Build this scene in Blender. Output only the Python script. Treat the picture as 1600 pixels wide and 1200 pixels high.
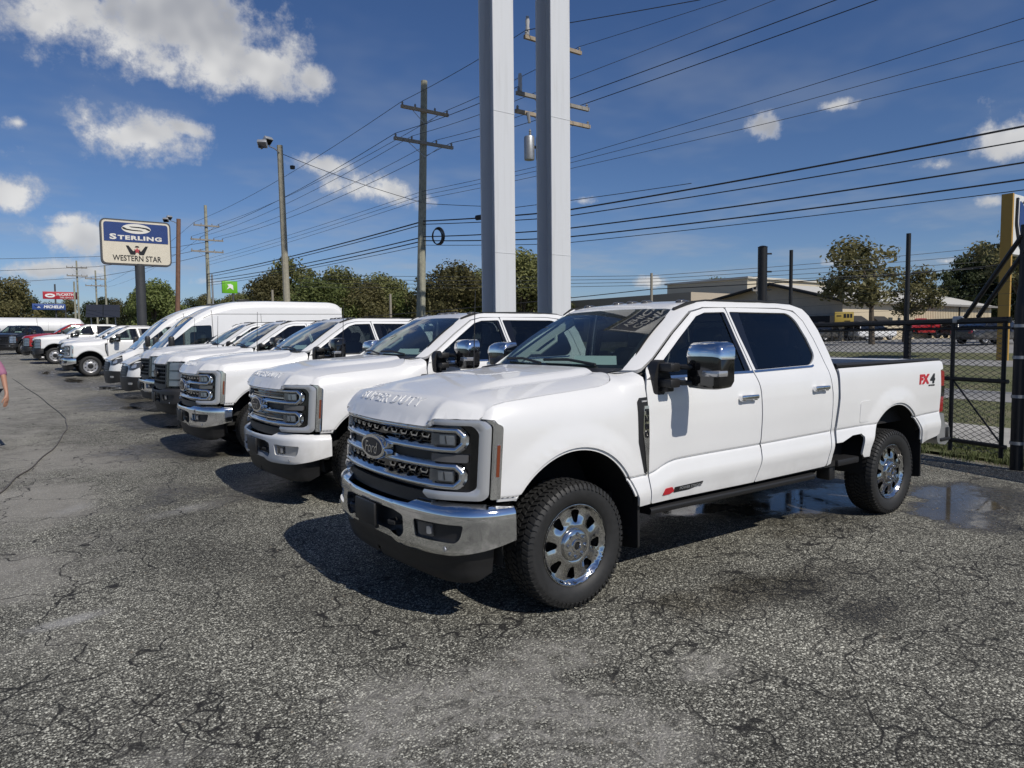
import bpy, bmesh, math, random
import numpy as np
from mathutils import Vector, Matrix
from mathutils.geometry import delaunay_2d_cdt

for o in list(bpy.data.objects):
    bpy.data.objects.remove(o)
SC = bpy.context.scene
COL = SC.collection
R = math.radians

# ------------------------------------------------------------------ camera
CAM_Z, F_PX, YAW, PITCH, ROLL = 1.758, 1110.0, 0.6222, 0.0645, -0.010
cam = bpy.data.cameras.new('camera')
cam_ob = bpy.data.objects.new('camera', cam)
COL.objects.link(cam_ob)
cam.sensor_fit = 'HORIZONTAL'
cam.sensor_width = 36.0
cam.lens = 36.0 * F_PX / 1600.0
cam.clip_start, cam.clip_end = 0.05, 3000.0
_f = Vector((math.sin(YAW) * math.cos(PITCH), math.cos(YAW) * math.cos(PITCH), -math.sin(PITCH)))
_r = Vector((math.cos(YAW), -math.sin(YAW), 0))
_u = _r.cross(_f)
_r2 = math.cos(ROLL) * _r + math.sin(ROLL) * _u
_u2 = -math.sin(ROLL) * _r + math.cos(ROLL) * _u
cam_ob.matrix_world = Matrix(((_r2.x, _u2.x, -_f.x, 0), (_r2.y, _u2.y, -_f.y, 0),
                              (_r2.z, _u2.z, -_f.z, CAM_Z), (0, 0, 0, 1)))
SC.camera = cam_ob
SC.render.resolution_x, SC.render.resolution_y = 1024, 768

SC.cycles.max_bounces = 7
SC.cycles.diffuse_bounces = 3
SC.cycles.glossy_bounces = 4
SC.cycles.transmission_bounces = 4
SC.cycles.transparent_max_bounces = 14
SC.cycles.use_adaptive_sampling = True
SC.cycles.adaptive_threshold = 0.02
SC.cycles.use_denoising = True
SC.cycles.sample_clamp_indirect = 6.0

# ------------------------------------------------------------------ exposure
SC.view_settings.view_transform = 'Standard'
SC.view_settings.look = 'None'
SC.view_settings.exposure = -0.34
SC.view_settings.gamma = 1.0
SC.view_settings.use_curve_mapping = False

# ------------------------------------------------------------------ sun
SUN_DIR = Vector((0.10, -0.99, 1.0)).normalized()      # towards the sun
sun = bpy.data.lights.new('sun', 'SUN')
sun.energy, sun.angle, sun.color = 5.0, R(0.53), (1.0, 0.945, 0.86)
sun_ob = bpy.data.objects.new('sun', sun)
COL.objects.link(sun_ob)
sun_ob.rotation_euler = (-SUN_DIR).to_track_quat('-Z', 'Y').to_euler()
sun_ob.location = (0, -20, 30)


# ------------------------------------------------------------------ node helper
class NT:
    def __init__(s, tree):
        s.t = tree
        s.n = tree.nodes
        s.l = tree.links

    def node(s, typ, **kw):
        nd = s.n.new(typ)
        for k, v in kw.items():
            setattr(nd, k, v)
        return nd

    def link(s, a, b):
        s.l.new(a, b)

    def put(s, sock, v):
        if isinstance(v, bpy.types.NodeSocket):
            s.l.new(v, sock)
        elif v is not None:
            if hasattr(sock, 'default_value'):
                dv = sock.default_value
                if hasattr(dv, '__len__') and not hasattr(v, '__len__'):
                    v = (v,) * len(dv)
                elif hasattr(dv, '__len__') and len(dv) == 4 and len(v) == 3:
                    v = tuple(v) + (1,)
                sock.default_value = v

    def math(s, op, a, b=None, c=None, clamp=False):
        nd = s.node('ShaderNodeMath', operation=op, use_clamp=clamp)
        for i, v in enumerate((a, b, c)):
            s.put(nd.inputs[i], v)
        return nd.outputs[0]

    def vmath(s, op, a, b=None, out=0):
        nd = s.node('ShaderNodeVectorMath', operation=op)
        s.put(nd.inputs[0], a)
        if b is not None:
            if op == 'SCALE':
                s.put(nd.inputs[3], b)
            else:
                s.put(nd.inputs[1], b)
        return nd.outputs['Value'] if op in ('DOT_PRODUCT', 'LENGTH', 'DISTANCE') else nd.outputs[0]

    def mix(s, fac, a, b, blend='MIX'):
        nd = s.node('ShaderNodeMix', data_type='RGBA', blend_type=blend)
        s.put(nd.inputs[0], fac)
        s.put(nd.inputs[6], a)
        s.put(nd.inputs[7], b)
        return nd.outputs[2]

    def mixf(s, fac, a, b):
        nd = s.node('ShaderNodeMix', data_type='FLOAT')
        s.put(nd.inputs[0], fac)
        s.put(nd.inputs[2], a)
        s.put(nd.inputs[3], b)
        return nd.outputs[0]

    def ramp(s, x, lo, hi, a=0.0, b=1.0, smooth=True):
        nd = s.node('ShaderNodeMapRange', interpolation_type='SMOOTHSTEP' if smooth else 'LINEAR', clamp=True)
        for i, v in enumerate((x, lo, hi, a, b)):
            s.put(nd.inputs[i], v)
        return nd.outputs[0]

    def noise(s, vec, scale, detail=4.0, rough=0.5, dist=0.0, lac=2.0, out='Fac'):
        nd = s.node('ShaderNodeTexNoise')
        if vec is not None:
            s.put(nd.inputs['Vector'], vec)
        s.put(nd.inputs['Scale'], scale)
        s.put(nd.inputs['Detail'], detail)
        s.put(nd.inputs['Roughness'], rough)
        s.put(nd.inputs['Distortion'], dist)
        s.put(nd.inputs['Lacunarity'], lac)
        return nd.outputs[out]

    def voro(s, vec, scale, feature='F1', out='Distance', rand=1.0):
        nd = s.node('ShaderNodeTexVoronoi', feature=feature)
        if vec is not None:
            s.put(nd.inputs['Vector'], vec)
        s.put(nd.inputs['Scale'], scale)
        s.put(nd.inputs['Randomness'], rand)
        return nd.outputs[out]


# ------------------------------------------------------------------ world: sky with drifting cumulus
def px_dir(x, y):
    d = _f + _r2 * ((x - 800) / F_PX) - _u2 * ((y - 600) / F_PX)
    return d.normalized()


def build_world():
    w = bpy.data.worlds.new('World')
    SC.world = w
    w.use_nodes = True
    t = NT(w.node_tree)
    t.n.clear()
    out = t.node('ShaderNodeOutputWorld')
    bg = t.node('ShaderNodeBackground')
    sky = t.node('ShaderNodeTexSky', sky_type='NISHITA')
    sky.sun_disc = False
    sky.sun_elevation = math.asin(SUN_DIR.z)
    sky.sun_rotation = math.atan2(SUN_DIR.x, SUN_DIR.y)
    sky.air_density, sky.dust_density, sky.ozone_density = 1.0, 0.3, 1.0
    sky.altitude = 20
    tc = t.node('ShaderNodeTexCoord')
    D = t.vmath('NORMALIZE', tc.outputs['Generated'])
    sep = t.node('ShaderNodeSeparateXYZ')
    t.link(D, sep.inputs[0])
    z = sep.outputs[2]
    n1 = t.noise(D, 15.0, 6, 0.66)
    wob = t.math('MULTIPLY', t.math('SUBTRACT', n1, 0.5), 3.0)
    # the individual clouds that stand over the lot: (px, py, half width, half height, tilt, strength)
    CL = [(255, 50, 185, 70, 10, 1.0), (400, 98, 105, 44, 24, 0.85), (130, 8, 90, 45, 0, 0.8), (490, 122, 46, 28, 8, 0.65), (215, 212, 100, 44, 8, 0.9),
          (290, 200, 66, 22, 14, 0.65), (2, 304, 50, 28, 4, 0.9), (28, 192, 30, 14, 0, 0.4), (112, 366, 66, 24, 2, 0.8), (100, 342, 54, 16, 0, 0.55),
          (60, 424, 90, 16, 0, 0.75), (600, 300, 90, 24, 12, 0.7), (500, 258, 64, 17, 6, 0.5),
          (1186, 197, 38, 24, 0, 0.75), (1302, 166, 40, 12, -6, 0.6), (1590, 222, 50, 28, -6, 0.9), (1552, 314, 24, 12, 0, 0.7), (1465, 258, 46, 14, 0, 0.35),
          (1330, 412, 60, 10, 0, 0.45), (1020, 440, 30, 11, 0, 0.75), (1480, 408, 40, 9, 0, 0.5), (910, 314, 46, 14, 0, 0.45),
          (330, 440, 70, 15, 0, 0.55), (-380, 240, 190, 60, 0, 0.9), (1850, 120, 150, 50, -8, 0.7)]
    base = None
    for (px, py, hw, hh, tilt, st) in CL:
        c = px_dir(px, py)
        e1 = (px_dir(px + 1, py) - px_dir(px - 1, py)).normalized()
        e2 = c.cross(e1).normalized()
        a = R(tilt)
        u = math.cos(a) * e1 + math.sin(a) * e2
        v = -math.sin(a) * e1 + math.cos(a) * e2
        rot = Matrix((u, v, u.cross(v))).transposed().to_euler('XYZ')
        mp = t.node('ShaderNodeMapping', vector_type='TEXTURE')
        t.link(D, mp.inputs[0])
        mp.inputs['Location'].default_value = c
        mp.inputs['Rotation'].default_value = rot
        mp.inputs['Scale'].default_value = (hw / F_PX, hh / F_PX, 0.35)
        blob = t.math('SUBTRACT', 0.35 + 0.75 * st, t.vmath('LENGTH', mp.outputs[0]))
        base = blob if base is None else t.math('MAXIMUM', base, blob)
    total = t.ramp(t.math('ADD', base, wob), 0.0, 0.80)
    # the rest of the sky: the same scattered small cumulus and thin veils, everywhere
    flat = t.node('ShaderNodeCombineXYZ')
    zc = t.math('MAXIMUM', t.math('ADD', z, 0.10), 0.03)
    t.link(t.math('DIVIDE', sep.outputs[0], zc), flat.inputs[0])
    t.link(t.math('DIVIDE', sep.outputs[1], zc), flat.inputs[1])
    g = t.noise(flat.outputs[0], 1.1, 4, 0.62)
    back = t.ramp(t.vmath('DOT_PRODUCT', D, tuple(_f)), 0.55, 0.25)
    total = t.math('MAXIMUM', total, t.math('MULTIPLY', t.ramp(g, 0.60, 0.78), back))
    veil = t.math('MULTIPLY', t.ramp(g, 0.44, 0.72), 0.36)
    low = t.ramp(z, 0.30, 0.03)
    veil = t.math('MULTIPLY', veil, t.math('ADD', 0.5, t.math('MULTIPLY', low, 0.8)))
    hs = t.node('ShaderNodeHueSaturation')
    hs.inputs['Saturation'].default_value = 1.12
    hs.inputs['Value'].default_value = 1.0
    t.link(sky.outputs[0], hs.inputs['Color'])
    tint = t.mix(t.ramp(z, 0.0, 0.25), (0.74, 0.91, 1.32), (0.72, 0.85, 1.15))
    skycol = t.mix(1.0, hs.outputs[0], tint, 'MULTIPLY')
    sh = t.ramp(t.math('ADD', t.noise(t.vmath('ADD', D, (0.0, 0.02, -0.035)), 8.0, 3, 0.55), t.math('MULTIPLY', total, 0.10)), 0.50, 0.78)
    thick = t.ramp(total, 0.45, 1.0)
    bright = t.mix(sh, (12.5, 12.4, 12.2), (6.2, 6.4, 6.9))
    cloudcol = t.mix(thick, (9.4, 9.5, 9.8), bright)
    c1 = t.mix(veil, skycol, (6.2, 6.8, 7.6))
    c2 = t.mix(t.math('MULTIPLY', total, 0.93), c1, cloudcol)
    t.link(c2, bg.inputs['Color'])
    bg.inputs['Strength'].default_value = 0.078
    w.cycles.sampling_method = 'MANUAL'
    w.cycles.sample_map_resolution = 512
    t.link(bg.outputs[0], out.inputs[0])


build_world()

# ------------------------------------------------------------------ materials
MATS = {}


def mat(name, col=(0.5, 0.5, 0.5), rough=0.5, metal=0.0, coat=0.0, coat_rough=0.03, spec=0.5, emit=None, grain=0.0, gscale=40.0, bump=0.0, bscale=200.0, dirt=0.0):
    if name in MATS:
        return MATS[name]
    m = bpy.data.materials.new(name)
    m.use_nodes = True
    t = NT(m.node_tree)
    b = t.n['Principled BSDF']
    t.put(b.inputs['Base Color'], col)
    b.inputs['Roughness'].default_value = rough
    b.inputs['Metallic'].default_value = metal
    b.inputs['Coat Weight'].default_value = coat
    b.inputs['Coat Roughness'].default_value = coat_rough
    b.inputs['Specular IOR Level'].default_value = spec
    tc = t.node('ShaderNodeTexCoord').outputs['Object']
    if grain > 0:
        n = t.noise(tc, gscale, 6, 0.65)
        f = t.ramp(n, 0.25, 0.75, 1.0 - grain, 1.0 + grain, False)
        t.put(b.inputs['Base Color'], t.mix(1.0, col, f, 'MULTIPLY'))
        t.put(b.inputs['Roughness'], t.ramp(n, 0.2, 0.8, max(0.0, rough - grain * 0.3), min(1, rough + grain * 0.3), False))
    if bump > 0:
        bn = t.node('ShaderNodeBump')
        bn.inputs['Strength'].default_value = bump
        bn.inputs['Distance'].default_value = 0.01
        t.put(bn.inputs['Height'], t.noise(tc, bscale, 5, 0.6))
        t.link(bn.outputs[0], b.inputs['Normal'])
    if emit:
        t.put(b.inputs['Emission Color'], emit[0])
        b.inputs['Emission Strength'].default_value = emit[1]
    MATS[name] = m
    return m


def glass_mat(name, tint=(0.55, 0.62, 0.6), dark=0.6, ior=1.5, film=0.0):
    """Thin automotive glazing: clear coat reflection over a tinted see-through pane."""
    if name in MATS:
        return MATS[name]
    m = bpy.data.materials.new(name)
    m.use_nodes = True
    t = NT(m.node_tree)
    t.n.remove(t.n['Principled BSDF'])
    o = t.n['Material Output']
    tr = t.node('ShaderNodeBsdfTransparent')
    tr.inputs[0].default_value = tuple(c * dark for c in tint) + (1,)
    gl = t.node('ShaderNodeBsdfGlossy')
    gl.inputs['Color'].default_value = (1, 1, 1, 1)
    gl.inputs['Roughness'].default_value = 0.01
    ge = t.node('ShaderNodeNewGeometry')          # Schlick reflectance, the same from either side of the pane
    cs = t.math('ABSOLUTE', t.vmath('DOT_PRODUCT', ge.outputs['Normal'], ge.outputs['Incoming']))
    r0 = ((ior - 1) / (ior + 1)) ** 2
    fr = t.math('ADD', r0, t.math('MULTIPLY', t.math('POWER', t.math('SUBTRACT', 1.0, cs, clamp=True), 5.0), 1 - r0))
    mx = t.node('ShaderNodeMixShader')
    t.link(t.math('MULTIPLY', fr, 1.35, clamp=True), mx.inputs[0])
    under = tr.outputs[0]
    if film:                                        # thin dust film, its pale teal added as haze to brighten the cabin
        df = t.node('ShaderNodeBsdfDiffuse')
        df.inputs[0].default_value = (0.50, 0.58, 0.56, 1)
        fm = t.node('ShaderNodeMixShader')
        n = t.noise(t.node('ShaderNodeTexCoord').outputs['Object'], 2.5, 4, 0.6)
        t.link(t.ramp(n, 0.25, 0.75, film * 0.4, film * 1.6), fm.inputs[0])
        t.link(under, fm.inputs[1])
        t.link(df.outputs[0], fm.inputs[2])
        under = fm.outputs[0]
    t.link(under, mx.inputs[1])
    t.link(gl.outputs[0], mx.inputs[2])
    t.link(mx.outputs[0], o.inputs[0])
    MATS[name] = m
    return m


def paint(name, col, flake=0.0, coat=0.65):
    if name in MATS:
        return MATS[name]
    m = mat(name, col, 0.32, 0.0, coat, 0.02, 0.5)
    t = NT(m.node_tree)
    b = t.n['Principled BSDF']
    tc = t.node('ShaderNodeTexCoord').outputs['Object']
    n = t.noise(tc, 2.2, 3, 0.5)
    drops = t.voro(tc, 55.0)
    film = t.ramp(n, 0.3, 0.7, 0.97, 1.0)
    base = t.mix(1.0, col, film, 'MULTIPLY')
    sp = t.node('ShaderNodeSeparateXYZ')
    t.link(tc, sp.inputs[0])
    # road film thrown up along the sills
    dust = t.math('MULTIPLY', t.ramp(sp.outputs[2], 0.80, 0.55), t.ramp(t.noise(tc, 5.0, 4, 0.6), 0.35, 0.70, 0.05, 0.30))
    t.put(b.inputs['Base Color'], t.mix(dust, base, (0.30, 0.275, 0.24)))
    # beads of wash water left standing on the clear coat
    dm = t.math('MULTIPLY', t.ramp(drops, 0.16, 0.05), t.ramp(t.noise(tc, 7.0, 3, 0.6), 0.52, 0.66))
    bn = t.node('ShaderNodeBump')
    bn.inputs['Strength'].default_value = 0.12
    bn.inputs['Distance'].default_value = 0.002
    t.put(bn.inputs['Height'], dm)
    t.link(bn.outputs[0], b.inputs['Coat Normal'])
    return m


WHITE = paint('white_paint', (0.725, 0.725, 0.72))
RED = paint('red_paint', (0.33, 0.012, 0.014))
BLACKP = paint('black_paint', (0.012, 0.012, 0.014))
SILVERP = paint('silver_paint', (0.32, 0.32, 0.33))
GREYP = paint('grey_paint', (0.09, 0.095, 0.10))
BLUEP = paint('blue_paint', (0.03, 0.05, 0.11))
CHROME = mat('chrome', (0.80, 0.81, 0.82), 0.075, 1.0, grain=0.04, gscale=14)
RIMC = mat('rim_chrome', (0.60, 0.60, 0.595), 0.11, 1.0, grain=0.05, gscale=14)
SATIN = mat('satin_silver', (0.44, 0.45, 0.465), 0.30, 0.65, coat=0.4)
BRIGHT = mat('bright_bar', (0.66, 0.67, 0.68), 0.14, 1.0, grain=0.04, gscale=20)
BLACK = mat('black_plastic', (0.014, 0.014, 0.015), 0.48, bump=0.05, bscale=260)
GLOSSB = mat('gloss_black', (0.008, 0.008, 0.009), 0.08, coat=0.5)
RUBBER = mat('tyre_rubber', (0.017, 0.017, 0.017), 0.62, grain=0.3, gscale=30)
SEAL = mat('rubber_seal', (0.012, 0.012, 0.012), 0.6)
UNDER = mat('underbody_black', (0.01, 0.01, 0.01), 0.8, grain=0.3)
LINER = mat('bed_liner', (0.012, 0.012, 0.013), 0.75, bump=0.3, bscale=120)
GLASS = glass_mat('clear_glass', (0.62, 0.72, 0.70), 0.62)
WSGLASS = glass_mat('windscreen_glass', (0.66, 0.80, 0.77), 0.90, film=0.014)
TINT = glass_mat('tinted_glass', (0.30, 0.32, 0.33), 0.42)
LENS = glass_mat('lamp_lens', (0.80, 0.82, 0.84), 0.9)
AMBER = mat('amber_lens', (0.17, 0.035, 0.010), 0.15, coat=1.0)
REDL = mat('red_lens', (0.28, 0.006, 0.012), 0.12, coat=1.0)
REFLECT = mat('lamp_reflector', (0.62, 0.63, 0.65), 0.20, 0.7)
LAMPIN = mat('lamp_inner', (0.07, 0.072, 0.076), 0.25, 0.3, coat=0.6)
LAMPBOX = mat('lamp_box', (0.26, 0.265, 0.275), 0.22, 0.6, coat=0.6)
TRIM = mat('interior_trim', (0.07, 0.07, 0.07), 0.7)
LIGHTTRIM = mat('light_trim', (0.42, 0.41, 0.38), 0.8)
PAPER = mat('paper', (0.66, 0.70, 0.66), 0.7)
CLAMP = mat('clear_lamp_band', (0.44, 0.45, 0.465), 0.22, 0.35, coat=0.7)
BARM = mat('grille_bar_metal', (0.70, 0.71, 0.72), 0.20, 1.0, grain=0.05, gscale=18)
DECALW = mat('white_letter', (0.75, 0.75, 0.74), 0.5)
DECALR = mat('red_letter', (0.45, 0.02, 0.03), 0.4)
DECALK = mat('black_letter', (0.012, 0.012, 0.013), 0.35)
EMBLEM = mat('emblem_dark', (0.008, 0.011, 0.022), 0.35)
STEELW = mat('steel_wheel', (0.42, 0.42, 0.43), 0.33, 0.6)


# ------------------------------------------------------------------ objects
def link(name, me, m=None, parent=None):
    o = bpy.data.objects.new(name, me)
    COL.objects.link(o)
    if m is not None and me is not None:
        if not me.materials:
            me.materials.append(m)
        elif me.materials[0] is not m:
            o.material_slots[0].link = 'OBJECT'
            o.material_slots[0].material = m
    if parent is not None:
        o.parent = parent
    return o


def thing(name, label, cat, loc=(0, 0, 0), rz=0.0, group=None, rx=0.0):
    o = bpy.data.objects.new(name, None)
    COL.objects.link(o)
    o.empty_display_size = 0.2
    o.location = loc
    o.rotation_euler = (rx, 0, rz)
    o['label'], o['category'] = label, cat
    if group:
        o['group'] = group
    return o


def tag(o, label, cat, group=None):
    o['label'], o['category'] = label, cat
    if group:
        o['group'] = group
    return o


def struct(o, kind='structure'):
    o['kind'] = kind
    return o


def copy_tree(o, parent=None):
    c = o.copy()
    COL.objects.link(c)
    if parent is not None:
        c.parent = parent
    for ch in o.children:
        copy_tree(ch, c)
    return c


# ------------------------------------------------------------------ maths
def pchip(xs, ys):
    xs, ys = np.array(xs, float), np.array(ys, float)
    h = np.diff(xs)
    d = np.diff(ys) / h
    m = np.zeros_like(xs)
    for i in range(1, len(xs) - 1):
        if d[i - 1] * d[i] > 0:
            w1, w2 = 2 * h[i] + h[i - 1], h[i] + 2 * h[i - 1]
            m[i] = (w1 + w2) / (w1 / d[i - 1] + w2 / d[i])
    m[0], m[-1] = d[0], d[-1]

    def f(x):
        x = np.asarray(x, float)
        xc = np.clip(x, xs[0], xs[-1])
        i = np.clip(np.searchsorted(xs, xc) - 1, 0, len(xs) - 2)
        t = (xc - xs[i]) / h[i]
        a = (1 + 2 * t) * (1 - t) ** 2 * ys[i] + t * (1 - t) ** 2 * h[i] * m[i]
        b = t * t * (3 - 2 * t) * ys[i + 1] + t * t * (t - 1) * h[i] * m[i + 1]
        return a + b + (x - xc) * np.where(x < xs[0], m[0], m[-1])
    return f


def sstep(x, a, b):
    t = np.clip((np.asarray(x, float) - a) / (b - a), 0, 1)
    return t * t * (3 - 2 * t)


def rnd(poly, r=0.0, n=5):
    """Round the corners of a closed polygon; a point may carry its own radius."""
    out = []
    N = len(poly)
    for i in range(N):
        p = np.array(poly[i][:2], float)
        rr = poly[i][2] if len(poly[i]) > 2 else r
        a, b = np.array(poly[i - 1][:2], float), np.array(poly[(i + 1) % N][:2], float)
        if rr <= 0:
            out.append(tuple(p))
            continue
        la, lb = np.linalg.norm(a - p), np.linalg.norm(b - p)
        k = min(rr, la * 0.48, lb * 0.48)
        p0, p2 = p + (a - p) / la * k, p + (b - p) / lb * k
        for j in range(n + 1):
            t = j / n
            q = (1 - t) ** 2 * p0 + 2 * t * (1 - t) * p + t * t * p2
            out.append(tuple(q))
    return out


def resample(loop, s):
    out = []
    N = len(loop)
    for i in range(N):
        a, b = np.array(loop[i][:2], float), np.array(loop[(i + 1) % N][:2], float)
        L = np.linalg.norm(b - a)
        if L < 1e-5:
            continue
        k = max(1, int(math.ceil(L / s)))
        for j in range(k):
            out.append(a + (b - a) * j / k)
    return out


def inside(pts, loop):
    x, y = pts[:, 0], pts[:, 1]
    L = np.array(loop)
    r = np.zeros(len(pts), bool)
    for i in range(len(L)):
        x1, y1 = L[i]
        x2, y2 = L[(i + 1) % len(L)]
        if y1 == y2:
            continue
        c = ((y1 > y) != (y2 > y)) & (x < (x2 - x1) * (y - y1) / (y2 - y1) + x1)
        r ^= c
    return r


def tri_fill(outline, holes, su, sv, rows=()):
    s = min(su, sv)
    loops = [resample(outline, s)] + [resample(h, s) for h in holes]
    B = np.array([p for L in loops for p in L])
    lo, hi = B.min(0), B.max(0)
    us = np.arange(lo[0] + su * 0.5, hi[0], su)
    vs = np.arange(lo[1] + sv * 0.5, hi[1], sv)
    G = np.array([(u, v) for v in vs for u in us]) if len(us) and len(vs) else np.zeros((0, 2))
    if len(rows):                       # extra points along feature lines v = row(u)
        fu = np.arange(lo[0] + su * 0.3, hi[0], su * 0.3)
        ex = np.concatenate([np.stack([fu, r(fu)], -1) for r in rows])
        if len(G):
            near = np.min([np.abs(G[:, 1] - r(G[:, 0])) for r in rows], axis=0)
            G = G[near > 0.012]
        G = np.concatenate([G, ex])
    if len(G):
        ok = inside(G, loops[0])
        for h in loops[1:]:
            ok &= ~inside(G, h)
        G = G[ok]
    if len(G):
        keep = np.ones(len(G), bool)
        for k in range(0, len(G), 400):
            d = np.sqrt(((G[k:k + 400, None, :] - B[None, :, :]) ** 2).sum(-1)).min(1)
            keep[k:k + 400] = d > (0.45 * s if not len(rows) else 0.006)
        G = G[keep]
    allp = np.concatenate([B, G]) if len(G) else B
    edges, base, idx = [], 0, []
    for L in loops:
        n = len(L)
        edges += [(base + i, base + (i + 1) % n) for i in range(n)]
        idx.append(list(range(base, base + n)))
        base += n
    r = delaunay_2d_cdt([Vector(p) for p in allp], edges, [], 0, 1e-7)
    P = np.array([tuple(v) for v in r[0]])
    inv = {}
    for k, src in enumerate(r[3]):
        for q in src:
            inv[q] = k
    T = np.array([tuple(f) for f in r[2] if len(f) == 3])
    cen = P[T].mean(1)
    ok = inside(cen, loops[0])
    for h in loops[1:]:
        ok &= ~inside(cen, h)
    T = T[ok]
    return P, T, [[inv[i] for i in L] for L in idx]


def panel_mesh(name, outline, fmap, holes=(), su=0.04, sv=None, rim=0.02, out=None, rows=(), back=False):
    """A sheet-metal panel: a 2-D outline with holes, carried onto the surface fmap(u, v), with a turned-in edge."""
    sv = sv or su
    P, T, loops = tri_fill(outline, holes, su, sv, rows)
    e = 1e-3
    U, V = P[:, 0], P[:, 1]
    X = fmap(U, V)
    n = np.cross(fmap(U + e, V) - fmap(U - e, V), fmap(U, V + e) - fmap(U, V - e))
    n /= np.linalg.norm(n, axis=1)[:, None] + 1e-12
    o = np.array(out if out is not None else (0, 0, 1.0))
    if (n @ o).mean() < 0:
        n = -n
    a, b, c = X[T[:, 0]], X[T[:, 1]], X[T[:, 2]]
    fn = np.cross(b - a, c - a)
    flip = (fn * n[T[:, 0]]).sum(1) < 0
    T[flip] = T[flip][:, ::-1]
    verts, norms, faces = [X], [n], [tuple(map(int, t)) for t in T]
    base = len(X)
    if rim:
        for li, L in enumerate(loops):
            L = np.array(L)
            top, nn = X[L], n[L]
            bot = top - nn * rim
            tg = np.roll(top, -1, 0) - np.roll(top, 1, 0)
            side = np.cross(tg, nn)
            side /= np.linalg.norm(side, axis=1)[:, None] + 1e-12
            A2 = 0.5 * np.sum(U[L] * np.roll(V[L], -1) - np.roll(U[L], -1) * V[L])
            # outward of the loop in 3-D: compare with direction from centroid
            cen2 = top.mean(0)
            sgn = 1 if ((side * (top - cen2)).sum(1)).sum() > 0 else -1
            if li > 0:
                sgn = -sgn
            side = side * sgn
            k = len(L)
            verts += [top, bot]
            norms += [side, side]
            for i in range(k):
                j = (i + 1) % k
                q = [base + i, base + j, base + k + j, base + k + i]
                f = np.cross(top[j] - top[i], bot[i] - top[i])
                if (f * side[i]).sum() < 0:
                    q = q[::-1]
                faces.append(tuple(q))
            base += 2 * k
    V3, N3 = np.concatenate(verts), np.concatenate(norms)
    me = bpy.data.meshes.new(name)
    me.from_pydata(V3.tolist(), [], faces)
    me.polygons.foreach_set('use_smooth', [True] * len(me.polygons))
    me.normals_split_custom_set_from_vertices(N3.tolist())
    me.update()
    return me


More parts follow.
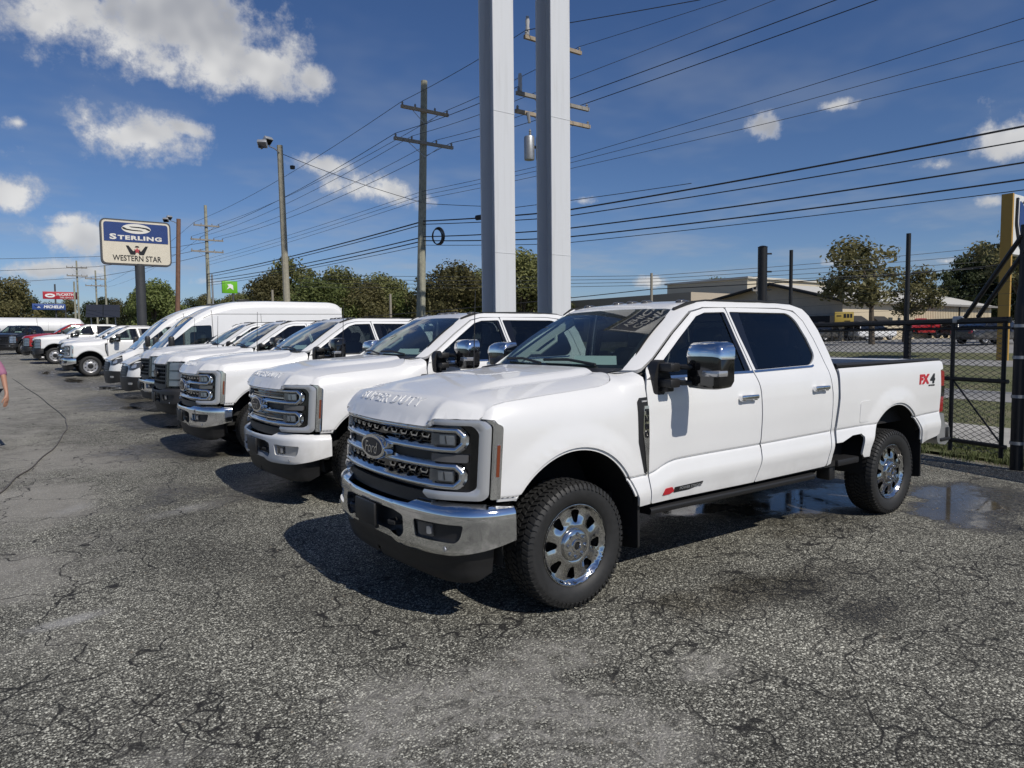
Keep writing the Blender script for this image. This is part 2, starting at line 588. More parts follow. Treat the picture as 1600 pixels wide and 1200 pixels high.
class MB:
    """Collects simple solids into one mesh."""
    def __init__(s):
        s.v, s.f = [], []

    def add(s, verts, faces):
        b = len(s.v)
        s.v += [tuple(map(float, p)) for p in verts]
        s.f += [tuple(b + i for i in f) for f in faces]
        return s

    def box(s, c, d, rz=0.0):
        x, y, z = d[0] / 2, d[1] / 2, d[2] / 2
        vs = []
        ca, sa = math.cos(rz), math.sin(rz)
        for k in (-z, z):
            for (i, j) in ((-x, -y), (x, -y), (x, y), (-x, y)):
                vs.append((c[0] + i * ca - j * sa, c[1] + i * sa + j * ca, c[2] + k))
        return s.add(vs, [(3, 2, 1, 0), (4, 5, 6, 7), (0, 1, 5, 4), (1, 2, 6, 5), (2, 3, 7, 6), (3, 0, 4, 7)])

    def bbox(s, c, d, bev=0.01, seg=2, M=None):
        bm = bmesh.new()
        bmesh.ops.create_cube(bm, size=1.0)
        for v in bm.verts:
            v.co = Vector((v.co.x * d[0], v.co.y * d[1], v.co.z * d[2]))
        bmesh.ops.bevel(bm, geom=list(bm.edges), offset=bev, segments=seg, profile=0.5, affect='EDGES')
        if M is not None:
            bmesh.ops.transform(bm, matrix=M, verts=list(bm.verts))
        bm.verts.ensure_lookup_table()
        vs = [(v.co.x + c[0], v.co.y + c[1], v.co.z + c[2]) for v in bm.verts]
        fs = [tuple(v.index for v in f.verts) for f in bm.faces]
        bm.free()
        return s.add(vs, fs)

    def prism(s, poly, axis, a, b):
        """poly in the plane of the other two axes (in xyz order), extruded from a to b."""
        n = len(poly)
        vs = []
        for t in (a, b):
            for p in poly:
                q = [0, 0, 0]
                k = [i for i in range(3) if i != axis]
                q[k[0]], q[k[1]], q[axis] = p[0], p[1], t
                vs.append(q)
        A = sum(poly[i][0] * poly[(i + 1) % n][1] - poly[(i + 1) % n][0] * poly[i][1] for i in range(n))
        pos = (A > 0) == (axis != 1)
        pos = pos == (b > a)
        fs = [tuple(range(n))[::-1] if pos else tuple(range(n)),
              tuple(range(n, 2 * n)) if pos else tuple(range(n, 2 * n))[::-1]]
        for i in range(n):
            j = (i + 1) % n
            q = (i, j, n + j, n + i)
            fs.append(q if pos else q[::-1])
        return s.add(vs, fs)

    def tube(s, path, r, n=8, cap=True):
        P = [Vector(p) for p in path]
        rs = r if hasattr(r, '__len__') else [r] * len(P)
        up = Vector((0, 0, 1))
        vs, fs = [], []
        prev = None
        for i, p in enumerate(P):
            d = (P[min(i + 1, len(P) - 1)] - P[max(i - 1, 0)]).normalized()
            if prev is None:
                a = d.cross(up) if abs(d.z) < 0.95 else d.cross(Vector((1, 0, 0)))
            else:
                a = prev - d * prev.dot(d)
            a.normalize()
            prev = a
            b = d.cross(a)
            for k in range(n):
                t = 2 * math.pi * (k + 0.5) / n
                vs.append(p + (a * math.cos(t) + b * math.sin(t)) * rs[i])
        m = len(P)
        for i in range(m - 1):
            for k in range(n):
                j = (k + 1) % n
                fs.append((i * n + k, i * n + j, (i + 1) * n + j, (i + 1) * n + k))
        if cap:
            fs.append(tuple(range(n))[::-1])
            fs.append(tuple((m - 1) * n + k for k in range(n)))
        return s.add(vs, fs)

    def lathe(s, prof, c=(0, 0, 0), axis=1, n=48, sgn=1, close=False):
        """prof: (radius, height) pairs turned about an axis through c."""
        vs, fs = [], []
        m = len(prof)
        for k in range(n):
            t = 2 * math.pi * k / n
            for (r, h) in prof:
                a, b = r * math.cos(t), r * math.sin(t)
                if axis == 1:
                    vs.append((c[0] + a, c[1] + sgn * h, c[2] + b))
                elif axis == 2:
                    vs.append((c[0] + a, c[1] + b, c[2] + sgn * h))
                else:
                    vs.append((c[0] + sgn * h, c[1] + a, c[2] + b))
        for k in range(n):
            j = (k + 1) % n
            for i in range(m - 1 if not close else m):
                i2 = (i + 1) % m
                fs.append((k * m + i, j * m + i, j * m + i2, k * m + i2))
        return s.add(vs, fs)

    def loft(s, rings, closed=True, cap=True):
        n = len(rings[0])
        vs = [p for r in rings for p in r]
        fs = []
        for i in range(len(rings) - 1):
            for k in range(n if closed else n - 1):
                j = (k + 1) % n
                fs.append((i * n + k, i * n + j, (i + 1) * n + j, (i + 1) * n + k))
        if cap and closed:
            fs.append(tuple(range(n))[::-1])
            fs.append(tuple((len(rings) - 1) * n + k for k in range(n)))
        return s.add(vs, fs)

    def mesh(s, name, smooth=True, angle=35, fix=True):
        me = bpy.data.meshes.new(name)
        me.from_pydata(s.v, [], s.f)
        if fix:
            bm = bmesh.new()
            bm.from_mesh(me)
            bmesh.ops.recalc_face_normals(bm, faces=bm.faces)
            bm.to_mesh(me)
            bm.free()
        if smooth:
            me.polygons.foreach_set('use_smooth', [True] * len(me.polygons))
            me.set_sharp_from_angle(angle=R(angle))
        me.update()
        return me

    def build(s, name, m, parent=None, smooth=True, angle=35, fix=True):
        return link(name, s.mesh(name, smooth, angle, fix), m, parent)


_TXT = {}


def text_raw(txt, size=1.0, bold=0.0, shear=0.0, space=1.0, fine=False):
    """Flat triangulated lettering as (verts, faces, outline edges), centred on its own box."""
    key = (txt, bold, shear, space, fine)
    if key not in _TXT:
        cu = bpy.data.curves.new('lettering', 'FONT')
        cu.body = txt
        cu.align_x, cu.align_y = 'CENTER', 'CENTER'
        cu.offset = bold
        cu.shear = shear
        cu.space_character = space
        cu.resolution_u = 3
        ob = bpy.data.objects.new('lettering', cu)
        COL.objects.link(ob)
        dg = bpy.context.evaluated_depsgraph_get()
        me = bpy.data.meshes.new_from_object(ob.evaluated_get(dg))
        bm = bmesh.new()
        bm.from_mesh(me)
        bmesh.ops.triangulate(bm, faces=list(bm.faces))
        for _ in range(3):
            le = [e for e in bm.edges if e.calc_length() > 0.22]
            if not le or not fine:
                break
            bmesh.ops.subdivide_edges(bm, edges=le, cuts=1)
            bmesh.ops.triangulate(bm, faces=list(bm.faces))
        bm.verts.ensure_lookup_table()
        vs = np.array([tuple(v.co) for v in bm.verts])
        fs = [tuple(v.index for v in f.verts) for f in bm.faces]
        eb = [tuple(l.vert.index for l in (e.link_loops[0], e.link_loops[0].link_loop_next)) for e in bm.edges if len(e.link_faces) == 1]
        bm.free()
        bpy.data.objects.remove(ob)
        bpy.data.meshes.remove(me)
        bpy.data.curves.remove(cu)
        lo, hi = vs.min(0), vs.max(0)
        vs = vs - (lo + hi) / 2
        _TXT[key] = (vs, fs, eb, (hi - lo))
    vs, fs, eb, d = _TXT[key]
    return vs.copy(), fs, eb, d


def text_mesh(name, txt, w, h, place, depth=0.004, bold=0.0, shear=0.0, space=1.0, fine=False):
    """Lettering fitted to w x h; place(u, v, off) -> Nx3 puts it on its surface."""
    vs, fs, eb, d = text_raw(txt, 1.0, bold, shear, space, fine)
    U, V = vs[:, 0] * w / d[0], vs[:, 1] * h / d[1]
    top, bot = place(U, V, depth), place(U, V, -0.002)
    n = len(vs)
    faces = list(fs) + [(a, a + n, b + n, b) for (a, b) in eb]
    me = bpy.data.meshes.new(name)
    me.from_pydata(np.concatenate([top, bot]).tolist(), [], faces)
    a, b, c = (top[np.array([f[i] for f in fs])] for i in range(3))
    up = np.cross(b - a, c - a)
    if (up * (top - bot)[np.array([f[0] for f in fs])]).sum() < 0:
        me.flip_normals()
    me.polygons.foreach_set('use_smooth', [True] * len(faces))
    me.set_sharp_from_angle(angle=R(50))
    me.update()
    return me


def flat_place(o, u, v, n):
    o, u, v, n = (np.array(k, float) for k in (o, u, v, n))

    def f(U, V, off):
        return o + np.outer(U, u) + np.outer(V, v) + n * off
    return f


# ------------------------------------------------------------------ asphalt
def ellipses(t, P, lst, wob):
    """Union of soft ground patches: (x, y, half length, half width, turn, strength)."""
    base = None
    for (x, y, a, b, rot, st) in lst:
        mp = t.node('ShaderNodeMapping', vector_type='TEXTURE')
        t.link(P, mp.inputs[0])
        mp.inputs['Location'].default_value = (x, y, 0)
        mp.inputs['Rotation'].default_value = (0, 0, R(rot))
        mp.inputs['Scale'].default_value = (a, b, 50)
        m = t.math('SUBTRACT', st, t.vmath('LENGTH', mp.outputs[0]))
        base = m if base is None else t.math('MAXIMUM', base, m)
    return t.math('ADD', base, wob)


def asphalt_material():
    m = bpy.data.materials.new('old_asphalt')
    m.use_nodes = True
    t = NT(m.node_tree)
    b = t.n['Principled BSDF']
    P = t.node('ShaderNodeTexCoord').outputs['Object']
    sp = t.node('ShaderNodeSeparateXYZ')
    t.link(P, sp.inputs[0])
    flat = t.node('ShaderNodeCombineXYZ')
    t.link(sp.outputs[0], flat.inputs[0])
    t.link(sp.outputs[1], flat.inputs[1])
    P = flat.outputs[0]
    big = t.noise(P, 0.32, 3, 0.6)
    mid = t.noise(P, 1.6, 4, 0.62)
    fine = t.noise(P, 9.0, 4, 0.65)
    # exposed aggregate: two sizes of crushed stone in dark binder
    chip = t.noise(P, 70.0, 2, 0.6, out='Color')
    PC = t.vmath('ADD', P, t.vmath('SCALE', t.vmath('SUBTRACT', chip, (0.5, 0.5, 0.5)), 0.016))
    v1 = t.node('ShaderNodeTexVoronoi', feature='F1')
    t.link(PC, v1.inputs['Vector'])
    v1.inputs['Scale'].default_value = 82
    v2 = t.node('ShaderNodeTexVoronoi', feature='F1')
    t.link(PC, v2.inputs['Vector'])
    v2.inputs['Scale'].default_value = 165
    s1 = t.node('ShaderNodeSeparateColor')
    t.link(v1.outputs['Color'], s1.inputs[0])
    s2 = t.node('ShaderNodeSeparateColor')
    t.link(v2.outputs['Color'], s2.inputs[0])
    stone1 = t.math('MULTIPLY', t.ramp(v1.outputs['Distance'], 0.60, 0.36), t.ramp(s1.outputs[0], 0.50, 0.56))
    stone2 = t.math('MULTIPLY', t.ramp(v2.outputs['Distance'], 0.75, 0.50), t.ramp(s2.outputs[0], 0.30, 0.52))
    tone1 = t.mix(s1.outputs[1], (0.16, 0.157, 0.140), (0.78, 0.765, 0.69))
    tone2 = t.mix(s2.outputs[1], (0.035, 0.034, 0.030), (0.34, 0.33, 0.295))
    binder = t.mix(fine, (0.008, 0.008, 0.0072), (0.036, 0.035, 0.031))
    col = t.mix(stone2, binder, tone2)
    col = t.mix(stone1, col, tone1)
    # wear: how much of the stone is worn bare
    worn = t.ramp(t.math('ADD', big, t.math('MULTIPLY', mid, 0.5)), 0.55, 1.0)
    col = t.mix(t.math('MULTIPLY', worn, 0.14), col, (0.185, 0.178, 0.160))
    # uneven age of the surface: oil darkened bays, scuffed lanes
    tone = t.math('MULTIPLY', t.ramp(big, 0.30, 0.70, 0.70, 1.28), t.ramp(t.noise(t.vmath('MULTIPLY', P, (1.0, 0.22, 1.0)), 0.9, 3, 0.6), 0.32, 0.68, 0.80, 1.18))
    col = t.mix(1.0, col, tone, 'MULTIPLY')
    col = t.mix(1.0, col, (0.94, 0.94, 0.885), 'MULTIPLY')
    drip = t.ramp(t.voro(t.vmath('ADD', P, t.vmath('SCALE', t.vmath('SUBTRACT', chip, (0.5, 0.5, 0.5)), 0.06)), 1.3), 0.075, 0.02)
    col = t.mix(t.math('MULTIPLY', drip, 0.55), col, (0.022, 0.021, 0.020))
    # pale silt dried onto the lot on its open side
    wobb = t.math('MULTIPLY', t.math('SUBTRACT', mid, 0.5), 1.6)
    pale = ellipses(t, P, [(.2, 9.2, 1.0, 1.6, 0, .9), (-.6, 6.6, 1.6, 1.2, 0, .8), (-4.0, 17, 5.6, 14, 0, 1.0), (-2.5, 32, 4.4, 17, 0, 1.35), (-2.6, 9.2, 3.0, 3.0, 0, 1.0), (0.7, 12.2, 1.3, 2.2, 20, .9), (-10, 50, 14, 30, 0, 1.0), (.55, 34, 1.6, 16, 0, .8)], wobb)
    pale = t.ramp(pale, -0.2, 0.6)
    col = t.mix(t.math('MULTIPLY', pale, 0.70), col, t.mix(mid, (0.20, 0.190, 0.170), (0.36, 0.343, 0.305)))
    # large wandering cracks and alligator cracking
    warp = t.noise(P, 2.6, 2, 0.6, out='Color')
    W1 = t.vmath('ADD', P, t.vmath('SCALE', t.vmath('SUBTRACT', warp, (0.5, 0.5, 0.5)), 0.55))
    W2 = t.vmath('ADD', P, t.vmath('SCALE', t.vmath('SUBTRACT', warp, (0.5, 0.5, 0.5)), 0.22))
    e1 = t.voro(W1, 1.15, 'DISTANCE_TO_EDGE')
    e2 = t.voro(W2, 6.0, 'DISTANCE_TO_EDGE')
    c1 = t.math('MULTIPLY', t.ramp(e1, 0.012, 0.004), t.ramp(mid, 0.36, 0.48))
    zone = ellipses(t, P, [(1.75, 2.55, 1.5, 1.0, -35, 1.0), (2.4, 2.9, 1.6, 1.1, -20, 1.0), (4.4, 2.6, 2.4, 1.2, 0, 1.0), (.2, 3.5, .9, .8, 0, .9), (5.8, 3.4, 2.0, 1.0, 10, .9), (2.2, 14, 2.0, 6.0, 0, .7)], wobb)
    zone = t.ramp(zone, -0.15, 0.45)
    c2 = t.math('MULTIPLY', t.ramp(e2, 0.038, 0.010), zone)
    c2 = t.math('MULTIPLY', c2, t.ramp(mid, 0.38, 0.52, 0.15, 1.0))
    crack = t.math('MAXIMUM', c1, c2)
    # white silt washed into the broken patch at the front
    silt_z = ellipses(t, P, [(1.62, 2.72, .80, .70, -30, 1.0), (1.95, 2.2, .7, .6, 0, 1.0), (.25, 3.05, .6, .42, 0, .9), (2.4, 3.0, .6, .34, -20, .85), (3.0, 2.4, .5, .3, 0, .7)], t.math('MULTIPLY', wobb, .8))
    silt_zone = t.ramp(silt_z, -0.05, 0.55)
    net = t.ramp(t.math('ADD', e2, t.math('MULTIPLY', t.math('SUBTRACT', fine, 0.5), 0.10)), 0.085, 0.0)                                   # settles along the crack lines first
    silt = t.math('MULTIPLY', silt_zone, t.math('MAXIMUM', t.math('ADD', t.math('MULTIPLY', net, 0.50), 0.34), t.ramp(e2, 0.05, 0.015, 0.0, 0.95)))
    silt = t.math('MULTIPLY', silt, t.ramp(t.math('ADD', fine, t.math('SUBTRACT', mid, 0.5)), 0.30, 0.66, 0.15, 1.0))
    silt = t.math('MAXIMUM', silt, t.math('MULTIPLY', silt_zone, t.math('MULTIPLY', t.ramp(e2, 0.045, 0.012), t.ramp(mid, 0.36, 0.56, 0.2, 0.75))))
    col = t.mix(silt, col, t.mix(fine, (0.25, 0.24, 0.215), (0.48, 0.46, 0.415)))
    crack = t.math('MULTIPLY', crack, t.math('SUBTRACT', 1.0, t.math('MULTIPLY', silt_zone, 0.55)))
    dry_spots = ellipses(t, P, [(.22, 5.2, .42, .12, 10, 1.0), (1.5, 7.9, .8, .35, 30, .8), (.6, 8.6, .8, .3, 50, .7)], t.math('MULTIPLY', wobb, .9))
    col = t.mix(t.math('MULTIPLY', t.ramp(dry_spots, 0.1, 0.9), 0.55), col, (0.36, 0.355, 0.345))
    col = t.mix(t.math('MULTIPLY', crack, 0.92), col, (0.012, 0.0115, 0.011))
    # wash water: damp ground, films and standing puddles
    wetw = t.math('ADD', t.math('MULTIPLY', t.math('SUBTRACT', mid, 0.5), 1.5), t.math('MULTIPLY', t.math('SUBTRACT', fine, 0.5), 0.5))
    damp_l = [(6.9, 4.35, 2.3, 1.05, 4, 1.0), (4.5, 5.0, 2.4, 1.2, 0, .75), (8.3, 3.1, 1.6, .95, 20, 1.0), (4.25, 2.9, 1.5, .5, -8, .80), (4.35, 2.25, .7, .35, 0, .8),
              (3.0, 8.6, 3.2, 1.3, 5, .8), (2.9, 12.0, 2.5, 1.7, 0, .9), (3.2, 16.0, 2.1, 2.2, 0, 1.0), (3.0, 21.0, 2.1, 4.0, 0, 1.0), (2.7, 29.5, 1.7, 5.0, 0, .95), (1.7, 36, 1.1, 8, 0, .75)]
    damp = t.ramp(ellipses(t, P, damp_l, wetw), -0.05, 0.55)
    pud_l = [(8.0, 3.25, 1.25, .62, 18, 1.0), (7.2, 4.25, 1.5, .52, -4, 1.0), (5.6, 4.7, .9, .35, 0, .7), (2.75, 26.6, .55, .95, 0, 1.0), (2.15, 31.5, .5, 2.2, 0, .85), (2.5, 19.2, .6, .8, 0, .75), (1.55, 37, .45, 2.6, 0, .75), (2.6, 15.0, .5, .5, 0, .6)]
    pud = t.ramp(ellipses(t, P, pud_l, t.math('MULTIPLY', wetw, 1.25)), 0.0, 0.45)
    wetcol = t.mix(1.0, col, (0.40, 0.375, 0.335), 'MULTIPLY')
    col = t.mix(t.math('MULTIPLY', damp, 0.85), col, wetcol)
    col = t.mix(pud, col, t.mix(mid, (0.022, 0.021, 0.019), (0.11, 0.095, 0.072)))
    t.put(b.inputs['Base Color'], col)
    rough = t.mixf(damp, 0.88, t.ramp(fine, 0.3, 0.7, 0.24, 0.62))
    rough = t.mixf(pud, rough, t.ramp(fine, 0.35, 0.75, 0.03, 0.16))
    t.put(b.inputs['Roughness'], rough)
    t.put(b.inputs['Specular IOR Level'], t.mixf(damp, 0.35, 0.5))
    hgt = t.math('MULTIPLY', v1.outputs['Distance'], -1.2)
    hgt = t.math('ADD', hgt, t.math('MULTIPLY', fine, 0.8))
    dry = t.math('SUBTRACT', 1.0, pud)
    bn = t.node('ShaderNodeBump')
    bn.inputs['Distance'].default_value = 0.006
    t.put(bn.inputs['Strength'], t.math('MULTIPLY', t.mixf(damp, 0.75, 0.4), dry))
    t.put(bn.inputs['Height'], hgt)
    t.link(bn.outputs[0], b.inputs['Normal'])
    return m


def simple_ground(name, c1, c2, scale=3.0, c3=None, rough=0.9, bump=0.3, fscale=60.0):
    m = bpy.data.materials.new(name)
    m.use_nodes = True
    t = NT(m.node_tree)
    b = t.n['Principled BSDF']
    P = t.node('ShaderNodeTexCoord').outputs['Object']
    n = t.noise(P, scale, 6, 0.65)
    f = t.noise(P, fscale, 4, 0.7)
    col = t.mix(t.ramp(n, 0.3, 0.7), c1, c2)
    if c3:
        col = t.mix(t.ramp(t.noise(P, scale * .3, 4, 0.6), 0.52, 0.68), col, c3)
    col = t.mix(1.0, col, t.ramp(f, 0.2, 0.8, 0.75, 1.25, False), 'MULTIPLY')
    t.put(b.inputs['Base Color'], col)
    b.inputs['Roughness'].default_value = rough
    bn = t.node('ShaderNodeBump')
    bn.inputs['Strength'].default_value = bump
    bn.inputs['Distance'].default_value = 0.02
    t.put(bn.inputs['Height'], f)
    t.link(bn.outputs[0], b.inputs['Normal'])
    return m

# ================================================================== pickup truck
# local frame: x = 0 at the front axle, nose towards -x, driver side towards -y, z up
MC = {}


def PT(key, name, m, parent, fn):
    if key not in MC:
        MC[key] = fn()
    return link(name, MC[key], m, parent)


_low = pchip([.40, .56, .60, .69, .775, .86, .890, .897, .905, .913, .93, 1.0, 1.15, 1.25],
             [.93, .980, .998, 1.014, 1.027, 1.011, 1.004, 1.001, .984, 1.001, 1.004, 1.008, 1.014, 1.012])
_zcr = pchip([-.7, .64, .72, .80, .89, .96, 1.9, 3.0, 3.7, 4.5, 5.1], [.80, .80, .815, .845, .868, .876, .890, .910, .918, .930, .945])
ROWS = [lambda x, o=o: _zcr(x) + o for o in (-.13, -.045, -.016, -.008, 0.0, .008, .020)]
_cab = pchip([1.25, 1.35, 1.42, 1.46, 1.50, 1.6, 1.75, 1.9, 1.97, 2.02, 2.06],
             [1.012, 1.003, .988, .972, .955, .918, .860, .800, .770, .735, .69])
_bed = pchip([1.25, 1.36, 1.42, 1.46, 1.485], [1.012, 1.006, .998, .985, .962])
_ztop = pchip([-.675, -.63, -.59, -.5, -.2, .26, .39, .46, .62], [1.279, 1.328, 1.354, 1.372, 1.396, 1.427, 1.46, 1.505, 1.525])
_wtop = pchip([-.67, -.5, -.2, 0, .26, .37, .46, .62], [.950, .940, .928, .925, .912, .88, .815, .80])
FA, RA = (-.01, .51, .55), (4.09, .575, .52)


def W(x, z, bed=False):
    x, z = np.asarray(x, float), np.asarray(z, float)
    k0 = 1 - sstep(z, 1.0, 1.25)
    lo = _low(np.minimum(z - (_zcr(x) - .905) * k0, 1.25))
    if bed:
        w = np.where(z > 1.25, _bed(np.maximum(z, 1.25)), lo)
    else:
        cab = np.where(z > 1.25, _cab(np.maximum(z, 1.25)), lo)
        s = np.clip((z - 1.10) / (_ztop(x) - 1.10), 0, 1.15)
        fen = np.where(z > 1.10, lo + (_wtop(x) - 1.012) * s ** 3.6, lo)
        k = sstep(x, .22, .66)
        w = fen * (1 - k) + cab * k
        d = ((x - .60) * .547 - (z - 1.522) * .837)       # distance behind the windscreen edge
        roll = .13 * np.clip(1 - d / .10, 0, 1.2) ** 2 * sstep(z, 1.44, 1.54)
        w = w - roll * sstep(x, .3, .55)
        w = w - .040 * np.clip((-.22 - x) / .40, 0, 1.5) ** 2
    for (cx, cz, r0) in (FA, RA):
        r = np.hypot(x - cx, (z - cz))
        w = w + (.017 * (1 - sstep(r - r0, .025, .17)) + .004 * (1 - sstep(r - r0, .012, .05))) * sstep(z, .30, .5)
    return w


def sidemap(sg, bed=False, off=0.0):
    return lambda x, z: np.stack([x, sg * (W(x, z, bed) + off), z], -1)


def side_panel(key, name, outline, holes=(), m=None, parent=None, sg=-1, bed=False, su=.035, rim=.02, off=0.0, rows=()):
    k = (key, sg)
    return PT(k, name, m, parent, lambda: panel_mesh(name, outline, sidemap(sg, bed, off), holes, su, None, rim, (0, sg, 0), rows))


def arc(c, a0, a1, n=26):
    return [(c[0] + c[2] * math.cos(R(a0 + (a1 - a0) * i / n)), c[1] + c[2] * math.sin(R(a0 + (a1 - a0) * i / n))) for i in range(n + 1)]


FENDER = [(-.600, .797), (-.577, 1.235), (-.605, 1.272), (-.64, 1.277), (-.668, 1.281), (-.63, 1.327), (-.59, 1.353), (-.50, 1.371), (-.2, 1.395), (.05, 1.411), (.26, 1.426), (.345, 1.443), (.40, 1.466), (.46, 1.507),
          (.622, 1.514), (.640, 1.478), (.624, 1.40), (.645, .82), (.650, .600), (.53, .600), (.522, .66)] + arc(FA, 17, 149) + [(-.50, .797)]
FDOOR = rnd([(.660, .596, .02), (1.848, .596), (1.921, .77, .1), (1.929, 1.1, .1), (1.919, 1.35, .1), (1.870, 1.465), (1.803, 1.75), (1.765, 1.984, .02), (1.5, 1.976), (1.365, 1.945),
             (1.105, 1.785), (.825, 1.600), (.705, 1.530, .06), (.665, 1.465, .06), (.635, 1.40, .1), (.655, .82)], 0)
FWIN = rnd([(.765, 1.476, .02), (1.846, 1.480, .02), (1.785, 1.75), (1.750, 1.950, .02), (1.5, 1.943), (1.385, 1.912), (1.13, 1.752), (.86, 1.575, .05)], 0)
RDOOR = rnd([(1.860, .596, .01), (2.885, .606, .03), (2.945, .92, .1), (2.955, 1.25, .1), (2.927, 1.46), (2.862, 1.72), (2.795, 1.88), (2.70, 1.966, .09), (2.5, 1.986), (1.777, 1.986, .02), (1.815, 1.75),
             (1.882, 1.465), (1.931, 1.35, .1), (1.941, 1.1, .1), (1.933, .77, .1)], 0)
RWIN = rnd([(1.912, 1.486, .01), (2.70, 1.502, .07), (2.805, 1.575, .10), (2.765, 1.73), (2.69, 1.895, .09), (2.60, 1.952, .08), (1.803, 1.952, .02), (1.842, 1.75)], 0)
CABF = [(.545, 1.523), (.60, 1.528), (.95, 1.757), (1.28, 1.968), (1.40, 2.018), (1.6, 2.036), (2.3, 2.045), (2.72, 2.028), (2.86, 1.99), (2.92, 1.93), (2.985, 1.80), (3.035, 1.58), (3.05, 1.40), (3.042, 1.2),
        (3.0, .92), (2.955, .62), (2.897, .606), (2.954, .92), (2.964, 1.25), (2.936, 1.463), (2.871, 1.723), (2.803, 1.885), (2.706, 1.975), (2.5, 1.996), (1.5, 1.986), (1.357, 1.954),
        (1.097, 1.794), (.817, 1.609), (.695, 1.538), (.648, 1.523)]
BEDS = [(3.078, 1.458), (3.08, 1.2), (3.04, .92), (3.012, .80), (3.11, .80), (3.29, .845), (3.44, .848), (3.485, .815), (3.470, .655), (3.50, .622), (3.585, .622)] + \
       arc(RA, 174, 12)[1:] + [(4.605, .645), (4.66, .655), (4.95, .69), (5.012, .71), (5.012, .925), (5.018, 1.38), (5.075, 1.39), (5.085, 1.462), (5.06, 1.478)]

# nose: plan curve of the front end
_ny = [0, .15, .3, .45, .6, .7, .80, .88, .935, .965, .980, .985]
_nx = [-.95, -.946, -.935, -.917, -.888, -.860, -.800, -.738, -.685, -.643, -.605, -.56]


def plan(ys, xs):
    p = pchip(ys, xs)
    yy = np.concatenate([np.linspace(0, ys[-2], 60), np.linspace(ys[-2], ys[-1], 12)[1:]])
    xx = p(yy)
    t = np.concatenate([[0], np.cumsum(np.hypot(np.diff(xx), np.diff(yy)))])

    def f(tt):
        a, s = np.abs(tt), np.where(np.asarray(tt) < 0, -1.0, 1.0)
        x, y = np.interp(a, t, xx), np.interp(a, t, yy)
        e = .01
        dx = np.interp(a + e, t, xx) - np.interp(np.maximum(a - e, 0), t, xx)
        dy = np.interp(a + e, t, yy) - np.interp(np.maximum(a - e, 0), t, yy)
        L = np.hypot(dx, dy) + 1e-9
        over = np.maximum(a - t[-1], 0)
        nx, ny = -dy / L, dx / L
        x = x + over
        return x, y * s, nx, ny * s
    T = lambda y: float(np.sign(y) * np.interp(abs(y), yy, t))
    return f, T


NOSE, TY = plan(_ny, _nx)
BUMP, BT = plan([0, .3, .6, .8, .9, .96, 1.0, 1.018], [-.985, -.975, -.932, -.868, -.80, -.72, -.62, -.50])


def nosemap(off=0.0, lean=.07):
    def f(t, z):
        x, y, nx, ny = NOSE(t)
        return np.stack([x + lean * (z - .8) + nx * off, y + ny * off, z + 0 * t], -1)
    return f


def TP(poly):
    return [(TY(p[0]),) + tuple(p[1:]) for p in poly]


def nose_panel(key, name, poly, m, parent, holes=(), off=0.0, rim=.02, su=.03, r=0.0, spine=None, hw=.018, rise=.010):
    def mk():
        f0 = nosemap(off)
        if spine is not None:
            sp = [np.array(p[:2], float) for p in TP(spine)]

            def f0(t_, z_):
                t_, z_ = np.asarray(t_, float), np.asarray(z_, float)
                d = np.full(t_.shape, 9.0)
                for p, q in zip(sp[:-1], sp[1:]):
                    e = q - p
                    k = np.clip(((t_ - p[0]) * e[0] + (z_ - p[1]) * e[1]) / (e @ e), 0, 1)
                    d = np.minimum(d, np.hypot(t_ - p[0] - k * e[0], z_ - p[1] - k * e[1]))
                o_ = off + rise * (1 - np.clip(d / hw, 0, 1.3) ** 2)
                return nosemap(o_)(t_, z_)
        ol = rnd(TP(poly), r)
        hs = [rnd(TP(h), r) for h in holes]
        return panel_mesh(name, ol, f0, hs, su, None, rim, (-1, 0, 0))
    return PT(key, name, m, parent, mk)


# hood
_lip = pchip([0, .3, .55, .625, .66, .69, .80, .87, .90, .95], [-.935, -.922, -.889, -.872, -.848, -.822, -.745, -.686, -.660, -.63])
_hc = pchip([-.95, -.70, -.5, -.2, .2, .53], [1.372, 1.412, 1.445, 1.476, 1.502, 1.522])
_wedge = pchip([x_ for x_ in np.linspace(-.67, .46, 25)], [float(W(x_, _ztop(x_))) for x_ in np.linspace(-.67, .46, 25)])


def hoodz(x, y):
    x, a = np.asarray(x, float), np.abs(np.asarray(y, float))
    lp = _lip(a)

    def crown(x_):
        z0 = _hc(x_)
        e = np.clip(a / _wedge(np.clip(x_, -.67, .46)), 0, 1.05) ** 3.4
        ze = _ztop(np.clip(x_, -.63, .46))
        return z0 + (np.minimum(ze, z0) - z0) * e
    z = crown(x)
    zl = 1.225 + .050 * sstep(a, .60, .66)
    dep = np.maximum(crown(lp) - zl, 0)
    dl = .18 - .08 * sstep(a, .55, .75)
    z = z - dep * np.clip(1 - np.maximum(x - lp, 0) / dl, 0, 1) ** 2.2
    z = z + (.020 * (1 - sstep(a, .50, .60)) - .012 * (1 - sstep(np.abs(a - .62), .0, .07))) * sstep(x, -.70, -.15)
    return z


def hoodmap(x, y):
    return np.stack([x, y, hoodz(x, y)], -1)


def hood_outline():
    half = [(float(_lip(y)), y) for y in (0, .1, .2, .3, .4, .5, .58, .625, .66, .69, .74, .80, .85, .885)]
    for x in (-.645, -.62, -.59, -.55, -.5, -.4, -.2, .05, .26, .33, .38, .42, .45):
        half.append((x, float(W(x, _ztop(x))) - .008))
    half += [(.48, .74), (.495, .66), (.51, .4), (.52, 0)]
    return half + [(x, -y) for (x, y) in half[::-1][1:-1]]


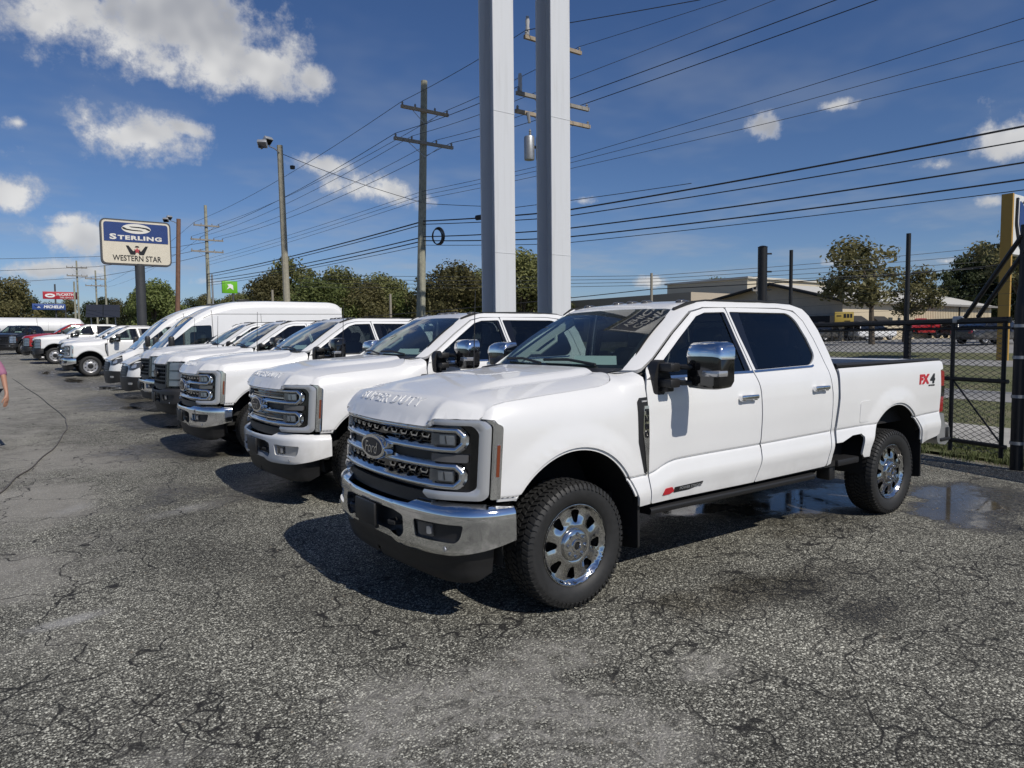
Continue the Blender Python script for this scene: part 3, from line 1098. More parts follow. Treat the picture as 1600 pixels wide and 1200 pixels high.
def wsmap(a, b):
    yb, yt = .805, .635
    y = a * (yb + (yt - yb) * b)
    xb, xt = .545 + .075 * a * a, 1.268 + .022 * a * a
    zb, zt = 1.520 + .0 * a, 1.988 - .020 * a * a
    k = .030 * np.sin(np.pi * b)
    return np.stack([xb + (xt - xb) * b - k * .55, y, zb + (zt - zb) * b + k * .83], -1)


_rz = pchip([1.25, 1.28, 1.40, 1.6, 2.0, 2.5, 2.75, 2.88, 2.93], [1.975, 1.990, 2.035, 2.056, 2.068, 2.068, 2.055, 2.025, 1.99])


def roofmap(x, y):
    a = np.abs(y)
    z = _rz(x) - .022 * (y / .69) ** 2 - .022 * np.clip((a - .56) / .13, 0, 1.2) ** 2
    z = z - .008 * sstep(np.abs(a - .33), .05, .02) * sstep(x, 1.55, 1.8)
    return np.stack([x, y, z], -1)


def tyre_mesh(r=.415, w=.275, ri=.268, blocks=64):
    mb = MB()
    h = w / 2
    prof = [(ri, -h * .80), (ri + .012, -h * .90), (ri + .05, -h * 1.0), (r - .06, -h * 1.02), (r - .035, -h * .99), (r - .018, -h * .90), (r - .010, -h * .80),
            (r - .009, 0), (r - .010, h * .80), (r - .018, h * .90), (r - .035, h * .99), (r - .06, h * 1.02), (r - .072, h * 1.035), (r - .078, h * 1.02), (ri + .05, h * 1.0), (ri + .012, h * .90), (ri, h * .80)]
    mb.lathe(prof, axis=1, n=72)
    # tread blocks, five ribs, and the shoulder lugs
    for row, (y0, y1, sk) in enumerate([(-.97, -.62, .0), (-.54, -.24, .5), (-.15, .15, 0), (.24, .54, .5), (.62, .97, 0)]):
        for k in range(blocks):
            t0 = 2 * math.pi * (k + sk * .7) / blocks
            dt = 2 * math.pi / blocks * (.68 if k % 2 else .60)
            tw = .02 * (1 if row % 2 else -1)
            vs = []
            for rr in (r - .022, r):
                for (yy, tt) in ((y0, t0 - tw), (y1, t0 + tw), (y1, t0 + tw + dt), (y0, t0 - tw + dt)):
                    rad = rr - (.014 if abs(yy) > .9 else 0)
                    vs.append((rad * math.cos(tt), yy * h, rad * math.sin(tt)))
            mb.add(vs, [(4, 5, 6, 7), (0, 1, 5, 4), (1, 2, 6, 5), (2, 3, 7, 6), (3, 0, 4, 7)])
    for k in range(blocks):
        t0 = 2 * math.pi * (k + .2) / blocks
        dt = 2 * math.pi / blocks * .5
        for s in (-1, 1):
            vs = []
            for (rr, yy) in ((r - .012, .95), (r - .048, 1.03)):
                for tt in (t0, t0 + dt):
                    vs.append((rr * math.cos(tt), s * yy * h, rr * math.sin(tt)))
            for (rr, yy) in ((r - .016, .985), (r - .046, 1.06)):
                for tt in (t0, t0 + dt):
                    vs.append((rr * math.cos(tt), s * yy * h, rr * math.sin(tt)))
            mb.add(vs, [(4, 5, 7, 6), (0, 1, 5, 4), (2, 3, 7, 6), (0, 2, 6, 4), (1, 3, 7, 5)])
    return mb.mesh('tyre', angle=40)


def rim_face_mesh(style):
    """Wheel disc, outward = -y, centred on the wheel centre plane."""
    Rr = .268
    dep = pchip([0, .045, .09, .100, .125, .16, .20, .236, .250, .262, Rr], [.096, .096, .094, .100, .106, .096, .088, .090, .104, .118, .116])

    def f(u, v):
        r = np.hypot(u, v)
        th = np.arctan2(v, u)
        d = dep(r)
        if style == 'alloy':
            d = d + .006 * np.cos(8 * th) * sstep(r, .12, .17) * (1 - sstep(r, .215, .245))
        return np.stack([u, -d, v], -1)
    circ = [(Rr * math.cos(2 * math.pi * k / 72), Rr * math.sin(2 * math.pi * k / 72)) for k in range(72)]
    holes = []
    for k in range(8):
        a = 2 * math.pi * (k + .5) / 8
        if style == 'alloy':
            pts = [(.150, -.105), (.212, -.165), (.226, -.13), (.229, 0), (.226, .13), (.212, .165), (.150, .105), (.142, 0)]
        else:
            pts = [(.190 + .026 * math.cos(q), .026 * math.sin(q) / .19) for q in [2 * math.pi * i / 12 for i in range(12)]]
        holes.append(rnd([(r * math.cos(a + t), r * math.sin(a + t), .012) for (r, t) in pts], 0.012, 3))
    return panel_mesh('rim', circ, f, holes, .016, None, .035, (0, -1, 0))


def hub_mesh():
    mb = MB()
    mb.lathe([(0.0001, .124), (.022, .124), (.027, .134), (.040, .134), (.046, .126), (.066, .124), (.092, .122), (.100, .116), (.104, .09)], axis=1, n=36, sgn=-1)
    for k in range(8):
        a = 2 * math.pi * (k + .5) / 8
        mb.lathe([(.0001, .138), (.009, .137), (.013, .131), (.0145, .11)], (.074 * math.cos(a), 0, .074 * math.sin(a)), 1, 10, -1)
    return mb.mesh('hub')


def wheel(parent, loc, style, sg, rm):
    # an Empty is not needed: the barrel carries the wheel's pieces
    def barrel():
        mb = MB()
        mb.lathe([(.262, .12), (.258, .09), (.235, .05), (.225, -.05), (.262, -.12)], axis=1, n=40, sgn=-1)
        mb.lathe([(.0001, .0), (.20, .0), (.225, -.02)], axis=1, n=32, sgn=-1)
        return mb.mesh('wheel')
    w = PT('barrel', 'wheel', UNDER, parent, barrel)
    w.location = loc
    w.rotation_euler = (0, R(-17 if style == 'alloy' else 8), 0 if sg < 0 else math.pi)
    PT('tyre', 'tyre', RUBBER, w, tyre_mesh)
    PT(('rim', style), 'rim', rm, w, lambda: rim_face_mesh(style))
    PT('hub', 'hub', rm if style == 'alloy' else BLACK, w, hub_mesh)
    if style == 'alloy':
        PT('hubcore', 'hub_cap', GLOSSB, w, lambda: MB().lathe([(.0001, .1275), (.020, .1275), (.024, .122)], axis=1, n=20, sgn=-1).mesh('hub_cap'))
    return w


def bumper_mesh(kind):
    sec = pchip([.44, .462, .49, .60, .70, .725, .742, .765, .785], [-.032, -.010, .0, .003, .0, -.007, -.026, -.062, -.10])

    def f(t, z):
        x, y, nx, ny = BUMP(t)
        o = sec(z)
        return np.stack([x + nx * o, y + ny * o, z + 0 * t], -1)
    e = BT(1.018)

    def b(y):
        return BT(y)
    top = [(b(-1.018), .762), (b(-.85), .772), (b(-.60), .772), (b(-.53), .770), (b(-.47), .735), (b(-.25), .728), (b(0), .726)]
    top = top + [(-t, z) for (t, z) in top[::-1][1:]]
    bot = [(b(1.018), .545), (b(.97), .50), (b(.85), .468), (b(.45), .452), (b(.36), .462), (b(.30), .490), (b(0), .492)]
    bot = bot + [(-t, z) for (t, z) in bot[::-1][1:]]
    mid = rnd([(b(-.445), .545, .02), (b(-.44), .655, .03), (b(-.33), .675, .02), (b(.33), .675, .02), (b(.44), .655, .03), (b(.445), .545, .02), (b(.40), .505, .02), (b(.33), .515, .02), (b(.28), .532, .02), (b(-.28), .532, .02), (b(-.33), .515, .02), (b(-.40), .505, .02)], 0)
    fogs = [rnd([(s * b(.56), .545, .02), (s * b(.545), .655, .02), (s * b(.90), .655, .02), (s * b(.885), .575, .02), (s * b(.86), .545, .02)], 0) for s in (-1, 1)]
    return panel_mesh('front_bumper', top + bot, f, [mid] + fogs, .03, .02, .05, (-1, 0, 0))


def bump_panel(key, name, poly, m, parent, off, rim=.01, r=.0, su=.04):
    def f(t, z):
        x, y, nx, ny = BUMP(t)
        return np.stack([x + nx * off, y + ny * off, z + 0 * t], -1)
    return PT(key, name, m, parent, lambda: panel_mesh(name, rnd([(BT(p[0]),) + tuple(p[1:]) for p in poly], r), f, [], su, None, rim, (-1, 0, 0)))


def hook_mesh():
    poly = [(-.040, .010), (-.033, .011), (-.022, -.004), (.022, -.004), (.033, .011), (.040, .010), (.026, -.013), (-.026, -.013)]
    mb = MB()
    mb.prism(poly, 0, -.014, .010)
    return mb.mesh('grille_fin', smooth=False)


def on_nose(y, z, off):
    p = nosemap(off)(np.array([TY(y)]), np.array([z]))[0]
    q = nosemap(off)(np.array([TY(y) + .01]), np.array([z]))[0] - nosemap(off)(np.array([TY(y) - .01]), np.array([z]))[0]
    return p, math.atan2(q[1], q[0]) - math.pi / 2


def text_side(key, name, txt, w, h, x, z, m, parent, sg=-1, bed=False, rot=0.0, **kw):
    def place(U, V, off):
        c, s = math.cos(rot), math.sin(rot)
        u, v = U * c - V * s, U * s + V * c
        X = x + (u if sg < 0 else -u)
        Z = z + v
        return np.stack([X, sg * (W(X, Z, bed) + off), Z], -1)
    return PT((key, sg), name, m, parent, lambda: text_mesh(name, txt, w, h, place, **kw))


def make_truck(name, label, loc, spec, group=None, rz=0.0):
    S = dict(paint=WHITE, grille='lux', bumper=CHROME, rim='alloy', rimmat=RIMC, cap=CHROME, badge=True, detail=2, flare=False, bed=True, handle=CHROME, board=True)
    S.update(spec)
    T = thing(name, label, 'pickup truck', loc, rz, group)
    pm = S['paint']
    near = S['detail'] >= 1
    for sg in (-1, 1):
        side_panel('fender', 'front_fender', FENDER, (), pm, T, sg, rows=ROWS)
        d = side_panel('fdoor', 'front_door', FDOOR, [FWIN], pm, T, sg, rows=ROWS)
        side_panel('fglass', 'window_glass', FWIN, (), GLASS, d, sg, off=-.014, rim=0, su=.08)
        side_panel('fseal', 'window_seal', [(.66, 1.4615), (1.871, 1.4655), (1.866, 1.4835), (.70, 1.479)], (), SEAL if S['cap'] is not CHROME else BRIGHT, d, sg, off=.005, rim=.008)
        side_panel('bpost', 'pillar_cover', [(1.815, 1.481), (1.842, 1.481), (1.783, 1.75), (1.749, 1.949), (1.712, 1.949), (1.742, 1.75), (1.788, 1.481)], (), GLOSSB, d, sg, off=-.006, rim=.01)
        q = side_panel('rdoor', 'rear_door', RDOOR, [RWIN], pm, T, sg, rows=ROWS)
        side_panel('rglass', 'window_glass', RWIN, (), TINT, q, sg, off=-.014, rim=0, su=.08)
        side_panel('rseal', 'window_seal', [(1.890, 1.4675), (2.70, 1.483), (2.735, 1.492), (2.73, 1.508), (2.695, 1.500), (1.885, 1.4845)], (), SEAL if S['cap'] is not CHROME else BRIGHT, q, sg, off=.005, rim=.008)
        side_panel('rpost', 'pillar_cover', [(1.913, 1.486), (1.96, 1.487), (1.935, 1.75), (1.93, 1.951), (1.804, 1.951), (1.843, 1.75)], (), GLOSSB, q, sg, off=-.006, rim=.01)
        side_panel('cabf', 'cab_frame', CABF, (), pm, T, sg, su=.03, rim=.03)
        for nm, c_, a0, a1, bd in (('lipf', FA, 18, 148, False), ('lipr', RA, 13, 173, True)):
            if bd and not S['bed']:
                continue
            ci = (c_[0], c_[1], c_[2] - .020)
            side_panel(nm, 'arch_lip', arc(c_, a0, a1, 30) + arc(ci, a1, a0, 30), (), pm, T, sg, bd, off=-.013, rim=.012, su=.02)
        # handles
        for (dd, hx, hz, k) in ((d, 1.735, 1.275, 'fh'), (q, 2.745, 1.298, 'rh')):
            def mk(hx=hx, hz=hz, sg=sg):
                mb = MB()
                y = float(W(hx, hz))
                mb.bbox((hx, sg * (y + .034), hz + .008), (.21, .026, .036), .011, 3)
                mb.bbox((hx - .075, sg * (y + .012), hz), (.05, .05, .045), .012, 2)
                mb.bbox((hx + .075, sg * (y + .012), hz), (.05, .05, .045), .012, 2)
                return mb.mesh('door_handle')
            PT((k, sg), 'door_handle', S['handle'], dd, mk)
        if S['bed']:
            b = side_panel('beds', 'bed_side', BEDS, (), pm, T, sg, True, rows=ROWS)
            if sg < 0:
                fd = rnd([(3.42, .945, .03), (3.42, 1.145, .03), (3.60, 1.150, .03), (3.60, .955, .03)], .03)
                side_panel('fuel', 'fuel_door', fd, (), pm, b, sg, True, off=.0035, rim=.004)
            PT(('rail', sg), 'bed_rail_cap', BLACK, T, lambda: MB().prism([(x_, z_) for x_, z_ in [(sg * .80, 1.45), (sg * .80, 1.497), (sg * .96, 1.501), (sg * .974, 1.485), (sg * .968, 1.470), (sg * .93, 1.468), (sg * .93, 1.45)]], 0, 3.08, 5.07).mesh('rail', angle=30))
            PT(('innerwall', sg), 'bed_wall', LINER, T, lambda: MB().box((4.08, sg * .82, 1.17), (1.98, .05, .60)).mesh('bw', False))
            tl = PT(('tail', sg), 'tail_light', REDL, T, lambda: MB().prism(rnd([(5.022, .93), (5.028, 1.375), (5.13, 1.368, .03), (5.135, 1.30), (5.12, .94, .02)], .008), 1, sg * .76, sg * .992).mesh('tail_light', angle=50))
            PT(('tailb', sg), 'lamp_insert', GLOSSB, tl, lambda: MB().box((5.10, sg * .94, 1.155), (.075, .112, .11)).mesh('lamp_insert'))
        # running board, flaps
        if S['board']:
            PT(('board', sg), 'running_board', BLACK, T, lambda: MB().prism(rnd([(sg * .70, .50), (sg * .985, .505, .015), (sg * .995, .545, .015), (sg * .96, .562, .01), (sg * .72, .562)], 0.0), 0, .69, 2.74).mesh('rb', angle=30))
        PT(('flap', sg), 'mud_flap', SEAL, T, lambda: MB().prism(rnd([(sg * .74, .64), (sg * 1.00, .66), (sg * 1.005, .30, .02), (sg * .74, .26, .02)], 0), 0, .545, .565).mesh('flap'))
        PT(('flapr', sg), 'mud_flap', SEAL, T, lambda: MB().prism(rnd([(sg * .74, .64), (sg * 1.00, .80), (sg * 1.005, .30, .02), (sg * .74, .28, .02)], 0), 0, 4.615, 4.635).mesh('flap'))

        for li, (cx, cz, r0) in enumerate((FA, RA)):
            def liner(sg=sg, cx=cx, cz=cz, r0=r0):
                mb = MB()
                n = 20
                vs, fs = [], []
                for k in range(n + 1):
                    a = R(-14 + 208 * k / n)
                    for (yy, dr) in ((.965, .012), (.48, .03), (.40, -.5)):
                        vs.append((cx + (r0 + dr) * math.cos(a) * (1 if yy > .45 else 0.2), sg * yy, cz + (r0 + dr) * math.sin(a) if yy > .45 else cz))
                for k in range(n):
                    for i in range(2):
                        fs.append((k * 3 + i, k * 3 + i + 1, k * 3 + 4 + i, k * 3 + 3 + i))
                return mb.add(vs, fs).mesh('wheel_liner', fix=False)
            PT(('liner', sg, li), 'wheel_liner', UNDER, T, liner)
        # mirrors
        if near or sg < 0:
            def mir(sg=sg):
                mb = MB()
                y0 = float(W(.80, 1.44))
                mb.prism(rnd([(.70, 1.36, .03), (.80, 1.345, .02), (.885, 1.46, .03), (.80, 1.60, .02), (.745, 1.585, .03), (.70, 1.46, .03)], .0), 1, sg * (y0 - .06), sg * (y0 + .022))
                return mb.mesh('mirror_mount')
            mo = PT(('mir', sg), 'mirror_mount', BLACK, T, mir)

            def mhouse(sg=sg):
                mb = MB()
                rings = []
                for (k, yy, s) in ((0, 1.115, .86), (1, 1.13, .97), (2, 1.24, 1.0), (3, 1.335, .98), (4, 1.375, .90), (5, 1.392, .70)):
                    r0 = rnd([(.905, 1.40, .05), (.905, 1.675, .09), (.965, 1.715, .05), (1.07, 1.715, .02), (1.07, 1.395, .02), (.95, 1.39, .05)], 0, 4)
                    rings.append([(.975 + (x - .975) * (s if x < .975 else 1), sg * yy, 1.55 + (z - 1.55) * s) for x, z in r0])
                mb.loft(rings)
                return mb.mesh('mirror_housing', angle=50)
            mh = PT(('mirh', sg), 'mirror_housing', GLOSSB, mo, mhouse)

            def mcap(sg=sg):
                mb = MB()
                rings = []
                for (yy, s) in ((1.112, .86), (1.127, .985), (1.24, 1.015), (1.337, .995), (1.380, .915), (1.398, .72)):
                    r0 = rnd([(.905, 1.62, .0), (.907, 1.66, .03), (.928, 1.70, .03), (.975, 1.718, .03), (1.068, 1.718, .0), (1.068, 1.62, .0)], 0, 4)
                    rings.append([(.975 + (x - .975) * (s * 1.012 if x < .975 else 1), sg * yy, 1.55 + (z - 1.55) * (s * 1.008)) for x, z in r0])
                mb.loft(rings)
                return mb.mesh('mirror_cap', angle=50)
            PT(('mirc', sg), 'mirror_cap', S['cap'], mh, mcap)
            PT(('mirs', sg), 'turn_signal', mat('clear_signal', (.42, .42, .43), .12, .5, coat=1.0), mh, lambda: MB().bbox((.952, sg * 1.322, 1.505), (.10, .150, .045), .012, 2).mesh('turn_signal'))
            PT(('mirg', sg), 'mirror_glass', CHROME, mh, lambda: MB().box((1.072, sg * 1.25, 1.555), (.006, .25, .26)).mesh('mirror_glass'))

            def marm(sg=sg):
                mb = MB()
                for zz in (1.435, 1.545):
                    mb.bbox((.80, sg * 1.03, zz), (.10, .17, .060), .012, 2)
                    mb.tube([(.83, sg * 1.0, zz), (.93, sg * 1.17, zz)], .020, 8)
                mb.bbox((.80, sg * 1.02, 1.40), (.07, .10, .05), .01, 2)
                return mb.mesh('mirror_arm')
            PT(('mira', sg), 'mirror_arm', BLACK, mo, marm)
        # fender vent with the model numerals
        if near:
            v = side_panel('vent', 'fender_vent', [(.535, 1.315), (.555, 1.342), (.628, 1.345), (.640, 1.2), (.641, .805), (.612, .80), (.542, 1.04)], (), BLACK, T, sg, off=.006, rim=.02, su=.03)
            side_panel('ventb', 'vent_blade', [(.575, 1.10), (.585, 1.262), (.60, 1.285), (.634, 1.285), (.6375, .815), (.624, .815), (.590, 1.02)], (), CHROME if S['cap'] is CHROME else SATIN, v, sg, off=.013, rim=.01, su=.03)
            if S['badge']:
                text_side('v250', 'badge_numerals', 'F250', .20, .034, .6105, 1.165, DECALK, v, sg, rot=-math.pi / 2, depth=.018, bold=.02)
                text_side('vname', 'badge_lettering', 'LARIAT', .05, .011, .598, 1.318, DECALW, v, sg, depth=.011)
    # hood
    h = PT('hood', 'hood', pm, T, lambda: panel_mesh('hood', hood_outline(), hoodmap, [], .035, None, .025, (0, 0, 1)))
    if S['detail'] >= 2:
        def hp(U, V, off, u0=0.0):
            y = -(U + u0)
            a = np.abs(y)
            x = _lip(a) + .098 - (-V) * 1.0
            P = hoodmap(x, y)
            e = 1e-3
            n = np.cross(hoodmap(x + e, y) - hoodmap(x - e, y), hoodmap(x, y + e) - hoodmap(x, y - e))
            n /= np.linalg.norm(n, axis=1)[:, None]
            return P + n * off
        for wd, w_, u_ in (('SUPER', .485, -.2075), ('DUTY', .365, .2675)):
            PT(('sd', wd), 'hood_lettering', pm, h, lambda: text_mesh('hood_lettering', wd, w_, .058, lambda U, V, off: hp(U, V, off, u_), depth=.0035, bold=.012, space=1.12, fine=True))
    PT('antenna', 'antenna', BLACK, T, lambda: MB().tube([(.40, .84, 1.44), (.40, .84, 1.50), (.43, .845, 2.18)], [.014, .006, .0035], 6).mesh('antenna'))
    # cowl and wipers
    def cowl():
        mb = MB()
        n = 24
        vs, fs = [], []
        for k in range(n + 1):
            a = -1 + 2 * k / n
            b_ = wsmap(np.array([a]), np.array([.035]))[0]
            xr = .52 - .07 * abs(a) ** 6
            vs += [(xr - .03, a * .80, 1.478), (xr + .015, a * .80, 1.513), tuple(b_ + np.array([.0, 0, -.004]))]
        for k in range(n):
            for i in range(2):
                fs.append((k * 3 + i, k * 3 + 3 + i, k * 3 + 4 + i, k * 3 + 1 + i))
        mb.add(vs, fs)
        for (ya, yb, k) in ((-.52, .08, 0), (.10, .66, 1)):
            A = wsmap(np.array([ya / .8]), np.array([.03]))[0] + (0, 0, .02)
            B_ = wsmap(np.array([yb / .8]), np.array([.075]))[0] + (-.01, 0, .022)
            mb.tube([tuple(A), tuple((A + B_) / 2 + (-.01, 0, .02)), tuple(B_)], .011, 6)
        return mb.mesh('cowl', fix=False)
    PT('cowl', 'cowl', BLACK, T, cowl)
    ws_poly = [(-1, .0), (-1, 1), (-.5, 1), (0, 1), (.5, 1), (1, 1), (1, 0), (.5, 0), (0, 0), (-.5, 0)]
    w_ = PT('ws', 'windscreen', WSGLASS, T, lambda: panel_mesh('windscreen', ws_poly, wsmap, [], .1, .1, 0, (-.5, 0, .8)))

    def frit():
        o = [(-1.01, -.02), (-1.01, 1.012), (1.01, 1.012), (1.01, -.02)]
        i = rnd([(-.955, .075, .05), (-.945, .955, .05), (-.18, .955, .02), (-.13, .93, .02), (.13, .93, .02), (.18, .955, .02), (.945, .955, .05), (.955, .075, .05)], 0)
        return panel_mesh('frit', o, lambda a, b: wsmap(a, b) + np.array([.003, 0, -.005]), [i], .06, .06, .006, (-.5, 0, .8))
    PT('frit', 'glass_border', SEAL, w_, frit)
    # roof
    ro = [(1.272 + .02 * (y / .66) ** 2, y) for y in np.linspace(-.665, .665, 15)] + [(1.42, .69), (2.0, .694), (2.75, .69), (2.88, .66), (2.93, .58), (2.935, -.58), (2.88, -.66), (2.75, -.69), (2.0, -.694), (1.42, -.69)]
    rf = PT('roof', 'roof', pm, T, lambda: panel_mesh('roof', ro, roofmap, [], .06, None, .02, (0, 0, 1)))
    for k, yy in enumerate((-.55, -.17, 0, .17, .55)):
        def mk(yy=yy):
            z = float(roofmap(np.array([1.50]), np.array([yy]))[0, 2])
            mb = MB()
            mb.loft([[(1.50 + s * .055 * math.cos(t) * (1 if math.cos(t) < 0 else 1.3), yy + s * .038 * math.sin(t), z + hh) for t in [2 * math.pi * i / 14 for i in range(14)]] for (s, hh) in ((1, -.01), (1, .004), (.82, .014), (.4, .019))])
            return mb.mesh('marker_light', angle=60)
        PT(('mk', k), 'marker_light', mat('smoked_lens', (.07, .068, .066), .12, coat=1.0), rf, mk)
    for sg in (-1, 1):
        PT(('drip', sg), 'drip_moulding', SEAL, T, lambda: MB().tube([(1.285, sg * .655, 1.966), (1.40, sg * .697, 2.016), (1.6, sg * .708, 2.036), (2.3, sg * .706, 2.046), (2.72, sg * .706, 2.028), (2.86, sg * .69, 1.995)], .014, 6).mesh('drip'))
    # rear cab wall
    def back():
        yz = rnd([(-.99, .62), (-.99, 1.3, .1), (-.86, 1.72, .2), (-.72, 1.97, .1), (-.6, 2.015, .1), (.6, 2.015, .1), (.72, 1.97, .1), (.86, 1.72, .2), (.99, 1.3, .1), (.99, .62)], 0)
        hole = rnd([(-.66, 1.54, .05), (-.60, 1.90, .05), (.60, 1.90, .05), (.66, 1.54, .05)], .05)
        xb = pchip([.6, .92, 1.2, 1.4, 1.58, 1.8, 1.93, 2.03], [2.95, 2.99, 3.03, 3.04, 3.02, 2.97, 2.91, 2.85])
        return panel_mesh('cab_back', yz, lambda y, z: np.stack([xb(z), y, z], -1), [hole], .1, None, .02, (1, 0, 0))
    bk = PT('cabback', 'cab_back', pm, T, back)
    PT('rwin', 'rear_window', TINT, bk, lambda: MB().add([(3.01, -.67, 1.53), (3.01, .67, 1.53), (2.915, .61, 1.91), (2.915, -.61, 1.91)], [(0, 1, 2, 3)]).mesh('rw'))
    # interior
    def interior():
        mb = MB()
        mb.prism(rnd([(.62, 1.47), (.75, 1.505), (.92, 1.47, .04), (1.02, 1.36, .03), (1.0, 1.0), (.7, .9)], 0), 1, -.80, .80)
        mb.box((1.9, 0, .82), (2.2, 1.7, .06))
        mb.bbox((1.35, 0, 1.05), (.9, .30, .42), .05)
        for sg in (-1, 1):
            mb.box((1.9, sg * .90, 1.16), (2.2, .05, .56))
        return mb.mesh('cabin_trim')
    it = PT('inter', 'cabin_trim', TRIM, T, interior)
    for sg in (-1, 1):
        PT(('ptrim', sg), 'pillar_trim', LIGHTTRIM, T, lambda: MB().tube([(.80, sg * .74, 1.55), (1.06, sg * .665, 1.735), (1.33, sg * .60, 1.90)], [.04, .035, .04], 6).mesh('pillar_trim'))
        PT(('grab', sg), 'grab_handle', LIGHTTRIM, T, lambda: MB().tube([(.90, sg * .70, 1.62), (.97, sg * .63, 1.62), (1.13, sg * .59, 1.73), (1.16, sg * .63, 1.79)], .018, 6).mesh('grab_handle'))
    PT('headliner', 'headliner', LIGHTTRIM, T, lambda: MB().box((2.1, 0, 1.978), (1.55, 1.28, .02)).mesh('headliner'))
    for sg in (-1, 1):
        def seat(sg=sg):
            mb = MB()
            for (x, z0, zt) in ((1.62, 1.0, 1.62), (2.60, 1.0, 1.60)):
                mb.bbox((x, sg * .40, z0 + .05), (.55, .56, .2), .06)
                M = Matrix.Rotation(R(12), 4, 'Y')
                mb.bbox((x + .30, sg * .40, 1.36), (.16, .54, .60), .06, 2, M)
                mb.bbox((x + .385, sg * .40, 1.735), (.09, .27, .17), .035, 2, M)
            return mb.mesh('seat', angle=50)
        PT(('seat', sg), 'seat', TRIM, T, seat)

    def swheel():
        mb = MB()
        c = Vector((1.08, -.40, 1.38))
        M = Matrix.Rotation(R(-62), 3, 'Y')
        ring = [tuple(c + M @ Vector((.19 * math.cos(a), .19 * math.sin(a), 0))) for a in [2 * math.pi * i / 28 for i in range(29)]]
        mb.tube(ring, .016, 7, False)
        for a in (0, 2.2, -2.2):
            mb.tube([tuple(c), tuple(c + M @ Vector((.19 * math.cos(a), .19 * math.sin(a), 0)))], .018, 6)
        mb.bbox(tuple(c), (.10, .13, .10), .03)
        return mb.mesh('steering_wheel')
    PT('swheel', 'steering_wheel', BLACK, T, swheel)
    if near:
        PT('rvm', 'rear_view_mirror', BLACK, T, lambda: MB().bbox((1.22, 0, 1.86), (.04, .25, .075), .015).tube([(1.22, 0, 1.88), (1.17, 0, 1.93)], .02, 6).mesh('rvm'))
        def paper():  # sheet behind the glass standing in for the reflection of the dash papers
            q = wsmap(np.array([-.80, -.22, -.16, -.72]), np.array([.13, .11, .24, .25])) + np.array([.035, 0, -.035])
            return MB().add([tuple(p) for p in q], [(0, 1, 2, 3)]).mesh('dash_paper_reflection', False)
        PT('paper', 'dash_paper_reflection', PAPER, T, paper)
    # bed
    if S['bed']:
        def bedbox():
            mb = MB()
            mb.box((4.08, 0, .93), (2.0, 1.68, .06))
            mb.box((3.09, 0, 1.19), (.05, 1.66, .56))
            return mb.mesh('bed_liner', False)
        PT('bedbox', 'bed_liner', LINER, T, bedbox)
        PT('tailgate', 'tailgate', pm, T, lambda: MB().prism(rnd([(5.045, .80), (5.045, 1.475), (5.10, 1.49, .02), (5.135, 1.46, .02), (5.115, 1.30, .05), (5.12, .80)], 0), 1, -.745, .745).mesh('tailgate', angle=40))

        def rbump():
            mb = MB()
            mb.prism(rnd([(5.02, .66, .02), (5.025, .915), (5.16, .92, .03), (5.19, .80, .03), (5.30, .77, .03), (5.315, .62, .04), (5.22, .57, .03), (5.05, .60, .02)], 0), 1, -.985, -.70)
            mb.prism(rnd([(5.02, .66, .02), (5.025, .915), (5.16, .92, .03), (5.19, .80, .03), (5.30, .77, .03), (5.315, .62, .04), (5.22, .57, .03), (5.05, .60, .02)], 0), 1, .70, .985)
            mb.prism(rnd([(5.06, .58, .02), (5.06, .74), (5.33, .76, .03), (5.345, .60, .04), (5.25, .54, .03)], 0), 1, -.72, .72)
            return mb.mesh('rear_bumper', angle=30)
        PT('rbump', 'rear_bumper', SATIN if S['bumper'] is CHROME else S['bumper'], T, rbump)
        for sg in (-1, 1):
            PT(('bstep', sg), 'corner_step', BLACK, T, lambda: MB().bbox((5.245, sg * .96, .70), (.07, .07, .12), .01).bbox((5.20, sg * .97, .635), (.22, .06, .035), .01).mesh('corner_step'))
        PT('rpad', 'step_pad', BLACK, T, lambda: MB().box((5.19, 0, .768), (.26, 1.36, .012)).box((5.18, 0, .55), (.2, .5, .08)).mesh('rpad', False))

        for sg in (-1, 1):
            def step(sg=sg):
                mb = MB()
                mb.bbox((3.30, sg * .90, .60), (.36, .16, .06), .012)
                mb.box((3.26, sg * .78, .70), (.44, .05, .34))
                mb.bbox((3.12, sg * .86, .52), (.10, .14, .16), .02)
                return mb.mesh('bed_step')
            PT(('step', sg), 'bed_step', BLACK, T, step)
    # underbody
    def under():
        mb = MB()
        for sg in (-1, 1):
            mb.box((2.15, sg * .46, .60), (5.9, .09, .18))
            mb.box((2.0, sg * .80, .60), (2.5, .30, .05))
        mb.box((2.3, 0, .63), (5.6, 1.5, .06))
        mb.tube([(0, -.80, .40), (0, .80, .40)], .06, 8)
        mb.tube([(4.06, -.80, .415), (4.06, .80, .415)], .06, 8)
        mb.bbox((4.06, 0, .41), (.30, .34, .32), .08)
        mb.bbox((2.4, -.30, .52), (1.1, .42, .26), .05)
        mb.tube([(.2, 0, .52), (4.0, 0, .47)], .05, 8)
        mb.tube([(.7, .35, .48), (4.9, .42, .52)], .05, 8)
        mb.box((-.55, 0, .70), (.5, 1.3, .5))
        mb.box((-.35, 0, 1.05), (.6, 1.5, .30))
        mb.box((-.10, 0, 1.195), (1.2, 1.62, .03))
        return mb.mesh('underbody', False)
    PT('under', 'underbody', UNDER, T, under)
    # wheels
    for (x, ) in ((0,), (4.06,)):
        for sg in (-1, 1):
            wheel(T, (x, sg * .868, .415), S['rim'], sg, S['rimmat'])
    # front bumper
    fb = PT('fbump', 'front_bumper', S['bumper'], T, lambda: bumper_mesh(0))
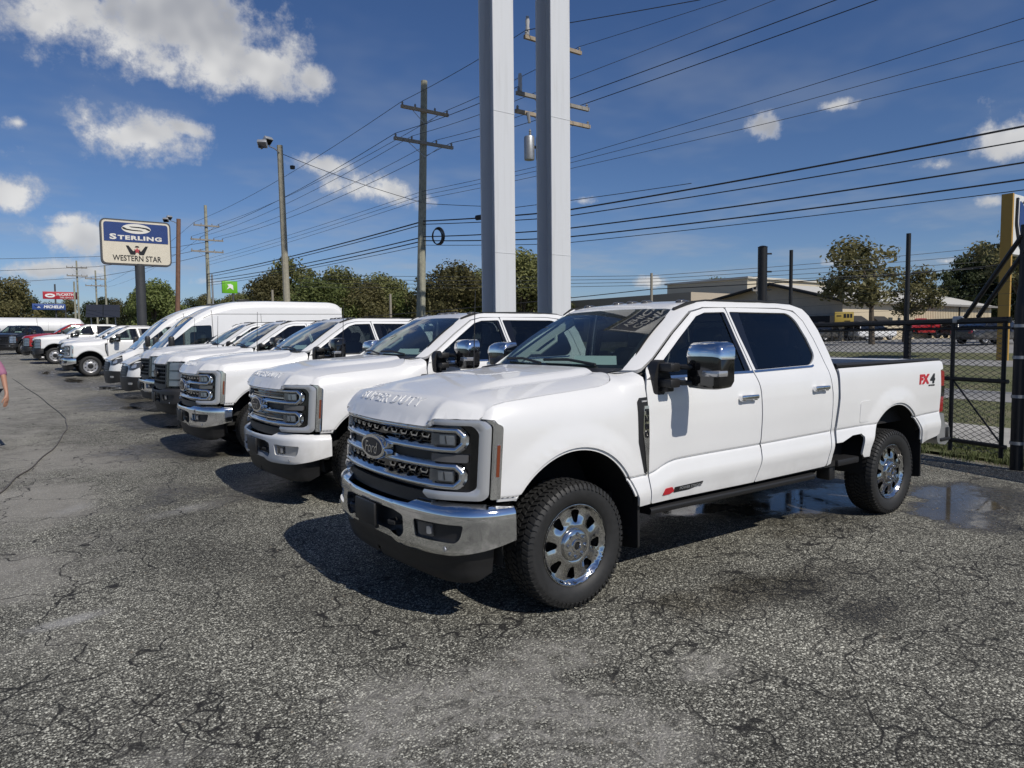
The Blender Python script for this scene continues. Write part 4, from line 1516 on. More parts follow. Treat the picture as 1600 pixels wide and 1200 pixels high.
    bump_panel('bmid', 'bumper_insert', [(-.47, .49), (-.47, .69), (.47, .69), (.47, .49)], BLACK, fb, -.055)
    for sg in (-1, 1):
        fg = bump_panel(('fog', sg), 'fog_lamp', [(sg * .53, .535), (sg * .53, .665), (sg * .91, .665), (sg * .91, .535)], BLACK if S['bumper'] is not WHITE else SATIN, fb, -.028)
        if near:
            bump_panel(('fogl', sg), 'lamp_lens', [(sg * .575, .560, .01), (sg * .565, .640, .01), (sg * .70, .640, .01), (sg * .70, .560, .01)], LAMPIN, fg, -.016, .012)
            bump_panel(('fogp', sg), 'lamp_bulb', [(sg * .655, .575, .01), (sg * .655, .622, .01), (sg * .69, .622, .01), (sg * .69, .575, .01)], REFLECT, fg, -.008, .012)
            p = BUMP(np.array([sg * BT(.80)]))
            PT(('sens', sg), 'parking_sensor', REFLECT, fb, lambda: MB().lathe([(.0001, .006), (.014, .006), (.016, .0)], (float(p[0][0] + p[2][0] * .002), float(p[1][0] + p[3][0] * .002), .505), 0, 14, -1).mesh('sens'))
            PT(('hook', sg), 'tow_hook', BLACK if sg > 0 else UNDER, fb, lambda: MB().tube([(-.88, sg * .34, .585), (-.975, sg * .34, .585), (-.985, sg * .30, .585), (-.975, sg * .27, .585), (-.90, sg * .27, .585)], .016, 6).mesh('hook'))
    if near:
        def plate():
            mb = MB()
            mb.bbox((-1.005, .03, .600), (.02, .31, .15), .006)
            mb.box((-.99, .03, .55), (.02, .26, .10))
            return mb.mesh('plate_bracket')
        PT('plate', 'plate_bracket', BLACK, fb, plate)

    def valance():
        sec = pchip([.26, .30, .38, .47, .52], [-.10, -.075, -.055, -.03, -.03])

        def f(t, z):
            x, y, nx, ny = BUMP(t)
            k = np.interp(np.abs(t), [0, BT(.9), BT(1.0)], [0, 0, .05])
            return np.stack([x + nx * (sec(z) - k), y + ny * (sec(z) - k), z + 0 * t], -1)
        b = BT
        o = [(b(-1.0), .50), (b(0), .50), (b(1.0), .50), (b(1.0), .33), (b(.95), .285), (b(.75), .275), (b(.4), .30), (b(0), .30), (b(-.4), .30), (b(-.75), .275), (b(-.95), .285), (b(-1.0), .33)]
        return panel_mesh('valance', o, f, [], .05, None, .03, (-1, 0, 0))
    PT('val', 'front_valance', BLACK, T, valance)
    front_end(T, S)
    # badges on the sides
    if S['badge']:
        text_side('fx', 'badge_lettering', 'FX', .225, .100, 4.650, 1.300, DECALR, T, -1, True, depth=.004, bold=.06, shear=.15)
        text_side('fx4', 'badge_numeral', '4', .110, .100, 4.825, 1.300, DECALK, T, -1, True, depth=.004, bold=.06, shear=.15)
        text_side('fxo', 'badge_small_lettering', 'OFF ROAD', .13, .016, 4.80, 1.232, DECALK, T, -1, True, depth=.004, bold=.02)
        side_panel('ps0', 'engine_badge', [(.775, .640), (.800, .686), (.870, .688), (.890, .667), (.890, .652), (.85, .640)], (), DECALR, T, -1, off=.006, rim=.006)
        side_panel('ps1', 'engine_badge', [(.895, .644), (.90, .682), (1.21, .690), (1.20, .668), (1.12, .655), (1.06, .646)], (), DECALK, T, -1, off=.004, rim=.004)
        text_side('pst', 'badge_lettering', 'POWER STROKE', .24, .022, 1.075, .668, SATIN, T, -1, depth=.006, bold=.02)
    return T


def front_end(T, S):
    lux = S['grille'] != 'work'
    near = S['detail'] >= 1
    g = nose_panel('gback', 'grille', [(-.90, .735), (-.90, 1.26), (.90, 1.26), (.90, .735)], GLOSSB if lux else BLACK, T, off=-.075, rim=.05, su=.06)
    nose_panel('gfill', 'grille_lower_lip', [(-.66, .735), (-.66, .815), (.66, .815), (.66, .735)], BLACK, g, off=-.03, rim=.03, su=.06)
    if lux:
        bar = S.get('bar', BARM)
        for k, (z0, z1) in enumerate(((1.072, 1.222), (.852, 1.002))):
            o = [(-.845, z0 + .045), (-.845, z1 - .045), (-.80, z1), (.80, z1), (.845, z1 - .045), (.845, z0 + .045), (.80, z0), (-.80, z0)]
            i = [(-.814, z0 + .054), (-.814, z1 - .054), (-.789, z1 - .031), (.789, z1 - .031), (.814, z1 - .054), (.814, z0 + .054), (.789, z0 + .031), (-.789, z0 + .031)]
            nose_panel(('loop', k), 'grille_bar', o, bar, g, [i], off=-.010, rim=.055, su=.012, r=.006, spine=[(-.829, z0 + .05), (-.829, z1 - .05), (-.793, z1 - .0155), (.793, z1 - .0155), (.829, z1 - .05), (.829, z0 + .05), (.793, z0 + .0155), (-.793, z0 + .0155), (-.829, z0 + .05)], hw=.016, rise=.009)
        if S['grille'] == 'lux':
            n = 0
            for zc, rows in ((1.147, (1.160, 1.127)), (.927, (.940, .907))):
                for ri, z in enumerate(rows):
                    for sgn in (-1, 1):
                        for k in range(5):
                            y = sgn * (.075 + .118 * k + (.045 if ri else 0))
                            if abs(y) > .59 or (z < 1.135 and zc > 1.1 and abs(y) < .17) or (z > .93 and zc < 1 and abs(y) < .17):
                                continue
                            p, a = on_nose(y, z, -.045)
                            o = PT('hookfin', 'grille_fin', BRIGHT if ri == 0 else mat('fin_shade', (.10, .10, .105), .3, .8), g, hook_mesh)  # lower row stands for the shadows under the fins, in a darker colour
                            o.location = p
                            o.rotation_euler = (0, 0, a)
                            o.scale = (1, 1 if ri == 0 else .8, 1 if ri == 0 else .7)
        else:
            for z in (1.127, 1.155, .907, .935):
                nose_panel(('slat', z), 'grille_slat', [(-.60, z - .007), (-.60, z + .007), (.60, z + .007), (.60, z - .007)], BRIGHT if z in (1.127, .907) else GLOSSB, g, off=-.035, rim=.03, su=.08)
        # recessed mesh strip between the two loops
        nose_panel('gmid', 'grille_mesh', [(-.60, 1.01), (-.60, 1.064), (.60, 1.064), (.60, 1.01)], BLACK, g, off=-.05, rim=.02, su=.08)
    else:
        # work truck: one big black egg-crate grille in a black surround
        for k, z in enumerate((.83, .905, .98, 1.055, 1.13, 1.20)):
            nose_panel(('wbar', k), 'grille_bar', [(-.56, z - .012), (-.56, z + .012), (.56, z + .012), (.56, z - .012)], BLACK, g, off=-.012, rim=.06, su=.08)
        for k in range(-5, 6):
            y = k * .102
            nose_panel(('wpost', k), 'grille_post', [(y - .008, .80), (y - .008, 1.235), (y + .008, 1.235), (y + .008, .80)], BLACK, g, off=-.022, rim=.05, su=.08)
        nose_panel('wsur', 'grille_surround', [(-.62, .79), (-.63, 1.25), (.63, 1.25), (.62, .79)], BLACK, g, [[(-.565, .825), (-.575, 1.215), (.575, 1.215), (.565, .825)]], off=.0, rim=.06, su=.05, r=.01)
    # emblem
    def oval(a, b, dx, h):
        mb = MB()
        n = 36
        x0 = -.955 + .07 * .24
        rings = []
        for (s, hh) in ((1.0, -.05), (1.0, h - .006), (.965, h), (.93, h)):
            rings.append([(x0 - dx - hh, a * s * math.cos(2 * math.pi * k / n), 1.037 + b * s * math.sin(2 * math.pi * k / n)) for k in range(n)])
        return mb.loft(rings).mesh('emblem')
    em = PT('emb1', 'emblem', CHROME if lux else BLACK, g, lambda: oval(.178, .084, 0, .022))
    PT('emb2', 'emblem_field', EMBLEM, em, lambda: oval(.150, .064, 0, .026))
    if near:
        PT('emb3', 'emblem_script', BRIGHT, em, lambda: text_mesh('script', 'Ford', .20, .078, flat_place((-.965, 0, 1.035), (0, -1, 0), (0, 0, 1), (-1, 0, 0)), depth=.003, shear=.35, bold=.0))
    # headlights
    for sg in (-1, 1):
        def S2(poly):
            return [(sg * p[0],) + tuple(p[1:]) for p in poly]
        box = nose_panel(('hbox', sg), 'headlight', S2([(.60, .80), (.60, 1.262), (.645, 1.272), (.93, 1.272), (.978, 1.22), (.978, .80)]), GLOSSB, T, off=-.05, rim=.05, su=.04)
        if lux:
            cl = S2([(.585, 1.222, .0), (.64, 1.272, .012), (.915, 1.272, .02), (.957, 1.245, .03), (.957, .82, .02), (.935, .792, .02), (.625, .787, .01), (.580, .818, .01),
                     (.592, .838), (.875, .842, .02), (.908, .865, .02), (.908, 1.195, .02), (.878, 1.238, .02), (.655, 1.238, .01), (.610, 1.218)])
            nose_panel(('clamp', sg), 'daytime_lamp', cl, S.get('clamp', CLAMP), box, off=.0, rim=.055, su=.014, spine=S2([(.60, 1.235), (.645, 1.255), (.91, 1.255), (.933, 1.22), (.933, .84), (.91, .815), (.59, .812)]), hw=.030, rise=.006)
            def htop(sg=sg):
                ys = [.60, .66, .72, .78, .84, .90, .945, .965]
                fr = []
                for y in ys:
                    q = nosemap(.0)(np.array([TY(y)]), np.array([1.27]))[0]
                    fr.append((q[0], y))
                o = fr + [(-.600, .955), (-.640, .925), (-.655, .905), (-.678, .875), (-.738, .802), (-.815, .695), (-.842, .665), (-.872, .62)]
                return panel_mesh('lamp_top', [(x, sg * y) for x, y in o], lambda x, y: np.stack([x, y, 1.262 + .03 * (x + .8)], -1), [], .03, None, .02, (0, 0, 1))
            PT(('htop', sg), 'lamp_top', S.get('clamp', CLAMP), box, htop)
            ed = S2([(.9615, .80, .01), (.9615, 1.240, .02), (.935, 1.2735), (.950, 1.2735, .0), (.982, 1.235, .02), (.982, .80, .01)])
            nose_panel(('cedge', sg), 'lamp_bezel', ed, CHROME, box, off=.004, rim=.03, su=.03)
            for k, (z0, z1) in enumerate(((1.112, 1.182), (.892, .962))):
                nose_panel(('lamp', sg, k), 'lamp_reflector', S2([(.610, z0), (.610, z1), (.785, z1), (.785, z0)]), LAMPBOX, box, off=-.022, rim=.02, su=.04)
                nose_panel(('lampb', sg, k), 'lamp_bulb', S2([(.690, z0 + .008, .008), (.684, z1 - .006, .008), (.780, z1 - .006, .008), (.780, z0 + .008, .008)]), REFLECT, box, off=-.016, rim=.02, su=.04)
                nose_panel(('lampc', sg, k), 'lamp_divider', S2([(.733, z0 + .012), (.725, z1 - .010), (.731, z1 - .010), (.740, z0 + .012)]), LAMPIN, box, off=-.012, rim=.01, su=.04)
                nose_panel(('lampl', sg, k), 'lamp_lens', S2([(.618, z0 - .002), (.618, z1 + .002), (.80, z1 + .002), (.80, z0 - .002)]), LENS, box, off=-.006, rim=0, su=.05)
            nose_panel(('side', sg), 'lamp_reflector', S2([(.62, 1.012, .01), (.62, 1.060, .01), (.855, 1.060, .01), (.855, 1.012, .01)]), mat('grey_lens', (.10, .10, .105), .12, coat=1.0), box, off=-.02, rim=.02, su=.04)
            nose_panel(('amb', sg), 'side_reflector', S2([(.9725, .935, .004), (.9725, 1.125, .004), (.9795, 1.125, .004), (.9795, .935, .004)]), AMBER, box, off=.0095, rim=.01, su=.03)
        else:
            nose_panel(('wl', sg), 'lamp_reflector', S2([(.65, .815), (.65, 1.25), (.93, 1.25, .03), (.968, 1.21, .03), (.968, .815)]), REFLECT, box, off=-.03, rim=.02, su=.03)
            for k, z in enumerate((.93, 1.10)):
                nose_panel(('wd', sg, k), 'lamp_divider', S2([(.66, z - .012), (.66, z + .012), (.96, z + .012), (.96, z - .012)]), LAMPIN, box, off=-.02, rim=.02, su=.04)
            nose_panel(('wlens', sg), 'lamp_lens', S2([(.635, .80, .01), (.635, 1.265, .02), (.93, 1.268, .04), (.975, 1.22, .03), (.975, .80, .01)]), LENS, box, off=.004, rim=0, su=.03)
            nose_panel(('amb', sg), 'side_reflector', S2([(.9725, .935, .004), (.9725, 1.125, .004), (.9795, 1.125, .004), (.9795, .935, .004)]), AMBER, box, off=.0095, rim=.01, su=.03)



# ================================================================== lie of the land
_gy = pchip([5, 12, 20, 34, 44, 60, 100, 200], [0, .07, .18, .36, .66, .95, 1.3, 1.6])
_gx = pchip([11.5, 18, 27, 40, 62, 120], [0, .10, .35, .75, 1.2, 1.4])


def gz(x, y):
    a = _gy(np.clip(y, 5, 200))
    b = _gx(np.clip(x, 11.5, 120))
    return np.maximum(a, b)


def g1(x, y):
    return float(gz(x, y))


def fence_x(y):
    return 10.55 + .29 * (np.clip(y, -30, 17) - 3.6)


# ================================================================== the row of pickups
WORK = dict(grille='work', bumper=BLACK, rim='steel', rimmat=STEELW, cap=BLACK, badge=False, detail=1, handle=BLACK)
ROW = 'white pickups in the row'
make_truck('pickup_truck', 'nearest white crew cab pickup, chrome bumper, large chrome mirror and bright chrome wheels', (2.965, 4.426, 0), {}, ROW)
make_truck('pickup_truck', 'white pickup with white painted bumper, second in the row', (3.20, 7.95, g1(3.2, 7.95)), dict(bumper=WHITE, grille='slat', badge=False, bar=BRIGHT), ROW)
make_truck('pickup_truck', 'white pickup with chrome bumper and black mirror, third in the row', (3.14, 11.55, g1(3.1, 11.55)), dict(cap=GLOSSB, badge=False, handle=BLACK), ROW)
make_truck('pickup_truck', 'white work pickup with black grille and black bumper, fourth in the row', (3.36, 15.2, g1(3.36, 15.2)), dict(WORK, bumper=mat('rough_black', (.02, .02, .021), .55)), ROW)
make_truck('pickup_truck', 'white work pickup with black grille and chrome bumper, just before the vans', (3.58, 18.5, g1(3.6, 18.5)), dict(WORK, bumper=CHROME), ROW)
make_truck('pickup_truck', 'white pickup with bare steel wheels right behind the two vans', (2.93, 34.55, g1(2.93, 34.55)), dict(WORK, bumper=CHROME, grille='lux', bar=SATIN), ROW)
make_truck('pickup_truck', 'white pickup mostly hidden behind the steel wheeled pickup', (3.05, 38.4, g1(3, 38.4)), dict(WORK, bumper=CHROME), ROW)
make_truck('pickup_truck', 'white pickup with black bumper next to the red pickup, far end of the row', (2.25, 44.6, g1(2.3, 44.6)), dict(WORK, grille='work'), ROW)
make_truck('pickup_truck', 'dark red pickup behind the last white pickup of the row', (1.9, 49.3, g1(1.9, 49.3)), dict(WORK, paint=RED), 'far pickups')
make_truck('pickup_truck', 'black pickup parked by the dark screen under the white tank', (.35, 61.2, g1(0, 61)), dict(WORK, paint=BLACKP), 'far pickups', rz=R(60))


# ================================================================== high roof vans
_vt = pchip([-1.05, -.98, -.9, -.6, -.3, .0, .62, .9, 1.3, 1.9, 3.0, 4.6, 4.85, 5.0], [.93, .99, 1.04, 1.18, 1.30, 1.60, 2.20, 2.38, 2.56, 2.70, 2.74, 2.74, 2.70, 2.60])
_vw = pchip([.3, .5, .8, 1.2, 1.5, 2.0, 2.5, 2.75], [.96, 1.0, 1.02, 1.02, 1.0, .955, .90, .87])


def VW(x, z):
    x, z = np.asarray(x, float), np.asarray(z, float)
    rel = _vt(x) - z
    w = _vw(z) - .13 * np.clip(1 - rel / .24, 0, 1.3) ** 2
    w = w - .10 * np.clip((-.25 - x) / .75, 0, 1.4) ** 2
    return w


def vtop(x, v):
    x, v = np.asarray(x, float), np.asarray(v, float)
    e = VW(x, _vt(x) - .035)
    return np.stack([x, v * e, _vt(x) - .035 * np.abs(v) ** 3.0], -1)


VNOSE, VT = plan([0, .3, .55, .72, .82, .88, .905, .91], [-1.03, -1.02, -.985, -.93, -.86, -.77, -.68, -.60])


def make_van(label, loc):
    T = thing('panel_van', label, 'van', loc, 0, 'high roof white vans')
    ar = (0, .36, .43)
    xs = list(np.linspace(-.66, 4.98, 50))
    top = [(x, float(_vt(x)) - .038) for x in xs]
    out = [(-.66, .62)] + top + [(5.0, 2.4), (5.02, .45), (4.2, .42)] + arc((3.75, .36, .43), 8, 172, 18) + [(.5, .42)] + arc(ar, 8, 172, 18) + [(-.5, .42), (-.62, .44)]
    win = rnd([(-.10, 1.40, .04), (.03, 1.50, .03), (.62, 1.98, .08), (1.12, 2.0, .06), (1.12, 1.36, .05), (.3, 1.34, .03)], 0)
    for sg in (-1, 1):
        f = lambda x, z, sg=sg: np.stack([x, sg * VW(x, z), z], -1)
        sd = PT(('vside', sg), 'body_side', WHITE, T, lambda: panel_mesh('body_side', out, f, [win], .06, None, .03, (0, sg, 0)))
        fg = lambda x, z, sg=sg: np.stack([x, sg * (VW(x, z) - .012), z], -1)
        PT(('vwin', sg), 'window_glass', GLASS, sd, lambda: panel_mesh('window_glass', win, fg, [], .1, None, 0, (0, sg, 0)))
        fo = lambda x, z, sg=sg: np.stack([x, sg * (VW(x, z) + .004), z], -1)
        PT(('vpost', sg), 'window_post', SEAL, sd, lambda: panel_mesh('window_post', [(.36, 1.345), (.36, 1.77), (.395, 1.80), (.395, 1.345)], fo, [], .05, None, .02, (0, sg, 0)))
        for k, pl in enumerate(([(1.14, .6), (1.14, 2.42), (1.155, 2.42), (1.155, .6)], [(.90, 2.20), (1.14, 2.32), (5.0, 2.36), (5.0, 2.345), (1.14, 2.305), (.90, 2.185)], [(2.5, .6), (2.5, 2.34), (2.512, 2.34), (2.512, .6)], [(-.2, 1.30), (.1, 1.31), (.1, 1.295), (-.2, 1.288)])):
            fl = lambda x, z, sg=sg: np.stack([x, sg * (VW(x, z) + .002), z], -1)
            PT(('vseam', sg, k), 'panel_seam', mat('seam_grey', (.10, .10, .10), .7), sd, lambda: panel_mesh('panel_seam', pl, fl, [], .05, None, .002, (0, sg, 0)))
        PT(('vmir', sg), 'mirror', BLACK, T, lambda: MB().bbox((.02, sg * 1.22, 1.52), (.14, .20, .34), .05).bbox((.02, sg * 1.04, 1.40), (.08, .24, .06), .02).mesh('mirror'))
    PT('vhood', 'hood', WHITE, T, lambda: panel_mesh('hood', [(-1.0, -.93), (-1.0, .93), (-.32, 1), (-.32, -1)], vtop, [], .06, .08, .03, (-.4, 0, 1)))
    for sg in (-1, 1):
        PT(('vvent', sg), 'hood_vent', SEAL, T, lambda: panel_mesh('hood_vent', [(-.66, sg * .42), (-.66, sg * .62), (-.52, sg * .70), (-.52, sg * .42)], lambda x, v: vtop(x, v) + np.array([0, 0, .004]), [], .05, None, .006, (0, 0, 1)))
    PT('vws', 'windscreen', WSGLASS, T, lambda: panel_mesh('windscreen', [(-.30, -.985), (-.30, .985), (.66, .985), (.66, -.985)], vtop, [], .08, .08, 0, (-.6, 0, .7)))
    PT('vwt', 'windscreen_shade', TINT, T, lambda: panel_mesh('windscreen_shade', [(.36, -.97), (.36, .97), (.655, .97), (.655, -.97)], lambda x, v: vtop(x, v) + np.array([.006, 0, -.008]), [], .08, .08, 0, (-.6, 0, .7)))
    PT('vroof', 'roof', WHITE, T, lambda: panel_mesh('roof', [(.68, -1), (.68, 1), (4.99, 1), (4.99, -1)], vtop, [], .08, .1, .03, (0, 0, 1)))
    PT('vroofv', 'roof_vent', BLACK, T, lambda: MB().bbox((2.2, -.2, 2.75), (.32, .22, .05), .015).mesh('roof_vent'))
    PT('vback', 'rear_door', WHITE, T, lambda: MB().box((4.99, 0, 1.5), (.04, 1.78, 2.1)).mesh('rear_door', False))

    def nm(off):
        def f(t, z):
            x, y, nx, ny = VNOSE(t)
            o = off + .045 * (1 - ((z - .62) / .42) ** 2)
            return np.stack([x + .10 * np.clip(z - .6, 0, 1) + nx * (o - .03), y + ny * (o - .03), z + 0 * t], -1)
        return f
    v = VT
    e = v(.91)
    PT('vfas', 'front_fascia', WHITE, T, lambda: panel_mesh('front_fascia', [(-e, .58), (-e, 1.03), (0, .99), (e, 1.03), (e, .58), (0, .58)], nm(0), [], .06, None, .03, (-1, 0, 0)))
    PT('vbump', 'front_bumper', BLACK, T, lambda: panel_mesh('front_bumper', [(-e, .28), (-e, .60), (-v(.6), .62), (0, .60), (v(.6), .62), (e, .60), (e, .28), (v(.6), .22), (0, .22), (-v(.6), .22)], nm(.03), [], .06, None, .05, (-1, 0, 0)))
    gr = PT('vgr', 'grille', BLACK, T, lambda: panel_mesh('grille', rnd([(-v(.52), .62, .04), (-v(.58), .86, .05), (-v(.45), .90, .03), (v(.45), .90, .03), (v(.58), .86, .05), (v(.52), .62, .04)], 0), nm(.012), [], .05, None, .02, (-1, 0, 0)))
    for k in range(3):
        z = .68 + .075 * k
        PT(('vslat', k), 'grille_slat', mat('dark_grey_trim', (.04, .04, .042), .4), gr, lambda: panel_mesh('grille_slat', [(-v(.5), z), (-v(.5), z + .022), (v(.5), z + .022), (v(.5), z)], nm(.024), [], .06, None, .012, (-1, 0, 0)))
    for sg in (-1, 1):
        pl = rnd([(sg * v(.63), .80, .03), (sg * v(.66), .93, .03), (sg * v(.90), 1.02, .03), (sg * (e - .005), .98, .02), (sg * v(.905), .90, .03), (sg * v(.80), .79, .04)], 0)
        hl = PT(('vhl', sg), 'headlight', LAMPIN, T, lambda: panel_mesh('headlight', pl, nm(.008), [], .04, None, .015, (-1, 0, 0)))
        p2 = rnd([(sg * v(.74), .84, .03), (sg * v(.74), .935, .03), (sg * v(.85), .955, .03), (sg * v(.85), .86, .03)], .03)
        PT(('vhb', sg), 'lamp_bulb', REFLECT, hl, lambda: panel_mesh('lamp_bulb', p2, nm(.013), [], .04, None, .01, (-1, 0, 0)))
        p3 = rnd([(sg * v(.66), .40, .03), (sg * v(.66), .46, .03), (sg * v(.80), .46, .03), (sg * v(.80), .40, .03)], .02)
        PT(('vfog', sg), 'fog_lamp', REFLECT, T, lambda: panel_mesh('fog_lamp', p3, nm(.036), [], .04, None, .01, (-1, 0, 0)))

    def vin():
        mb = MB()
        mb.box((.05, 0, 1.25), (.55, 1.7, .14))
        mb.bbox((.95, -.45, 1.45), (.16, .5, .75), .05)
        mb.bbox((.95, .45, 1.45), (.16, .5, .75), .05)
        mb.box((2.3, 0, .5), (5.0, 1.5, .2))
        mb.box((1.6, 0, 1.4), (.05, 1.8, 1.8))
        mb.box((-.3, 0, .8), (.8, 1.4, .5))
        return mb.mesh('cabin_trim')
    PT('vin', 'cabin_trim', TRIM, T, vin)
    for x in (0, 3.75):
        for sg in (-1, 1):
            w = wheel(T, (x, sg * .86, .36), 'steel', sg, STEELW)
            w.scale = (.86, .9, .86)
    return T


make_van('near high roof white panel van, its long roof showing above the pickups', (3.72, 22.2, g1(3.7, 22.2)))
make_van('far high roof white panel van, mostly behind the nearer van', (3.70, 25.9, g1(3.7, 25.9)))

# ================================================================== ground sheets
def sheet(name, xs, ys, m, dz, fx=None):
    vs = []
    for y in ys:
        for k, x in enumerate(xs):
            xx = fx(k, y) if fx else x
            vs.append((xx, y, g1(xx, y) + dz))
    n = len(xs)
    fs = [(j * n + i, j * n + i + 1, (j + 1) * n + i + 1, (j + 1) * n + i) for j in range(len(ys) - 1) for i in range(n - 1)]
    me = bpy.data.meshes.new(name)
    me.from_pydata(vs, [], fs)
    me.polygons.foreach_set('use_smooth', [True] * len(fs))
    return struct(link(name, me, m))


DIRT = simple_ground('verge_soil', (.10, .095, .06), (.16, .14, .10), .6, (.06, .075, .03))
LAWN = simple_ground('mown_grass', (.075, .088, .030), (.135, .130, .058), 1.4, (.15, .135, .075))
CONC = simple_ground('old_concrete', (.30, .29, .265), (.40, .385, .35), .8, (.24, .23, .21))
ROADM = simple_ground('grey_road', (.20, .197, .19), (.27, .265, .25), .5)
ys_far = [-400, -150, -60, -30, -10, 0, 5, 8, 12, 16, 20, 27, 34, 39, 44, 52, 60, 80, 100, 140, 200, 400, 1200]
xs_far = [-900, -300, -120, -60, -25, -8, 0, 6, 11.5, 14, 18, 22, 27, 33, 40, 50, 62, 90, 120, 250, 900]
sheet('ground', xs_far, ys_far, DIRT, -.03)
lot_x = [0, .2, .45, .7, .82, .9, .95, 1.0]
lot_y = [-30, -12, -4, 0, 2, 3.6, 5, 7, 9, 11, 13, 15, 17, 20, 24, 28, 32, 36, 40, 44, 48, 54, 60, 70, 80, 100, 120]
sheet('parking_lot', lot_x, lot_y, asphalt_material(), 0.0, lambda k, y: -90 + (float(fence_x(y)) + .06 + 90) * lot_x[k])


def strip(name, off0, off1, m, dz, y0=-30, y1=46):
    n = 9
    ys = list(np.linspace(y0, y1, 24))
    return sheet(name, list(range(n)), ys, m, dz, lambda k, y: (10.55 + .12 * (y - 3.6)) + off0 + (off1 - off0) * k / (n - 1))


strip('lawn', .5, 32, LAWN, .006)
strip('path', 1.75, 3.9, CONC, .012)
strip('road', 8.2, 10.6, ROADM, .014)
strip('far_parking_lot', 19.5, 120, ROADM, .018, -60, 34)


def grass_blades():
    rg = random.Random(3)
    vs, fs = [], []

    def tuft(x, y, h, n, sp):
        z = g1(x, y)
        for _ in range(n):
            a = rg.uniform(0, 6.28)
            px, py = x + rg.gauss(0, sp), y + rg.gauss(0, sp)
            hh = h * rg.uniform(.5, 1.2)
            w = .006
            lx, ly = math.cos(a) * hh * .45, math.sin(a) * hh * .45
            b = len(vs)
            vs.extend([(px - w * math.sin(a), py + w * math.cos(a), z), (px + w * math.sin(a), py - w * math.cos(a), z), (px + lx * .5, py + ly * .5, z + hh * .7), (px + lx, py + ly, z + hh)])
            fs.extend([(b, b + 1, b + 2), (b + 2, b + 1, b + 3)])
    for _ in range(800):                                    # along the foot of the fence
        y = rg.uniform(-2, 9)
        x = float(fence_x(y)) + rg.uniform(.02, 1.3)
        tuft(x, y, rg.uniform(.05, .14), 14, .05)
    for _ in range(2200):
        y = rg.uniform(-3, 12)
        x = 10.55 + .12 * (y - 3.6) + rg.choice([rg.uniform(.5, 1.7), rg.uniform(3.95, 8.1), rg.uniform(3.95, 8.1), rg.uniform(10.7, 15)])
        tuft(x, y, rg.uniform(.04, .09), 10, .10)
    me = bpy.data.meshes.new('grass')
    me.from_pydata(vs, [], fs)
    o = struct(link('grass', me, mat('grass_blade', (.085, .105, .032), .7, grain=.4, gscale=3)), 'stuff')
    o['label'] = 'short dry grass behind the chain link fence'
    return o


grass_blades()

# debris at the edge of the lot by the gate
def grit():
    rg = random.Random(9)
    vs, fs = [], []
    for _ in range(420):
        y = rg.uniform(1.5, 7.5)
        x = float(fence_x(y)) - abs(rg.gauss(0, .45)) - .05
        s = rg.uniform(.006, .022)
        b = len(vs)
        for (dx, dy, dz) in ((-1, -1, 0), (1, -1, 0), (1, 1, 0), (-1, 1, 0), (rg.uniform(-.4, .4), rg.uniform(-.4, .4), .8)):
            vs.append((x + dx * s * rg.uniform(.6, 1.2), y + dy * s * rg.uniform(.6, 1.2), dz * s))
        fs += [(b, b + 1, b + 4), (b + 1, b + 2, b + 4), (b + 2, b + 3, b + 4), (b + 3, b, b + 4)]
    for _ in range(520):
        y = rg.uniform(1.6, 9.0)
        x = rg.uniform(-.5 + .1 * y, 9.5)
        s = rg.uniform(.003, .009)
        b = len(vs)
        for (dx, dy, dz) in ((-1, -1, 0), (1, -1, 0), (1, 1, 0), (-1, 1, 0), (rg.uniform(-.4, .4), rg.uniform(-.4, .4), .9)):
            vs.append((x + dx * s * rg.uniform(.6, 1.2), y + dy * s * rg.uniform(.6, 1.2), dz * s + g1(x, y)))
        fs += [(b, b + 1, b + 4), (b + 1, b + 2, b + 4), (b + 2, b + 3, b + 4), (b + 3, b, b + 4)]
    me = bpy.data.meshes.new('grit')
    me.from_pydata(vs, [], fs)
    o = struct(link('gravel', me, mat('grit_stone', (.16, .14, .11), .9)), 'stuff')
    o['label'] = 'loose grit on the lot and swept against the fence'


grit()

# ================================================================== sign pylon: two white steel columns and its board overhead
PYL = mat('pylon_paint', (.60, .61, .62), .55, bump=.12, bscale=30)


def weather(m):
    """Rain streaks, chalking and a little rust bleeding down a painted steel column."""
    t = NT(m.node_tree)
    b = t.n['Principled BSDF']
    P = t.node('ShaderNodeTexCoord').outputs['Object']
    st = t.noise(t.vmath('MULTIPLY', P, (9.0, 9.0, .35)), 1.0, 5, .65)
    bl = t.noise(P, 1.7, 5, .6)
    col = t.mix(t.ramp(st, .45, .80), (.57, .585, .605), (.51, .52, .53))
    col = t.mix(t.math('MULTIPLY', t.math('MULTIPLY', t.ramp(bl, .64, .76), t.ramp(st, .55, .75)), .4), col, (.34, .27, .21))
    col = t.mix(t.math('MULTIPLY', t.ramp(bl, .35, .25), .3), col, (.70, .71, .72))
    t.put(b.inputs['Base Color'], col)


weather(PYL)


def column(x, y, label):
    o = thing('sign_column', label, 'column', (x, y, g1(x, y)), 0, 'columns of the dealership sign')
    w, H = .76, 15.0
    for s in (-1, 1):
        MB().bbox((0, s * (w / 2 - .025), H / 2), (w, .05, H), .006, 1).build('flange', PYL, o)
    MB().box((.02, 0, H / 2), (.05, w - .102, H - .02)).build('web', PYL, o, False)
    for z in (4.2, 8.4):
        for s in (-1, 1):
            MB().box((0, s * (w / 2 + .001), z), (w + .012, .014, .022)).build('weld_seam', PYL, o, False)
    MB().box((0, 0, .04), (1.2, 1.2, .08)).build('base_plate', PYL, o, False)
    return o


